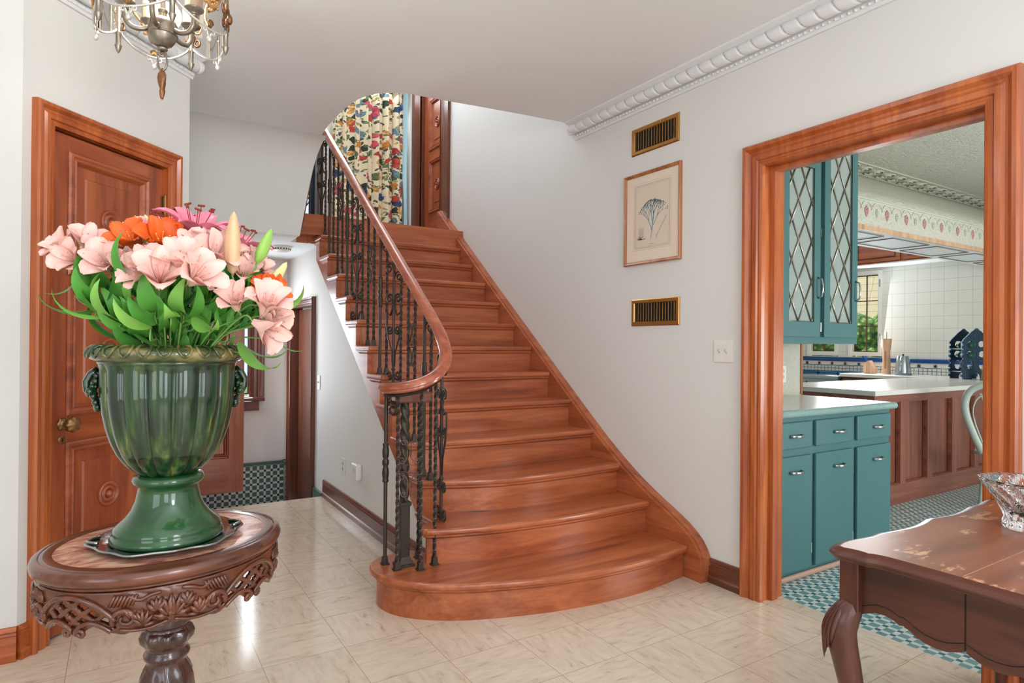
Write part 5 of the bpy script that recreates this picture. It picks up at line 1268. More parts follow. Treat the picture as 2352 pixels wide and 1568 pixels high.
# gothic wine rack with bottles
def rack_panel(y, name, parent, c, rot):
    """pierced pointed-arch end panel in local u/z at offset y"""
    out = []
    nU, nZ = 44, 76; W_, H_ = 0.15, 0.56; verts = []; mb = MB()
    def inside(u, z):
        if z > 0.40:
            if abs(u) > W_ * (1 - ((z - 0.40) / 0.165) ** 1.35): return False
        if z < 0.07 and abs(u) < 0.05 * math.sqrt(max(0, 1 - (z / 0.075) ** 2)): return False
        for (hu, hz, ru, rz) in ((-0.06, 0.155, 0.033, 0.055), (0.06, 0.155, 0.033, 0.055), (-0.06, 0.275, 0.036, 0.036), (0.06, 0.275, 0.036, 0.036), (-0.055, 0.385, 0.036, 0.036), (0.055, 0.385, 0.036, 0.036)):
            if ((u - hu) / ru) ** 2 + ((z - hz) / rz) ** 2 < 1: return False
        if abs(abs(u) - W_) < 0.012 and z < 0.42 and math.sin(z * 120) > 0.3: return False
        return True
    ids = {}
    def vid(i, j):
        if (i, j) not in ids: ids[(i, j)] = len(verts); u, z = -W_ + 2 * W_ * i / nU, H_ * j / nZ; verts.append((c[0] + u * rot[0] - y * rot[1], c[1] + u * rot[1] + y * rot[0], c[2] + z))
        return ids[(i, j)]
    fs = []
    for i in range(nU):
        for j in range(nZ):
            u, z = -W_ + 2 * W_ * (i + 0.5) / nU, H_ * (j + 0.5) / nZ
            if inside(u, z): fs.append((vid(i, j), vid(i + 1, j), vid(i + 1, j + 1), vid(i, j + 1)))
    mb.add(verts, fs); return mb.build(name, 'navy_iron', parent, solid=0.022)
WR = thing('wine_rack', 'dark blue pierced gothic wine rack on the kitchen counter', 'wine rack', (8.0, 3.2, 0.948))
ra = math.radians(-38); rot = (math.cos(ra), math.sin(ra)); rc = (8.02, 3.17, 0.949)
rack_panel(0.115, 'end_panel', WR, rc, rot); rack_panel(-0.115, 'end_panel', WR, rc, rot)
def rl(u, y, z): return (rc[0] + u * rot[0] - y * rot[1], rc[1] + u * rot[1] + y * rot[0], rc[2] + z)
for (u, z) in ((-0.13, 0.08), (0.13, 0.08), (-0.13, 0.33), (0.13, 0.33)):
    m = MB(); m.tube([rl(u, -0.11, z), rl(u, 0.11, z)], 0.008, 8); m.build('cross_bar', 'navy_iron', WR)
def bottle(u, z, label):
    b = thing('wine_bottle', label, 'bottle', rl(u, 0, z), group=None); d = Vector(rl(u, 1, z)) - Vector(rl(u, 0, z))
    m = MB(); m.lathe([(0.0001, -0.15), (0.034, -0.148), (0.035, -0.13), (0.035, 0.04), (0.028, 0.07), (0.015, 0.10), (0.014, 0.13)], rl(u, 0, z), 20, ax=d); m.build('glass', 'wine_glass_green', b, smooth=True)
    m = MB(); m.lathe([(0.0355, -0.11), (0.0355, 0.0)], rl(u, 0, z), 20, ax=d, cap=False); m.build('label_paper', 'wine_label', b, smooth=True)
    m = MB(); m.lathe([(0.0145, 0.13), (0.0145, 0.19), (0.0001, 0.192)], rl(u, 0, z), 14, ax=d); m.build('foil', 'foil', b, smooth=True, angle=0.5)
bottle(-0.055, 0.375, 'wine bottle lying in the top row of the gothic rack'); bottle(-0.06, 0.265, 'wine bottle lying in the middle row of the gothic rack')
sm = thing('salt_mill', 'small grey spindle mill in front of the wine rack', 'mill', (7.82, 2.96, 0.948))
m = MB(); m.lathe([(0.03, 0), (0.03, 0.02), (0.02, 0.04), (0.016, 0.09), (0.026, 0.11), (0.026, 0.12), (0.012, 0.13), (0.014, 0.15), (0.0001, 0.165)], (7.82, 2.96, 0.948), 18); m.build('body', 'pewter', sm, smooth=True)

# kitchen chair, only part of its rounded back shows past the door casing
CH = thing('kitchen_chair', 'pale grey green chair with rounded pierced back at the peninsula', 'chair', (5.95, 2.09, 0), rz=math.radians(-70.7))
hp = [(-0.15, 0.46), (-0.205, 0.60), (-0.255, 0.76), (-0.262, 0.87), (-0.225, 0.96), (-0.13, 1.01), (0.0, 1.025), (0.13, 1.01), (0.225, 0.96), (0.262, 0.87), (0.255, 0.76), (0.205, 0.60), (0.15, 0.46)]
m = MB(); m.tube(catmull([(a, -0.10 - (b - 0.46) * 0.16, b) for a, b in hp], 5), 0.022, 8, flat=(0.9, 1.25)); m.build('back_hoop', 'chair_paint', CH, smooth=True, local=True)
m = MB(); m.tube(catmull([(a * 0.80, -0.10 - (b - 0.46) * 0.16, 0.46 + (b - 0.46) * 0.88) for a, b in hp], 5), 0.006, 6); m.build('inner_bead', 'chair_paint', CH, smooth=True, local=True)
for k, u in enumerate((-0.13, -0.085, -0.04, 0.0, 0.04, 0.085, 0.13)):
    m = MB(); zt = 1.0 - abs(u) * 0.5; m.tube([(u * 0.5, -0.10, 0.46), (u * 0.6, -0.13, 0.66), (u * 1.25, -0.10 - (zt - 0.46) * 0.16, zt)], 0.009, 6, flat=(1.6, 0.8)); m.build('spindle', 'chair_paint', CH, smooth=True, local=True)
m = MB(); m.prism_z([(0.20 * math.cos(t) * (1 + 0.08 * math.cos(2 * t)), 0.08 + 0.20 * math.sin(t)) for t in [2 * PI * k / 28 for k in range(28)]], 0.43, 0.462); m.build('seat', 'chair_paint', CH, bevel=0.008, local=True)
for sx in (-1, 1):
    for sy in (-1, 1):
        m = MB(); m.tube([(sx * 0.12, 0.08 + sy * 0.12, 0.43), (sx * 0.15, 0.08 + sy * 0.15, 0.22), (sx * 0.17, 0.08 + sy * 0.18, 0.0)], 0.016, 8, rs=[0.014, 0.019, 0.012]); m.build('leg', 'chair_paint', CH, smooth=True, local=True)

# outside the kitchen windows
m = MB(); rnd = random.Random(5)
for k in range(260): m.sphere((11.0 + rnd.uniform(-0.5, 0.5), rnd.uniform(3.5, 9.5), rnd.uniform(0.0, 1.75)), rnd.uniform(0.12, 0.3), 7, 5)
tag(m.build('hedge', 'hedge', smooth=False), 'leafy green hedge outside the kitchen windows', 'hedge')
NH = thing('neighbouring_house', 'pale shingled house seen through the kitchen windows', 'house', (15.5, 7, 0))
m = MB(); m.box(14.5, 2, -0.4, 18, 13, 1.5); m.build('wall', 'roof_shingle', NH)
m = MB(); m.prism_y([(14.0, 1.45), (18.5, 1.45), (17.5, 4.9), (15.4, 4.9)], 1.5, 13.5); m.build('roof', 'roof_shingle', NH)
m = MB(); m.box(8.72, -8, -0.5, 30, 30, -0.4); m.box(-8, 6.9, -0.5, 8.72, 30, -0.4); tag(m.build('lawn', 'hedge'), kind='structure')
# windows of the side and rear walls (behind the camera)
for n_, (kind, a, b, z0, z1) in enumerate((('y', -1.55, -0.25, 0.35, 2.5), ('y', 0.65, 1.95, 0.35, 2.5), ('x', -1.4, 0.2, 0.5, 2.45))):
    o = bpy.data.objects.new('window_%d' % (5 + n_), None); COL.objects.link(o); struct(o)
    mp = (lambda q, z, d: (q, -3.1 + d, z)) if kind == 'y' else (lambda q, z, d: (-2.6 + d, q, z))
    m = MB(); m.frame(a, b, z0, z1, casing_prof(0.1), mp, closed=True); m.build('casing', 'trim_wood_Z', o)
    m = MB()
    for q in (0.33, 0.67):
        p = lerp(a, b, q); 
        if kind == 'y': m.box(p - 0.02, -3.16, z0, p + 0.02, -3.13, z1)
        else: m.box(-2.66, p - 0.02, z0, -2.63, p + 0.02, z1)
    m.build('glazing_bar', 'trim_wood_Z', o)

# ================================================================== OVAL PEDESTAL TABLE
TC = Vector((0.109, 1.928, 0)); TA, TB = 0.300, 0.267; TR = math.radians(19.9)
OT = thing('pedestal_table', 'carved oval pedestal table with pink marble inlay under the green urn', 'table', (TC.x, TC.y, 0))
def ov(t, da=0.0, z=0.0):
    a, b = (TA + da) * math.cos(t), (TB + da) * math.sin(t)
    return (TC.x + a * math.cos(TR) - b * math.sin(TR), TC.y + a * math.sin(TR) + b * math.cos(TR), z)
def oval_ring(mb, prof, n=96, closed=True):
    mb.sheet([[ov(2 * PI * k / n, d, z) for d, z in prof] for k in range(n + 1)])
ZT = 0.770
m = MB(); oval_ring(m, [(-0.048, ZT - 0.004), (-0.048, ZT), (-0.030, ZT + 0.0), (-0.022, ZT - 0.001), (-0.020, ZT - 0.003), (-0.018, ZT - 0.001), (-0.010, ZT - 0.002), (-0.003, ZT - 0.008), (0.0, ZT - 0.018), (-0.003, ZT - 0.029), (-0.010, ZT - 0.036), (-0.014, ZT - 0.038), (-0.014, ZT - 0.042), (-0.02, ZT - 0.046), (-0.05, ZT - 0.046), (-0.05, ZT - 0.02), (-0.048, ZT - 0.004)])
m.build('top_frame', 'table_wood_X' if False else 'carved_wood', OT, smooth=True, angle=0.8)
m = MB(); n = 96; m.add([ov(2 * PI * k / n, -0.0478, ZT - 0.001) for k in range(n)] + [ov(2 * PI * k / n, -0.0478, ZT - 0.03) for k in range(n)], [tuple(range(n)), tuple(reversed(range(n, 2 * n)))] + [(k, (k + 1) % n, (k + 1) % n + n, k + n) for k in range(n)]); m.build('marble_inlay', 'pink_marble', OT)
# pierced, carved apron
ZA = ZT - 0.046
SEAM = math.radians(-108)       # one seam faces the camera
def q4(t):
    u = ((t - SEAM) % (PI / 2)) / (PI / 2); return u       # 0..1 across a quarter
def apron_low(t):
    u = q4(t); v = abs(u - 0.5) * 2       # 0 centre, 1 seam
    if v < 0.10: return 0.619 + 0.010 * (v / 0.10)
    if v < 0.42: return 0.629 + 0.018 * math.sin(PI * (v - 0.10) / 0.32)
    if v < 0.62: return 0.629 - 0.006 * math.sin(PI * (v - 0.42) / 0.2)
    if v < 0.95: return 0.629 + 0.004 * math.sin(PI * (v - 0.62) / 0.33)
    return 0.629 + (v - 0.95) * 0.10
APD = -0.020
def apron_out(t, z):
    u = q4(t); v = abs(u - 0.5) * 2; h = (z - 0.62) / (ZA - 0.62)
    o = APD - 0.014 * (1 - h) ** 2
    o += 0.0010 * math.sin(46 * u + 30 * h) * (1 if v > 0.45 else 0.0)
    return o
NT, NZ = 640, 26; verts = []; fs = []
for k in range(NT):
    t = 2 * PI * k / NT; lo = apron_low(t)
    for j in range(NZ + 1):
        z = lerp(lo, ZA, j / NZ); verts.append(ov(t, apron_out(t, z), z))
for k in range(NT):
    t = 2 * PI * (k + 0.5) / NT; lo = apron_low(t)
    for j in range(NZ):
        z = lerp(lo, ZA, (j + 0.5) / NZ); u = (q4(t) - 0.5) * 2; hole = False
        if abs(u) < 0.46:
            zt = ZA - 0.012 - 0.05 * (abs(u) / 0.46) ** 2.4; zb = lo + 0.010
            if zb < z < zt:
                a = u / 0.24 + (z - 0.62) / 0.036; b = u / 0.24 - (z - 0.62) / 0.036
                if min(a % 1, 1 - a % 1) > 0.16 and min(b % 1, 1 - b % 1) > 0.16: hole = True
        if not hole: fs.append((k * (NZ + 1) + j, ((k + 1) % NT) * (NZ + 1) + j, ((k + 1) % NT) * (NZ + 1) + j + 1, k * (NZ + 1) + j + 1))
m = MB(); m.add(verts, fs); m.build('apron', 'carved_wood', OT, smooth=True, solid=0.012, angle=1.0)
def sp_(q, u, z, out=0.0):
    t = SEAM + (q + 0.5 + u * 0.5) * PI / 2; return ov(t, apron_out(t, max(z, 0.62)) + 0.006 + out, z)
for q in range(4):
    m = MB()   # arch over the lattice, its end curls and the lower scrolls
    m.tube(catmull([sp_(q, u, ZA - 0.010 - 0.055 * abs(u / 0.47) ** 2.2, 0.003) for u in (-0.47, -0.36, -0.2, 0, 0.2, 0.36, 0.47)], 5), 0.0062, 8)
    for s in (-1, 1):
        m.tube([sp_(q, s * (0.56 - 0.13 * (1 - k / 22 * 0.75) * math.cos(-0.5 + 2 * PI * 1.2 * k / 22)), 0.660 + 0.026 * (1 - k / 22 * 0.75) * math.sin(-0.5 + 2 * PI * 1.2 * k / 22), 0.003) for k in range(23)], 0.006, 7, rs=[0.0068 - 0.003 * k / 22 for k in range(23)])
        m.tube(catmull([sp_(q, s * 0.02, 0.634, 0.003), sp_(q, s * 0.10, 0.648, 0.003), sp_(q, s * 0.22, 0.655, 0.003), sp_(q, s * 0.34, 0.645, 0.003), sp_(q, s * 0.42, 0.632, 0.003)], 5), 0.0055, 7)
        m.tube([sp_(q, s * 0.085 + s * 0.055 * (1 - k / 14 * 0.7) * math.cos(PI - 2 * PI * 1.1 * k / 14), 0.628 + 0.011 * (1 - k / 14 * 0.7) * math.sin(PI - 2 * PI * 1.1 * k / 14), 0.004) for k in range(15)], 0.005, 7)
        m.tube(catmull([sp_(q, s * 0.50, 0.634, 0.002), sp_(q, s * 0.66, 0.629, 0.002), sp_(q, s * 0.82, 0.632, 0.002), sp_(q, s * 0.97, 0.641, 0.002)], 5), 0.0042, 7)
        # pleated shell beside the arch and leaves at the seam
        for k in range(7):
            uu = 0.47 + k * 0.035; m.tube([sp_(q, s * uu, ZA - 0.008, 0.001), sp_(q, s * (uu - 0.05), ZA - 0.032, 0.004)], 0.004, 6)
        for k in range(5):
            a = -0.9 + 0.42 * k; L = 0.036
            p0, z0 = 0.86, 0.668
            pts = [sp_(q, s * (p0 + 1.0 * L * w_ * math.sin(a) * 3.6), z0 + L * w_ * math.cos(a), 0.004 * math.sin(PI * w_)) for w_ in (0, 0.3, 0.6, 0.85, 1.0)]
            m.tube(pts, 0.005, 6, rs=[0.0025, 0.0065, 0.007, 0.0045, 0.001], flat=(1.2, 0.8))
        for (p0, z0, L, tilt) in ((0.73, 0.640, 0.040, 0.2), (0.97, 0.650, 0.052, -0.1)):
            for k in range(6):
                a = tilt - 1.25 + 0.5 * k
                pts = [sp_(q, s * min(0.995, p0 + L * w_ * math.sin(a) * 3.2), z0 + L * w_ * math.cos(a) * 1.05, 0.005 * math.sin(PI * w_)) for w_ in (0, 0.25, 0.5, 0.75, 1.0)]
                m.tube(pts, 0.005, 6, rs=[0.003, 0.0062, 0.0066, 0.0048, 0.001], flat=(1.3, 0.8))
        m.tube(catmull([sp_(q, s * 0.60, ZA - 0.010, 0.001), sp_(q, s * 0.70, ZA - 0.022, 0.003), sp_(q, s * 0.80, ZA - 0.014, 0.003), sp_(q, s * 0.90, ZA - 0.010, 0.001)], 4), 0.0045, 6)
        for k in range(5): m.tube([sp_(q, s * (0.78 - 0.04 * k), 0.638 + 0.004 * k, 0.002), sp_(q, s * (0.74 - 0.04 * k), 0.655 + 0.006 * k, 0.006), sp_(q, s * (0.69 - 0.035 * k), 0.66 + 0.006 * k, 0.002)], 0.004, 6, rs=[0.002, 0.005, 0.0015])
        m.sphere(sp_(q, s * 0.90, 0.655, 0.003), 0.0095, 10, 6)
    m.build('apron_carving', 'carved_wood', OT, smooth=True)
m = MB(); m.prism_z([ov(2 * PI * k / 24, -0.17) [:2] for k in range(24)], 0.63, ZA); m.build('core_block', 'dark_carved_wood', OT)
# turned and carved pedestal
m = MB(); PC = (TC.x + 0.004, TC.y - 0.01)
prof_ = [(0.045, 0.635), (0.046, 0.62), (0.041, 0.60), (0.044, 0.585), (0.054, 0.565), (0.060, 0.548), (0.056, 0.540), (0.050, 0.536), (0.058, 0.53), (0.064, 0.515), (0.062, 0.50), (0.054, 0.488), (0.048, 0.478), (0.050, 0.472), (0.056, 0.464), (0.056, 0.456), (0.048, 0.448), (0.047, 0.44), (0.056, 0.42), (0.063, 0.40), (0.066, 0.36), (0.058, 0.30), (0.046, 0.26), (0.044, 0.235), (0.058, 0.22), (0.060, 0.20), (0.07, 0.18), (0.075, 0.12), (0.06, 0.08), (0.02, 0.07)]
def carve(t, k, r):
    z = prof_[k][1]
    if 0.55 < z < 0.63: return r * (1 + 0.05 * math.cos(8 * t))
    if 0.495 < z < 0.532: return r * (1 + 0.06 * math.cos(9 * t + 2))
    if 0.28 < z < 0.43: return r * (1 + 0.05 * math.cos(10 * t + z * 40))
    return r
m.lathe(prof_, (PC[0], PC[1], 0), 72, rf=carve); m.build('pedestal', 'dark_carved_wood', OT, smooth=True)
for k in range(8):
    t = 2 * PI * k / 8; m = MB(); c_, s_ = math.cos(t), math.sin(t)
    m.tube([(PC[0] + r * c_, PC[1] + r * s_, z) for r, z in ((0.045, 0.628), (0.049, 0.60), (0.055, 0.575), (0.060, 0.556))], 0.01, 6, rs=[0.012, 0.013, 0.009, 0.001], flat=(1.3, 0.5)); m.build('carved_leaf', 'dark_carved_wood', OT, smooth=True)
for k in range(4):
    t = SEAM + TR + PI / 4 + PI / 2 * k; c_, s_ = math.cos(t), math.sin(t); m = MB()
    m.tube(catmull([(PC[0] + r * c_, PC[1] + r * s_, z) for r, z in ((0.05, 0.16), (0.12, 0.19), (0.19, 0.14), (0.24, 0.06), (0.29, 0.035), (0.31, 0.028))], 5), 0.025, 8, rs=None, flat=(0.8, 1.1)); m.build('leg', 'dark_carved_wood', OT, smooth=True)

# silver tray
TY = thing('silver_tray', 'scalloped silver tray between the urn and the marble table top', 'tray', (0.107, 1.905, ZT))
UCN = (0.112, 1.905)
m = MB(); sc_r = lambda t, k, r: r * (1 + (0.035 * math.cos(6 * t) + 0.02 * math.cos(12 * t) if k > 3 else 0))
m.lathe([(0.0001, 0.002), (0.125, 0.002), (0.130, 0.003), (0.138, 0.007), (0.150, 0.011), (0.168, 0.014), (0.175, 0.016), (0.178, 0.013), (0.174, 0.009), (0.15, 0.004), (0.13, 0.0)], (UCN[0], UCN[1], ZT + 0.001), 96, rf=sc_r, cap=True); m.build('dish', 'silver_tray', TY, smooth=True, angle=0.9)
for s in (-1, 1):
    m = MB(); a = s * 0.06 + (0 if s > 0 else PI)
    m.tube([(UCN[0] + (0.158 + 0.022 * math.sin(PI * k / 12)) * math.cos(a + 0.36 * (k / 12 - 0.5)), UCN[1] + (0.158 + 0.022 * math.sin(PI * k / 12)) * math.sin(a + 0.36 * (k / 12 - 0.5)), ZT + 0.018) for k in range(13)], 0.004, 8); m.build('handle', 'silver_tray', TY, smooth=True)

# ------------------------------------------------------------------ green urn
UR_ = thing('glazed_urn', 'large green glazed fluted urn holding the flowers on the oval table', 'urn', (UCN[0], UCN[1], ZT + 0.005))
uz = ZT + 0.0045
foot = [(0.0001, 0.0), (0.128, 0.0), (0.134, 0.004), (0.1355, 0.012), (0.131, 0.020), (0.127, 0.024), (0.129, 0.030), (0.125, 0.040), (0.112, 0.052), (0.098, 0.066), (0.086, 0.084), (0.078, 0.105), (0.0735, 0.128), (0.0725, 0.142), (0.078, 0.146), (0.084, 0.152), (0.086, 0.160), (0.083, 0.168), (0.074, 0.173), (0.066, 0.174), (0.0001, 0.174)]
m = MB(); m.lathe(foot, (UCN[0], UCN[1], uz), 96); m.build('foot', 'green_glaze_foot', UR_, smooth=True)
body = [(0.066, 0.172), (0.078, 0.180), (0.092, 0.192), (0.107, 0.210), (0.121, 0.232), (0.134, 0.262), (0.144, 0.295), (0.152, 0.335), (0.157, 0.375), (0.159, 0.415), (0.159, 0.450), (0.160, 0.463), (0.163, 0.468), (0.162, 0.474)]
dens = []
for k in range(len(body) - 1):
    for q in range(4): dens.append(tuple(lerp(body[k][i], body[k + 1][i], q / 4) for i in (0, 1)))
dens.append(body[-1])
NB = 16
def flute(t, k, r):
    z = dens[k][1]; a = 0.085
    if z > 0.452: a = 0.060 * max(0, (0.466 - z) / 0.014)
    return r * (1.012 - a * (1 - abs(math.sin(NB * t / 2)) ** 0.38))
m = MB(); m.lathe(dens + [(0.150, 0.47), (0.148, 0.40), (0.120, 0.25)], (UCN[0], UCN[1], uz), NB * 16, rf=lambda t, k, r: flute(t, k, r) if k < len(dens) else r, cap=False); m.build('body', 'green_glaze', UR_, smooth=True)
m = MB(); m.lathe([(0.155, 0.470), (0.170, 0.472), (0.180, 0.478), (0.1865, 0.488), (0.186, 0.497), (0.180, 0.505), (0.168, 0.510), (0.156, 0.508), (0.150, 0.500), (0.149, 0.470)], (UCN[0], UCN[1], uz), 160, cap=False, rf=lambda t, k, r: r * (1 + (0.006 * math.cos(44 * t) if 2 < k < 6 else 0))); m.build('rim', 'green_glaze_rim', UR_, smooth=True)
m = MB()
for k in range(26):
    t = 2 * PI * k / 26; c_, s_ = math.cos(t), math.sin(t)
    for dd in (-1, 1):
        m.tube([(UCN[0] + r * math.cos(t + dd * w_), UCN[1] + r * math.sin(t + dd * w_), uz + z) for r, z, w_ in ((0.187, 0.484, 0.0), (0.189, 0.492, 0.055), (0.184, 0.504, 0.085), (0.172, 0.512, 0.08), (0.162, 0.513, 0.03))], 0.0038, 6)
m.build('rim_relief', 'green_glaze_rim', UR_, smooth=True)
rnd = random.Random(2)
for s in (-1, 1):
    a = math.radians(-3) + (PI if s < 0 else 0); m = MB()
    for k in range(46):
        h = rnd.uniform(-0.048, 0.05); wd = 0.030 * (1 - abs(h) / 0.06); aa = a + rnd.uniform(-wd, wd) / 0.16
        rr = 0.158 + 0.022 * (1 - abs(h) / 0.055) * rnd.uniform(0.4, 1.0); m.sphere((UCN[0] + rr * math.cos(aa), UCN[1] + rr * math.sin(aa), uz + 0.395 + h), rnd.uniform(0.006, 0.0095), 8, 5)
    m.tube([(UCN[0] + r * math.cos(a), UCN[1] + r * math.sin(a), uz + z) for r, z in ((0.160, 0.452), (0.176, 0.44), (0.186, 0.42), (0.184, 0.400), (0.176, 0.385))], 0.009, 8)
    m.build('mask_handle', 'green_glaze', UR_, smooth=True)
m = MB(); m.lathe([(0.0001, 0.44), (0.147, 0.44)], (UCN[0], UCN[1], uz), 32, cap=False); m.build('soil', 'leaf_dark', UR_)

# ------------------------------------------------------------------ flowers
def petal_mesh(L, W, curl, cup, open0, nU=6, nV=7, point=0.6, wav=0.0, seed=0):
    """petal in local coords: grows along +z leaning to +x; returns rows"""
    rows = []; rnd = random.Random(seed)
    for i in range(nV + 1):
        t = i / nV
        ang = open0 + curl * t * t          # lean from the axis
        # integrate centre line
        if i == 0: cx_, cz_ = 0.004, 0.0
        else:
            am = open0 + curl * ((i - 0.5) / nV) ** 2; cx_ += L / nV * math.sin(am); cz_ += L / nV * math.cos(am)
        if point >= 1.3:
            q_ = min(1.0, t / 0.68); w_ = W * (0.16 + 0.84 * q_ * q_ * (3 - 2 * q_)) * (math.sqrt(max(0.0, 1 - ((t - 0.68) / 0.33) ** 2)) if t > 0.68 else 1.0)
        else: w_ = W * (math.sin(PI * min(1, 0.08 + 0.92 * t) ** point)) ** 0.8 if t < 1 else W * 0.10
        row = []
        for j in range(nU + 1):
            s = (j / nU - 0.5) * 2; off = cup * w_ * (s * s) + wav * math.sin(5 * s + 9 * t)
            row.append(Vector((cx_ - off * math.cos(ang), s * w_ / 2, cz_ + off * math.sin(ang))))
        rows.append(row)
    return rows
def flower_meshes(kind):
    res = []
    if kind == 'alstro' or kind == 'orange':
        m = MB(); m2 = MB()
        for k in range(6):
            inner = k % 2; rows = petal_mesh(0.058 if not inner else 0.060, 0.036 if not inner else 0.022, 1.15 if not inner else 0.75, 0.22, 0.30 if not inner else 0.24, nV=10, nU=8, point=1.5, wav=0.0011, seed=k)
            R = Matrix.Rotation(2 * PI * k / 6, 4, 'Z'); m.sheet([[R @ p for p in r] for r in rows])
        for k in range(5):
            a = 2 * PI * k / 5; m2.tube([(0, 0, 0.005), (0.005 * math.cos(a), 0.005 * math.sin(a), 0.03), (0.009 * math.cos(a), 0.009 * math.sin(a), 0.038)], 0.00045, 4); m2.sphere((0.009 * math.cos(a), 0.009 * math.sin(a), 0.039), 0.0013, 5, 4)
        return m, m2
    m = MB(); m2 = MB()
    for k in range(6):
        rows = petal_mesh(0.105, 0.040 if k % 2 else 0.032, 1.5, 0.22, 0.35, nV=10, point=1.1, wav=0.0012, seed=k + 9)
        R = Matrix.Rotation(2 * PI * k / 6, 4, 'Z'); m.sheet([[R @ p for p in r] for r in rows])
    for k in range(6):
        a = 2 * PI * k / 6 + 0.3; m2.tube([(0, 0, 0.01), (0.012 * math.cos(a), 0.012 * math.sin(a), 0.05), (0.024 * math.cos(a), 0.024 * math.sin(a), 0.082)], 0.0009, 4); m2.tube([(0.024 * math.cos(a) - 0.006 * math.sin(a), 0.024 * math.sin(a) + 0.006 * math.cos(a), 0.083), (0.024 * math.cos(a) + 0.006 * math.sin(a), 0.024 * math.sin(a) - 0.006 * math.cos(a), 0.085)], 0.0022, 5)
    return m, m2
PROTO = {}
def mesh_of(key, mb, mat, smooth=True, extra=None):
    me = bpy.data.meshes.new(key); me.from_pydata(mb.v, [], mb.f); me.update(); me.materials.append(MATS[mat])
    for p in me.polygons: p.use_smooth = smooth
    PROTO[key] = me; return me
a_, b_ = flower_meshes('alstro'); mesh_of('petals_pink', a_, 'petal_pink'); mesh_of('stamens_pink', b_, 'petal_speck')
a_, b_ = flower_meshes('orange'); mesh_of('petals_orange', a_, 'petal_orange'); mesh_of('stamens_orange', b_, 'petal_yellow')
a_, b_ = flower_meshes('lily'); mesh_of('petals_lily', a_, 'petal_lily'); mesh_of('stamens_lily', b_, 'pollen')
def bud(L, R): 
    m = MB(); m.lathe([(0.0001, 0), (R * 0.55, L * 0.06), (R * 0.95, L * 0.25), (R, L * 0.42), (R * 0.8, L * 0.7), (R * 0.42, L * 0.92), (0.0001, L)], (0, 0, 0), 24, rf=lambda t, k, r: r * (1 + 0.10 * math.cos(3 * t)), cap=False); return m
mesh_of('bud_cream', bud(0.115, 0.0135), 'bud_blush'); mesh_of('bud_green', bud(0.075, 0.0115), 'bud_green'); mesh_of('bud_pale', bud(0.095, 0.0125), 'bud_cream'); mesh_of('bud_pink', bud(0.036, 0.010), 'petal_lily')
def leaf(L, W, droop, fold=0.25, wave=0.0):
    m = MB(); rows = []; x = z = 0.0
    n = 10
    for i in range(n + 1):
        t = i / n; a = droop * t * t
        if i: am = droop * ((i - 0.5) / n) ** 2; x += L / n * math.sin(am); z += L / n * math.cos(am)
        w_ = W * math.sin(PI * (0.04 + 0.96 * t) ** 0.75) ** 0.9 if t < 1 else 0.0006
        row = []
        for j in range(5):
            s = (j / 4 - 0.5) * 2; o = fold * w_ * s * s * 0.5 + wave * math.sin(6 * t) * s
            row.append((x + o * math.cos(a) * -1 + 0, s * w_ / 2, z + o * math.sin(a)))
        rows.append(row)
    m.sheet(rows); return m
for q, (L, W, d) in enumerate(((0.115, 0.030, 1.5), (0.095, 0.024, 0.9), (0.13, 0.034, 2.2), (0.08, 0.02, 1.8), (0.11, 0.014, 1.1), (0.10, 0.036, 1.9))):
    mesh_of('leaf_mesh_%d' % q, leaf(L, W, d, wave=0.0015), 'leaf' if q % 3 != 1 else 'leaf_dark')
mesh_of('leaf_mesh_6', leaf(0.12, 0.034, 1.7), 'leaf_light')
def place(mesh_key, name, parent, loc, d, roll=0.0, s=1.0):
    o = bpy.data.objects.new(name, PROTO[mesh_key]); COL.objects.link(o); o.parent = parent; o.matrix_parent_inverse = parent_inv(parent)
    q = Vector(d).to_track_quat('Z', 'X'); o.rotation_mode = 'XYZ'; o.rotation_euler = (q.to_matrix() @ Matrix.Rotation(roll, 3, 'Z')).to_euler(); o.location = loc; o.scale = (s, s, s); return o
MOUTH = Vector((UCN[0], UCN[1], uz + 0.445))
frnd = random.Random(21)
CAMP = Vector((0, 0, 1.3))
def stem_path(tip, d):
    base = MOUTH + Vector(((tip.x - MOUTH.x) * 0.28, (tip.y - MOUTH.y) * 0.28, 0.0))
    v = base - MOUTH
    if v.length > 0.10: base = MOUTH + v * (0.10 / v.length)
    return catmull([base, base.lerp(tip, 0.45) + Vector((0, 0, 0.03)), tip - Vector(d).normalized() * 0.03, tip], 5)
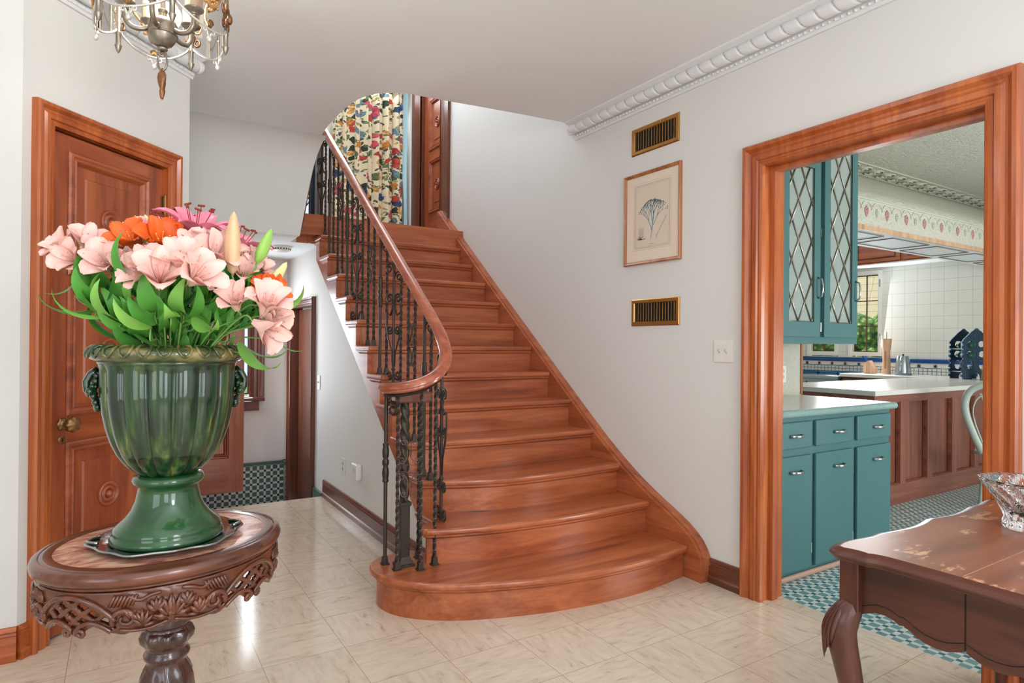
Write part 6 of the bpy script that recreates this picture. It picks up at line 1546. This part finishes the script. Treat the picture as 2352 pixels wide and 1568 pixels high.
def flower(kind, label, tip, d, s=1.0, leaves=2, group=None):
    s *= {'pink': 1.4, 'orange': 1.4, 'lily': 1.35, 'cream': 1.25, 'green': 1.3, 'pale': 1.25, 'pinkbud': 1.2}[kind]
    off = {'pink': 0.03, 'orange': 0.035, 'lily': 0.05}.get(kind, 0.02)
    tip = tuple(Vector(tip) - Vector(d).normalized() * off)
    tip = Vector(tip); name = {'pink': 'alstroemeria', 'orange': 'alstroemeria', 'lily': 'lily', 'cream': 'lily_bud', 'green': 'lily_bud', 'pale': 'lily_bud', 'pinkbud': 'lily_bud'}[kind]
    t = thing(name, label, 'flower', (MOUTH.x, MOUTH.y, MOUTH.z), group=group); d = Vector(d).normalized(); roll = frnd.uniform(0, 6.28)
    if kind == 'pink': place('petals_pink', 'petals', t, tip, d, roll, s); place('stamens_pink', 'stamens', t, tip, d, roll, s)
    elif kind == 'orange': place('petals_orange', 'petals', t, tip, d, roll, s); place('stamens_orange', 'stamens', t, tip, d, roll, s)
    elif kind == 'lily': place('petals_lily', 'petals', t, tip, d, roll, s); place('stamens_lily', 'stamens', t, tip, d, roll, s)
    else: place({'cream': 'bud_cream', 'green': 'bud_green', 'pale': 'bud_pale', 'pinkbud': 'bud_pink'}[kind], 'bud', t, tip, d, roll, s)
    sp = stem_path(tip, d); m = MB(); m.tube(sp, 0.0024, 6); m.build('stem', 'stem', t, smooth=True)
    for k in range(leaves):
        q = sp[int(len(sp) * (0.45 + 0.4 * k / max(1, leaves)))]; a = frnd.uniform(0, 6.28); ld = (Vector((math.cos(a), math.sin(a), 0.55)) + (q - MOUTH).normalized() * 0.5)
        place('leaf_mesh_%d' % frnd.choice((1, 3, 4)), 'leaf', t, q, ld, frnd.uniform(-0.5, 0.5), frnd.uniform(0.6, 0.9))
    return t
# (kind, position, direction, size, label)
FL = [
 ('pink', (-0.125, 1.965, 1.535), (-0.6, -0.35, 0.5), 0.95, 'pink alstroemeria bloom at the far left tip of the bouquet'),
 ('pink', (-0.105, 1.935, 1.505), (-0.5, -0.7, 0.15), 0.95, 'lower pink alstroemeria bloom of the far left cluster'),
 ('pink', (-0.075, 1.93, 1.545), (0.1, -0.5, 0.7), 1.0, 'upper pink alstroemeria bloom of the far left cluster'),
 ('pink', (-0.062, 1.90, 1.515), (0.3, -0.8, 0.3), 0.9, 'small pink alstroemeria bloom beside the far left cluster'),
 ('pink', (-0.03, 1.85, 1.49), (-0.3, -0.8, 0.35), 1.1, 'wide pink alstroemeria bloom left of the orange ones'),
 ('pink', (0.0, 1.84, 1.485), (0.45, -0.8, 0.1), 1.0, 'pink alstroemeria bloom under the left orange bloom'),
 ('pink', (-0.005, 1.96, 1.56), (-0.3, -0.3, 0.8), 0.85, 'small pink alstroemeria bloom behind the left orange bloom'),
 ('pink', (0.035, 2.02, 1.585), (-0.2, -0.3, 0.8), 1.1, 'pink alstroemeria bloom at the back top left of the bouquet'),
 ('pink', (0.06, 2.0, 1.60), (0.3, -0.3, 0.8), 0.9, 'pink alstroemeria bloom at the back between the orange ones'),
 ('orange', (0.025, 1.86, 1.545), (-0.45, -0.45, 0.6), 1.2, 'left orange alstroemeria bloom with yellow throat'),
 ('orange', (0.085, 1.81, 1.54), (0.05, -0.7, 0.6), 1.25, 'middle orange alstroemeria bloom facing the room'),
 ('orange', (0.13, 1.81, 1.54), (0.6, -0.45, 0.5), 1.0, 'right orange alstroemeria bloom beside the pink lily'),
 ('pinkbud', (0.052, 1.75, 1.51), (-0.2, -0.2, 0.9), 1.0, 'small pink bud below the orange blooms'),
 ('pink', (0.055, 1.70, 1.475), (-0.35, -0.6, 0.5), 0.95, 'pink alstroemeria bloom behind the front centre one'),
 ('pink', (0.075, 1.63, 1.44), (0.0, -0.75, 0.55), 1.2, 'front centre pink alstroemeria bloom above the leaves'),
 ('pink', (0.035, 1.68, 1.455), (-0.8, -0.5, 0.2), 0.9, 'pink alstroemeria bloom tilting left near the front'),
 ('pink', (0.12, 1.64, 1.475), (-0.2, -0.6, 0.7), 1.15, 'pink alstroemeria bloom front right of centre'),
 ('pink', (0.145, 1.60, 1.445), (0.35, -0.8, 0.4), 1.15, 'large pink alstroemeria bloom lowest at the front right of centre'),
 ('pink', (0.165, 1.66, 1.46), (0.7, -0.5, 0.1), 0.85, 'pink alstroemeria bloom partly hidden behind the large front one'),
 ('pink', (0.155, 1.76, 1.525), (-0.3, -0.6, 0.6), 1.05, 'pink alstroemeria bloom under the open pink lily'),
 ('pink', (0.20, 1.71, 1.505), (0.2, -0.7, 0.6), 1.2, 'pink alstroemeria bloom left of the tall blush bud'),
 ('pink', (0.20, 1.78, 1.55), (0.1, -0.4, 0.8), 1.0, 'upper pink alstroemeria bloom between lily and tall bud'),
 ('pink', (0.235, 1.76, 1.53), (0.5, -0.4, 0.6), 1.0, 'pink alstroemeria bloom behind the tall blush bud'),
 ('pink', (0.17, 1.88, 1.56), (0.1, -0.2, 0.9), 1.1, 'pink alstroemeria bloom at the back below the lilies'),
 ('pink', (0.29, 1.78, 1.49), (0.5, -0.5, 0.5), 1.1, 'pink alstroemeria bloom below the green bud'),
 ('pink', (0.265, 1.72, 1.475), (0.0, -0.6, 0.5), 0.9, 'pink alstroemeria bloom right of the tall blush bud'),
 ('pink', (0.318, 1.79, 1.47), (0.7, -0.3, 0.4), 0.9, 'pink alstroemeria bloom next to the pale yellow bud'),
 ('pink', (0.232, 1.62, 1.395), (-0.25, -0.7, 0.6), 0.95, 'single pink alstroemeria bloom low on the right front'),
 ('pink', (0.298, 1.60, 1.385), (0.1, -0.7, 0.7), 1.15, 'big pink alstroemeria bloom on the far right front'),
 ('pink', (0.315, 1.62, 1.365), (0.6, -0.7, 0.1), 0.95, 'pink alstroemeria bloom facing right below the big right one'),
 ('pink', (0.292, 1.60, 1.335), (0.65, -0.6, -0.45), 1.15, 'drooping pink alstroemeria bloom lowest on the right'),
 ('orange', (0.335, 1.70, 1.43), (0.55, -0.5, 0.3), 0.9, 'orange alstroemeria bloom at the right edge of the bouquet'),
 ('orange', (0.305, 1.68, 1.445), (-0.3, -0.5, 0.6), 0.7, 'half open orange alstroemeria beside the right edge one'),
 ('orange', (0.325, 1.66, 1.395), (0.7, -0.3, 0.1), 0.6, 'small orange alstroemeria peeking out low on the right'),
 ('lily', (0.105, 1.93, 1.60), (-0.25, -0.25, 0.9), 0.9, 'pale pink lily at the back top of the bouquet'),
 ('lily', (0.165, 1.84, 1.585), (0.1, -0.35, 0.9), 1.05, 'open deep pink lily at the top centre of the bouquet'),
 ('lily', (0.265, 1.84, 1.55), (0.25, -0.25, 0.9), 1.0, 'pink lily behind the tall blush bud'),
 ('lily', (0.300, 1.86, 1.46), (0.7, -0.2, 0.5), 0.7, 'smaller pink lily facing right beside the passage'),
 ('cream', (0.232, 1.675, 1.485), (0.02, 0.0, 1.0), 1.1, 'tall blush and green lily bud standing upright'),
 ('green', (0.300, 1.70, 1.520), (0.36, 0.0, 0.93), 1.0, 'slim green lily bud at the top right of the bouquet'),
 ('pale', (0.318, 1.72, 1.430), (0.55, 0.0, 0.83), 1.0, 'pale yellow lily bud leaning to the right'),
 ('pale', (0.075, 1.98, 1.60), (-0.45, 0, 0.9), 0.6, 'pale yellow petal tip at the top left of the bouquet'),
]
for (k_, p, d, s, lab) in FL: flower(k_, lab, p, d, s, leaves=1)
# leafy stems that fill the urn
LS = [(-0.09, 1.93, 1.43), (-0.05, 1.88, 1.38), (-0.03, 1.84, 1.40), (0.0, 1.78, 1.36), (0.04, 1.76, 1.42), (0.07, 1.72, 1.38), (0.10, 1.74, 1.44), (0.13, 1.72, 1.38), (0.17, 1.73, 1.42), (0.20, 1.74, 1.38), (0.24, 1.76, 1.44), (0.27, 1.77, 1.38), (0.29, 1.82, 1.42), (0.05, 1.9, 1.46), (0.15, 1.88, 1.46), (0.22, 1.9, 1.44), (-0.02, 1.95, 1.44), (0.10, 2.02, 1.46)]
wh = ['far left', 'left', 'left of centre', 'front left', 'front left of centre', 'front centre', 'centre', 'front right of centre', 'front right', 'right of centre', 'right', 'lower right', 'far right', 'back left of centre', 'back centre', 'back right', 'back left', 'rear']
hh = random.Random(33)
for k, p in enumerate(LS):
    t = thing('leafy_stem', 'green leafy stem at the %s of the bouquet in the urn' % wh[k], 'foliage', tuple(MOUTH), group=None)
    tip = Vector(p); sp = stem_path(tip, (0, 0, 1)); m = MB(); m.tube(sp, 0.0026, 6); m.build('stem', 'stem', t, smooth=True)
    for q in range(9 if k > 1 else 4):
        b_ = sp[min(len(sp) - 1, int(len(sp) * (0.12 + 0.85 * q / 8)))]; a = q * 2.4 + hh.uniform(-0.4, 0.4); outd = Vector((p[0] - MOUTH.x, p[1] - MOUTH.y, 0))
        dd = Vector((math.cos(a), math.sin(a), hh.uniform(0.25, 0.9))) + outd * 3.0 + Vector((0, -0.25, 0))
        place('leaf_mesh_%d' % hh.choice((0, 1, 2, 5, 0, 3, 6)), 'leaf', t, b_, dd, hh.uniform(-0.6, 0.6), hh.uniform(0.95, 1.35))
# leaves with a place of their own: over the rim and out to the sides
BIG = [((-0.02, 1.80, 1.36), (-0.75, -0.1, -0.05), 2, 1.1, 'long light green leaf sweeping down to the left over the rim', 6),
       ((0.02, 1.72, 1.43), (-0.2, -0.2, 0.3), 2, 1.1, 'broad leaf under the wide pink bloom', 0), ((0.265, 1.77, 1.30), (0.35, -0.4, -0.7), 0, 1.2, 'light leaf hanging over the right side of the urn rim', 6),
       ((0.27, 1.80, 1.30), (0.55, -0.2, -0.5), 0, 1.0, 'darker leaf hanging behind the light one at the right rim', 0), ((0.31, 1.70, 1.38), (0.95, 0.1, 0.1), 1, 1.0, 'olive leaf pointing right towards the passage door', 6),
       ((0.32, 1.68, 1.34), (0.45, 0, -0.85), 3, 0.9, 'thin leaf hanging at the right edge of the bouquet', 0), ((-0.04, 1.86, 1.38), (-0.9, -0.1, -0.25), 4, 1.1, 'narrow leaf pointing left below the bouquet', 0),
       ((0.15, 1.70, 1.36), (0.25, -0.5, -0.4), 0, 1.0, 'light leaf curling down over the front of the rim', 6), ((0.06, 1.72, 1.33), (-0.5, -0.5, 0.1), 0, 0.9, 'leaf lying along the front of the rim', 6),
       ((0.23, 1.76, 1.33), (0.7, -0.4, 0.1), 2, 1.0, 'dark leaf arching over the right of the rim', 5), ((0.1, 1.68, 1.37), (0.0, -0.7, -0.3), 1, 0.9, 'small leaf hanging at the front centre', 6), ((-0.09, 1.95, 1.47), (-0.4, -0.2, -0.8), 4, 0.8, 'thin leaf hanging under the far left blooms', 0)]
for (p, d, q, s, lab, mk) in BIG:
    t = thing('leafy_stem', lab, 'foliage', tuple(MOUTH)); sp = stem_path(Vector(p), (0, 0, 1)); m = MB(); m.tube(sp, 0.0022, 6); m.build('stem', 'stem', t, smooth=True)
    place('leaf_mesh_%d' % mk, 'leaf', t, p, d, frnd.uniform(-0.4, 0.4), s * 1.15)

# ================================================================== SIDE TABLE AT RIGHT WITH CRYSTAL BOWL
GT = thing('side_table', 'worn brown table with scalloped apron and carved curved legs at lower right', 'table', (2.15, 0.68, 0))
half = [(1.650, 0.677), (1.648, 0.80), (1.644, 0.85), (1.630, 0.875), (1.632, 0.905), (1.622, 0.94), (1.628, 0.965), (1.648, 0.982), (1.70, 0.992), (1.76, 0.986), (1.82, 0.978), (1.88, 0.980), (1.93, 0.972), (2.02, 0.964), (2.09, 0.968), (2.17, 0.982), (2.25, 0.990)]
hp_ = [(p.x, p.y) for p in catmull([(a, b, 0) for a, b in half], 3)]
right = [(2 * 2.17 - x, y) for x, y in reversed([p for p in hp_ if p[0] < 2.16])]
up = [p for p in hp_ if p[0] < 2.16] + [(2.17, 0.982)] + right
up = [p for p in up if True]
full = up + [(x, 2 * 0.677 - y) for x, y in reversed(up)]
cl = []
for p in full:
    if not cl or math.hypot(p[0] - cl[-1][0], p[1] - cl[-1][1]) > 0.003: cl.append(p)
TZ = 0.760; cxm, cym = 2.17, 0.677
def ring(d, z, pts=cl):
    out = []
    n = len(pts)
    for k, (x, y) in enumerate(pts):
        a, b = pts[k - 1], pts[(k + 1) % n]; tx, ty = b[0] - a[0], b[1] - a[1]; l = math.hypot(tx, ty) or 1; out.append((x + ty / l * d, y - tx / l * d, z))
    return out
sgn_ = 1
m = MB(); rows = [ring(d * sgn_, z) for d, z in ((0.030, TZ - 0.0005), (0.022, TZ - 0.001), (0.016, TZ - 0.004), (0.010, TZ - 0.005), (0.004, TZ - 0.009), (0.0, TZ - 0.016), (0.004, TZ - 0.024), (0.012, TZ - 0.028), (0.014, TZ - 0.032))]
m.sheet(rows, closed=True); m.build('top_edge', 'table_wood_Y', GT, smooth=True, angle=0.9)
r0 = ring(0.029, TZ)
for half_ in (1, -1):
    pts = [p for p in r0 if (p[1] - cym) * half_ > 0.0006]
    pts.sort(key=lambda p: math.atan2((p[1] - cym) * half_, p[0] - cxm)); 
    poly = [(pts[0][0], cym + 0.0006 * half_)] + [(p[0], p[1]) for p in pts] + [(pts[-1][0], cym + 0.0006 * half_)]
    m = MB(); m.prism_z(poly, TZ - 0.03, TZ); m.build('table_leaf', 'worn_tabletop', GT)
m = MB(); m.box(1.684, cym - 0.0006, TZ - 0.02, 2.655, cym + 0.0006, TZ + 0.0002); m.build('seam', 'pale_wood', GT)
# apron
AX = 1.70
ap = [(0.925, 0.576), (0.905, 0.585), (0.885, 0.594), (0.86, 0.596), (0.84, 0.592), (0.825, 0.584), (0.815, 0.586), (0.80, 0.580), (0.785, 0.570), (0.765, 0.563), (0.74, 0.560), (0.715, 0.562), (0.690, 0.572), (0.679, 0.577)]
def apron_seg(pts, name):
    m = MB(); poly = [(y, z) for y, z in pts] + [(pts[-1][0], TZ - 0.03), (pts[0][0], TZ - 0.03)]
    m.prism_x(poly, AX, AX + 0.02); o = m.build(name, 'table_wood_Y', GT)
    m = MB(); m.tube([(AX - 0.001, y, z + 0.022) for y, z in pts], 0.0011, 4); m.build('incised_line', 'black', GT)
    return o
apron_seg(ap, 'apron'); apron_seg([(2 * cym - y, z - 0.001) for y, z in reversed(ap)], 'apron')
ap2 = [(1.75 + (0.925 - y) / 0.25 * 0.42 * 1.0, z) for y, z in ap]
for s in (1, -1):
    for mir in (0, 1):
        pts = [((x if not mir else 2 * cxm - x), z) for x, z in ap2]
        if mir: pts = list(reversed(pts))
        m = MB(); yv = cym + s * 0.262; m.prism_y([(x, z) for x, z in pts] + [(pts[-1][0], TZ - 0.03), (pts[0][0], TZ - 0.03)], min(yv, yv + s * 0.02), max(yv, yv + s * 0.02)); m.build('apron', 'table_wood_X', GT)
m = MB(); m.box(2 * cxm - AX - 0.02, cym - 0.25, 0.60, 2 * cxm - AX, cym + 0.25, TZ - 0.03); m.build('apron', 'table_wood_Y', GT)
def cab_leg(sx, sy):
    ox, oy = cxm + sx * (cxm - 1.705), cym + sy * 0.268    # corner block centre
    m = MB(); m.box(ox - 0.026, oy - 0.026, 0.585, ox + 0.026, oy + 0.026, TZ - 0.03); m.build('corner_block', 'table_wood_Z', GT, bevel=0.003)
    v = Vector((sx, sy, 0)).normalized(); pts = []; rs = []
    for z, o_, r in ((0.60, 0.0, 0.028), (0.575, 0.014, 0.036), (0.55, 0.026, 0.040), (0.52, 0.032, 0.040), (0.48, 0.026, 0.037), (0.42, 0.014, 0.034), (0.34, 0.000, 0.030), (0.22, -0.012, 0.023), (0.12, -0.006, 0.015), (0.06, 0.014, 0.017), (0.03, 0.034, 0.024), (0.012, 0.045, 0.026), (0.0, 0.045, 0.02)):
        pts.append((ox + v.x * o_, oy + v.y * o_, z)); rs.append(r)
    P = catmull(pts, 4); RS = []
    for k in range(len(P)): 
        f = k / 4; i = min(int(f), len(rs) - 2); RS.append(lerp(rs[i], rs[i + 1], f - i))
    m = MB(); m.tube(P, 0.03, 14, rs=RS); lg = m.build('leg', 'table_wood_Z', GT, smooth=True)
    # acanthus leaf carving on the knee
    w_ = Vector((-v.y, v.x, 0))
    m = MB()
    for q in range(-3, 4):
        a0 = q * 0.34; pts = []
        for k in range(8):
            t = k / 7; z = 0.594 - 0.10 * t - 0.05 * (3 - abs(q)) / 3 * t; ang = a0 * (0.55 + 0.5 * t) * (1 - 0.35 * t * t)
            f = (0.60 - z) / 0.12; o_ = 0.032 * math.sin(min(1, f * 1.3) * PI / 2); rr = 0.030 + 0.0115 * math.sin(min(1, f * 1.4) * PI / 2)
            d = v * math.cos(ang) + w_ * math.sin(ang); pts.append(Vector((ox, oy, z)) + v * o_ + d * rr)
        m.tube(pts, 0.005, 6, rs=[0.004, 0.0078, 0.0088, 0.0085, 0.0078, 0.0064, 0.0046, 0.001])
    m.build('acanthus_carving', 'table_wood_Z', GT, smooth=True)
for sx in (-1, 1):
    for sy in (1, -1): cab_leg(sx, sy)

BW = thing('crystal_bowl', 'swirl cut clear crystal bowl on the worn side table', 'bowl', (2.245, 0.755, TZ))
bc = (2.29, 0.758, TZ + 0.0006)
outp = [(0.0001, 0.0), (0.052, 0.0), (0.056, 0.006), (0.055, 0.018), (0.050, 0.03), (0.056, 0.05), (0.072, 0.082), (0.092, 0.112), (0.108, 0.134), (0.112, 0.142), (0.108, 0.146)]
inp = [(0.102, 0.142), (0.086, 0.116), (0.066, 0.086), (0.045, 0.058), (0.030, 0.046), (0.0001, 0.042)]
dn = []
for k in range(len(outp) - 1):
    for q in range(3): dn.append(tuple(lerp(outp[k][i], outp[k + 1][i], q / 3) for i in (0, 1)))
dn.append(outp[-1]); nb_ = len(dn)
def cut(t, k, r):
    if k >= nb_: return r
    z = dn[k][1]; return r * (1 + 0.075 * abs(math.sin(7 * (t + z * 9))) - 0.04 + (0.03 * math.cos(14 * t) if z > 0.138 else 0)) if z > 0.02 else r * (1 + 0.02 * math.cos(14 * t))
m = MB(); m.lathe(dn + inp, bc, 140, rf=cut, cap=False); m.build('glass_body', 'crystal', BW, smooth=False)

# ================================================================== CHANDELIER
CC = Vector((0.113, 2.464, 0))
LN = thing('chandelier', 'ornate pewter lantern chandelier with curved glass panes at the upper left', 'chandelier', (CC.x, CC.y, 2.88))
m = MB(); m.lathe([(0.0001, 2.312), (0.018, 2.314), (0.030, 2.322), (0.040, 2.338), (0.044, 2.352), (0.047, 2.354), (0.047, 2.360), (0.044, 2.362), (0.045, 2.372), (0.046, 2.390), (0.040, 2.402), (0.024, 2.412), (0.014, 2.416), (0.012, 2.43), (0.015, 2.434), (0.015, 2.44), (0.008, 2.445), (0.008, 2.87), (0.05, 2.872), (0.055, 2.88)], (CC.x, CC.y, 0), 36); m.build('hub', 'pewter', LN, smooth=True, angle=0.7)
m = MB(); m.lathe([(0.016, 2.312), (0.017, 2.305), (0.014, 2.300), (0.008, 2.298)], (CC.x, CC.y, 0), 16); m.tube([(CC.x + 0.011 * math.cos(t), CC.y, 2.292 + 0.011 * math.sin(t)) for t in [2 * PI * k / 14 for k in range(14)]], 0.0035, 6, closed=True); m.build('ring', 'pewter', LN, smooth=True)
m = MB(); m.tube([(CC.x + 0.85 * 0.016 * math.cos(t), CC.y - 0.5 * 0.016 * math.cos(t), 2.262 + 0.030 * math.sin(t) * (1.0)) for t in [2 * PI * k / 26 for k in range(26)]], 0.0038, 8, closed=True); m.build('chain_link', 'pewter', LN, smooth=True)
m = MB(); m.lathe([(0.003, 2.235), (0.008, 2.228), (0.012, 2.218), (0.0135, 2.205), (0.012, 2.19), (0.009, 2.176), (0.0075, 2.168), (0.009, 2.160), (0.0075, 2.15), (0.006, 2.142), (0.0045, 2.135), (0.0001, 2.131)], (CC.x, CC.y, 0), 18, rf=lambda t, k, r: r * (1 + 0.16 * math.cos(3 * t + k))); m.tube([(CC.x, CC.y, 2.24), (CC.x, CC.y, 2.232)], 0.003, 6); m.build('drop_finial', 'bronze', LN, smooth=True)
for k in range(5):
    a = math.radians(35 + 72 * k); c_, s_ = math.cos(a), math.sin(a)
    m = MB(); pp_ = catmull([(CC.x + r * c_, CC.y + r * s_, z) for r, z in ((0.040, 2.372), (0.065, 2.360), (0.092, 2.362), (0.108, 2.380), (0.112, 2.405), (0.112, 2.418))], 5); m.tube(pp_, 0.0085, 10); ar = m.build('arm', 'pewter', LN, smooth=True)
    q = (CC.x + 0.112 * c_, CC.y + 0.112 * s_, 0)
    m = MB(); m.lathe([(0.010, 2.412), (0.013, 2.414), (0.013, 2.420), (0.010, 2.424), (0.020, 2.428), (0.031, 2.436), (0.033, 2.440), (0.030, 2.441)], q, 24); m.build('drip_pan', 'pewter', ar, smooth=True)
    m = MB(); m.lathe([(0.027, 2.440), (0.027, 2.500), (0.024, 2.502), (0.024, 2.505), (0.0001, 2.505)], q, 24, rf=lambda t, kk, r: r * (1 + (0.06 * math.cos(9 * t) if kk > 0 else 0))); m.build('candle_cup', 'candle_sleeve', ar, smooth=True, angle=0.6)
    m = MB(); m.lathe([(0.011, 2.505), (0.011, 2.56), (0.014, 2.57), (0.017, 2.59), (0.013, 2.615), (0.0001, 2.64)], q, 14); m.build('bulb', 'bulb', ar, smooth=True)
RP = 0.198
angs = [math.radians(59 + 72 * k) for k in range(5)]
for a in angs:
    c_, s_ = math.cos(a), math.sin(a); q = (CC.x + RP * c_, CC.y + RP * s_, 0)
    m = MB(); m.lathe([(0.0001, 2.316), (0.006, 2.324), (0.0095, 2.336), (0.0105, 2.340), (0.0115, 2.343), (0.0115, 2.346), (0.0085, 2.348), (0.0085, 2.385), (0.0105, 2.388), (0.0105, 2.394), (0.0085, 2.397), (0.0085, 2.70), (0.011, 2.704), (0.0001, 2.72)], q, 14); ps = m.build('frame_post', 'pewter', LN, smooth=True, angle=0.8)
    m = MB()
    for (r, zc, sx) in ((0.014, 2.42, 1), (0.014, 2.42, -1), (0.017, 2.47, 1), (0.017, 2.47, -1)):
        m.tube([(q[0] - s_ * sx * (0.010 + r * (1 - 0.75 * k / 14) * (1 - math.cos(2 * PI * 1.15 * k / 14))) + c_ * 0.006, q[1] + c_ * sx * (0.010 + r * (1 - 0.75 * k / 14) * (1 - math.cos(2 * PI * 1.15 * k / 14))) + s_ * 0.006, zc + r * 1.3 * (1 - 0.75 * k / 14) * math.sin(2 * PI * 1.15 * k / 14)) for k in range(15)], 0.004, 6)
    m.sphere((q[0] + c_ * 0.012, q[1] + s_ * 0.012, 2.445), 0.011, 8, 6, (1, 1, 1.8)); m.build('post_ornament', 'bronze', ps, smooth=True)
for k in range(5):
    a0, a1 = angs[k], angs[k] + 2 * PI / 5
    def cp(t, z, r=RP): a = lerp(a0, a1, t); return (CC.x + r * math.cos(a), CC.y + r * math.sin(a), z)
    low_ = lambda t: 2.410 - 0.062 * (math.sin(PI * t) ** 0.65)
    m = MB(); m.sheet([[cp(t, z) for z in [lerp(low_(t), 2.70, j / 6) for j in range(7)]] for t in [0.03 + 0.94 * i / 20 for i in range(21)]]); m.build('glass_pane', 'thin_glass', LN, smooth=True)
    m = MB(); m.tube([cp(t, low_(t)) for t in [0.02 + 0.96 * i / 28 for i in range(29)]], 0.0042, 7)
    for s in (-1, 1):
        m.tube([cp(0.5 + s * (0.05 + 0.035 * (1 - 0.7 * i / 12) * (1 - math.cos(2 * PI * i / 12))), low_(0.5) - 0.006 - 0.010 * (1 - 0.7 * i / 12) * math.sin(2 * PI * 1.1 * i / 12)) for i in range(13)], 0.003, 6)
        m.tube([cp(0.5 + s * 0.055, low_(0.5) - 0.004), cp(0.5 + s * 0.03, low_(0.5) - 0.018), cp(0.5, low_(0.5) - 0.030)], 0.0034, 6)
    m.sphere(cp(0.5, low_(0.5) - 0.034), 0.0085, 8, 6, (1, 1, 1.3)); m.build('lower_arch', 'white_metal' if 'white_metal' in MATS else 'white_plastic', LN, smooth=True)
    m = MB(); 
    for i in range(7):
        aa = -1.2 + 0.4 * i; m.tube([cp(0.5, low_(0.5) + 0.004, RP + 0.003), cp(0.5 + 0.05 * math.sin(aa), low_(0.5) + 0.004 + 0.026 * math.cos(aa * 0.7), RP + 0.006)], 0.003, 5)
    m.build('leaf_ornament', 'old_brass', LN, smooth=True)
    # gilt oval crest on each pane
    m = MB(); zc = 2.53
    m.tube([cp(0.5 + 0.30 * math.cos(t), zc + 0.072 * math.sin(t), RP + 0.006) for t in [2 * PI * i / 36 for i in range(36)]], 0.0058, 8, closed=True)
    for i in range(14):
        t = PI * 1.5 + (i - 6.5) * 0.12; m.sphere(cp(0.5 + 0.33 * math.cos(t) * 0.5, zc - 0.084 + 0.012 * math.cos(i * 2.1) - 0.008, RP + 0.006), 0.0065, 6, 5)
    m.tube([cp(0.5 - 0.16, zc - 0.066, RP + 0.006), cp(0.5 - 0.08, zc - 0.092, RP + 0.007), cp(0.5, zc - 0.112, RP + 0.007), cp(0.58, zc - 0.092, RP + 0.007), cp(0.66, zc - 0.066, RP + 0.006)], 0.0062, 7); m.sphere(cp(0.5, zc - 0.118, RP + 0.006), 0.008, 8, 6)
    m.build('crest', 'gilt', LN, smooth=True)
m = MB(); m.tube([(CC.x + RP * math.cos(t), CC.y + RP * math.sin(t), 2.70) for t in [2 * PI * k / 60 for k in range(60)]], 0.008, 8, closed=True)
for a in angs: m.tube([(CC.x + RP * math.cos(a), CC.y + RP * math.sin(a), 2.70), (CC.x + 0.1 * math.cos(a), CC.y + 0.1 * math.sin(a), 2.78), (CC.x, CC.y, 2.80)], 0.006, 6)
m.build('top_ring', 'pewter', LN, smooth=True)
point('chandelier_glow', (CC.x, CC.y, 2.60), 24, (1, 0.97, 0.93), 0.06)
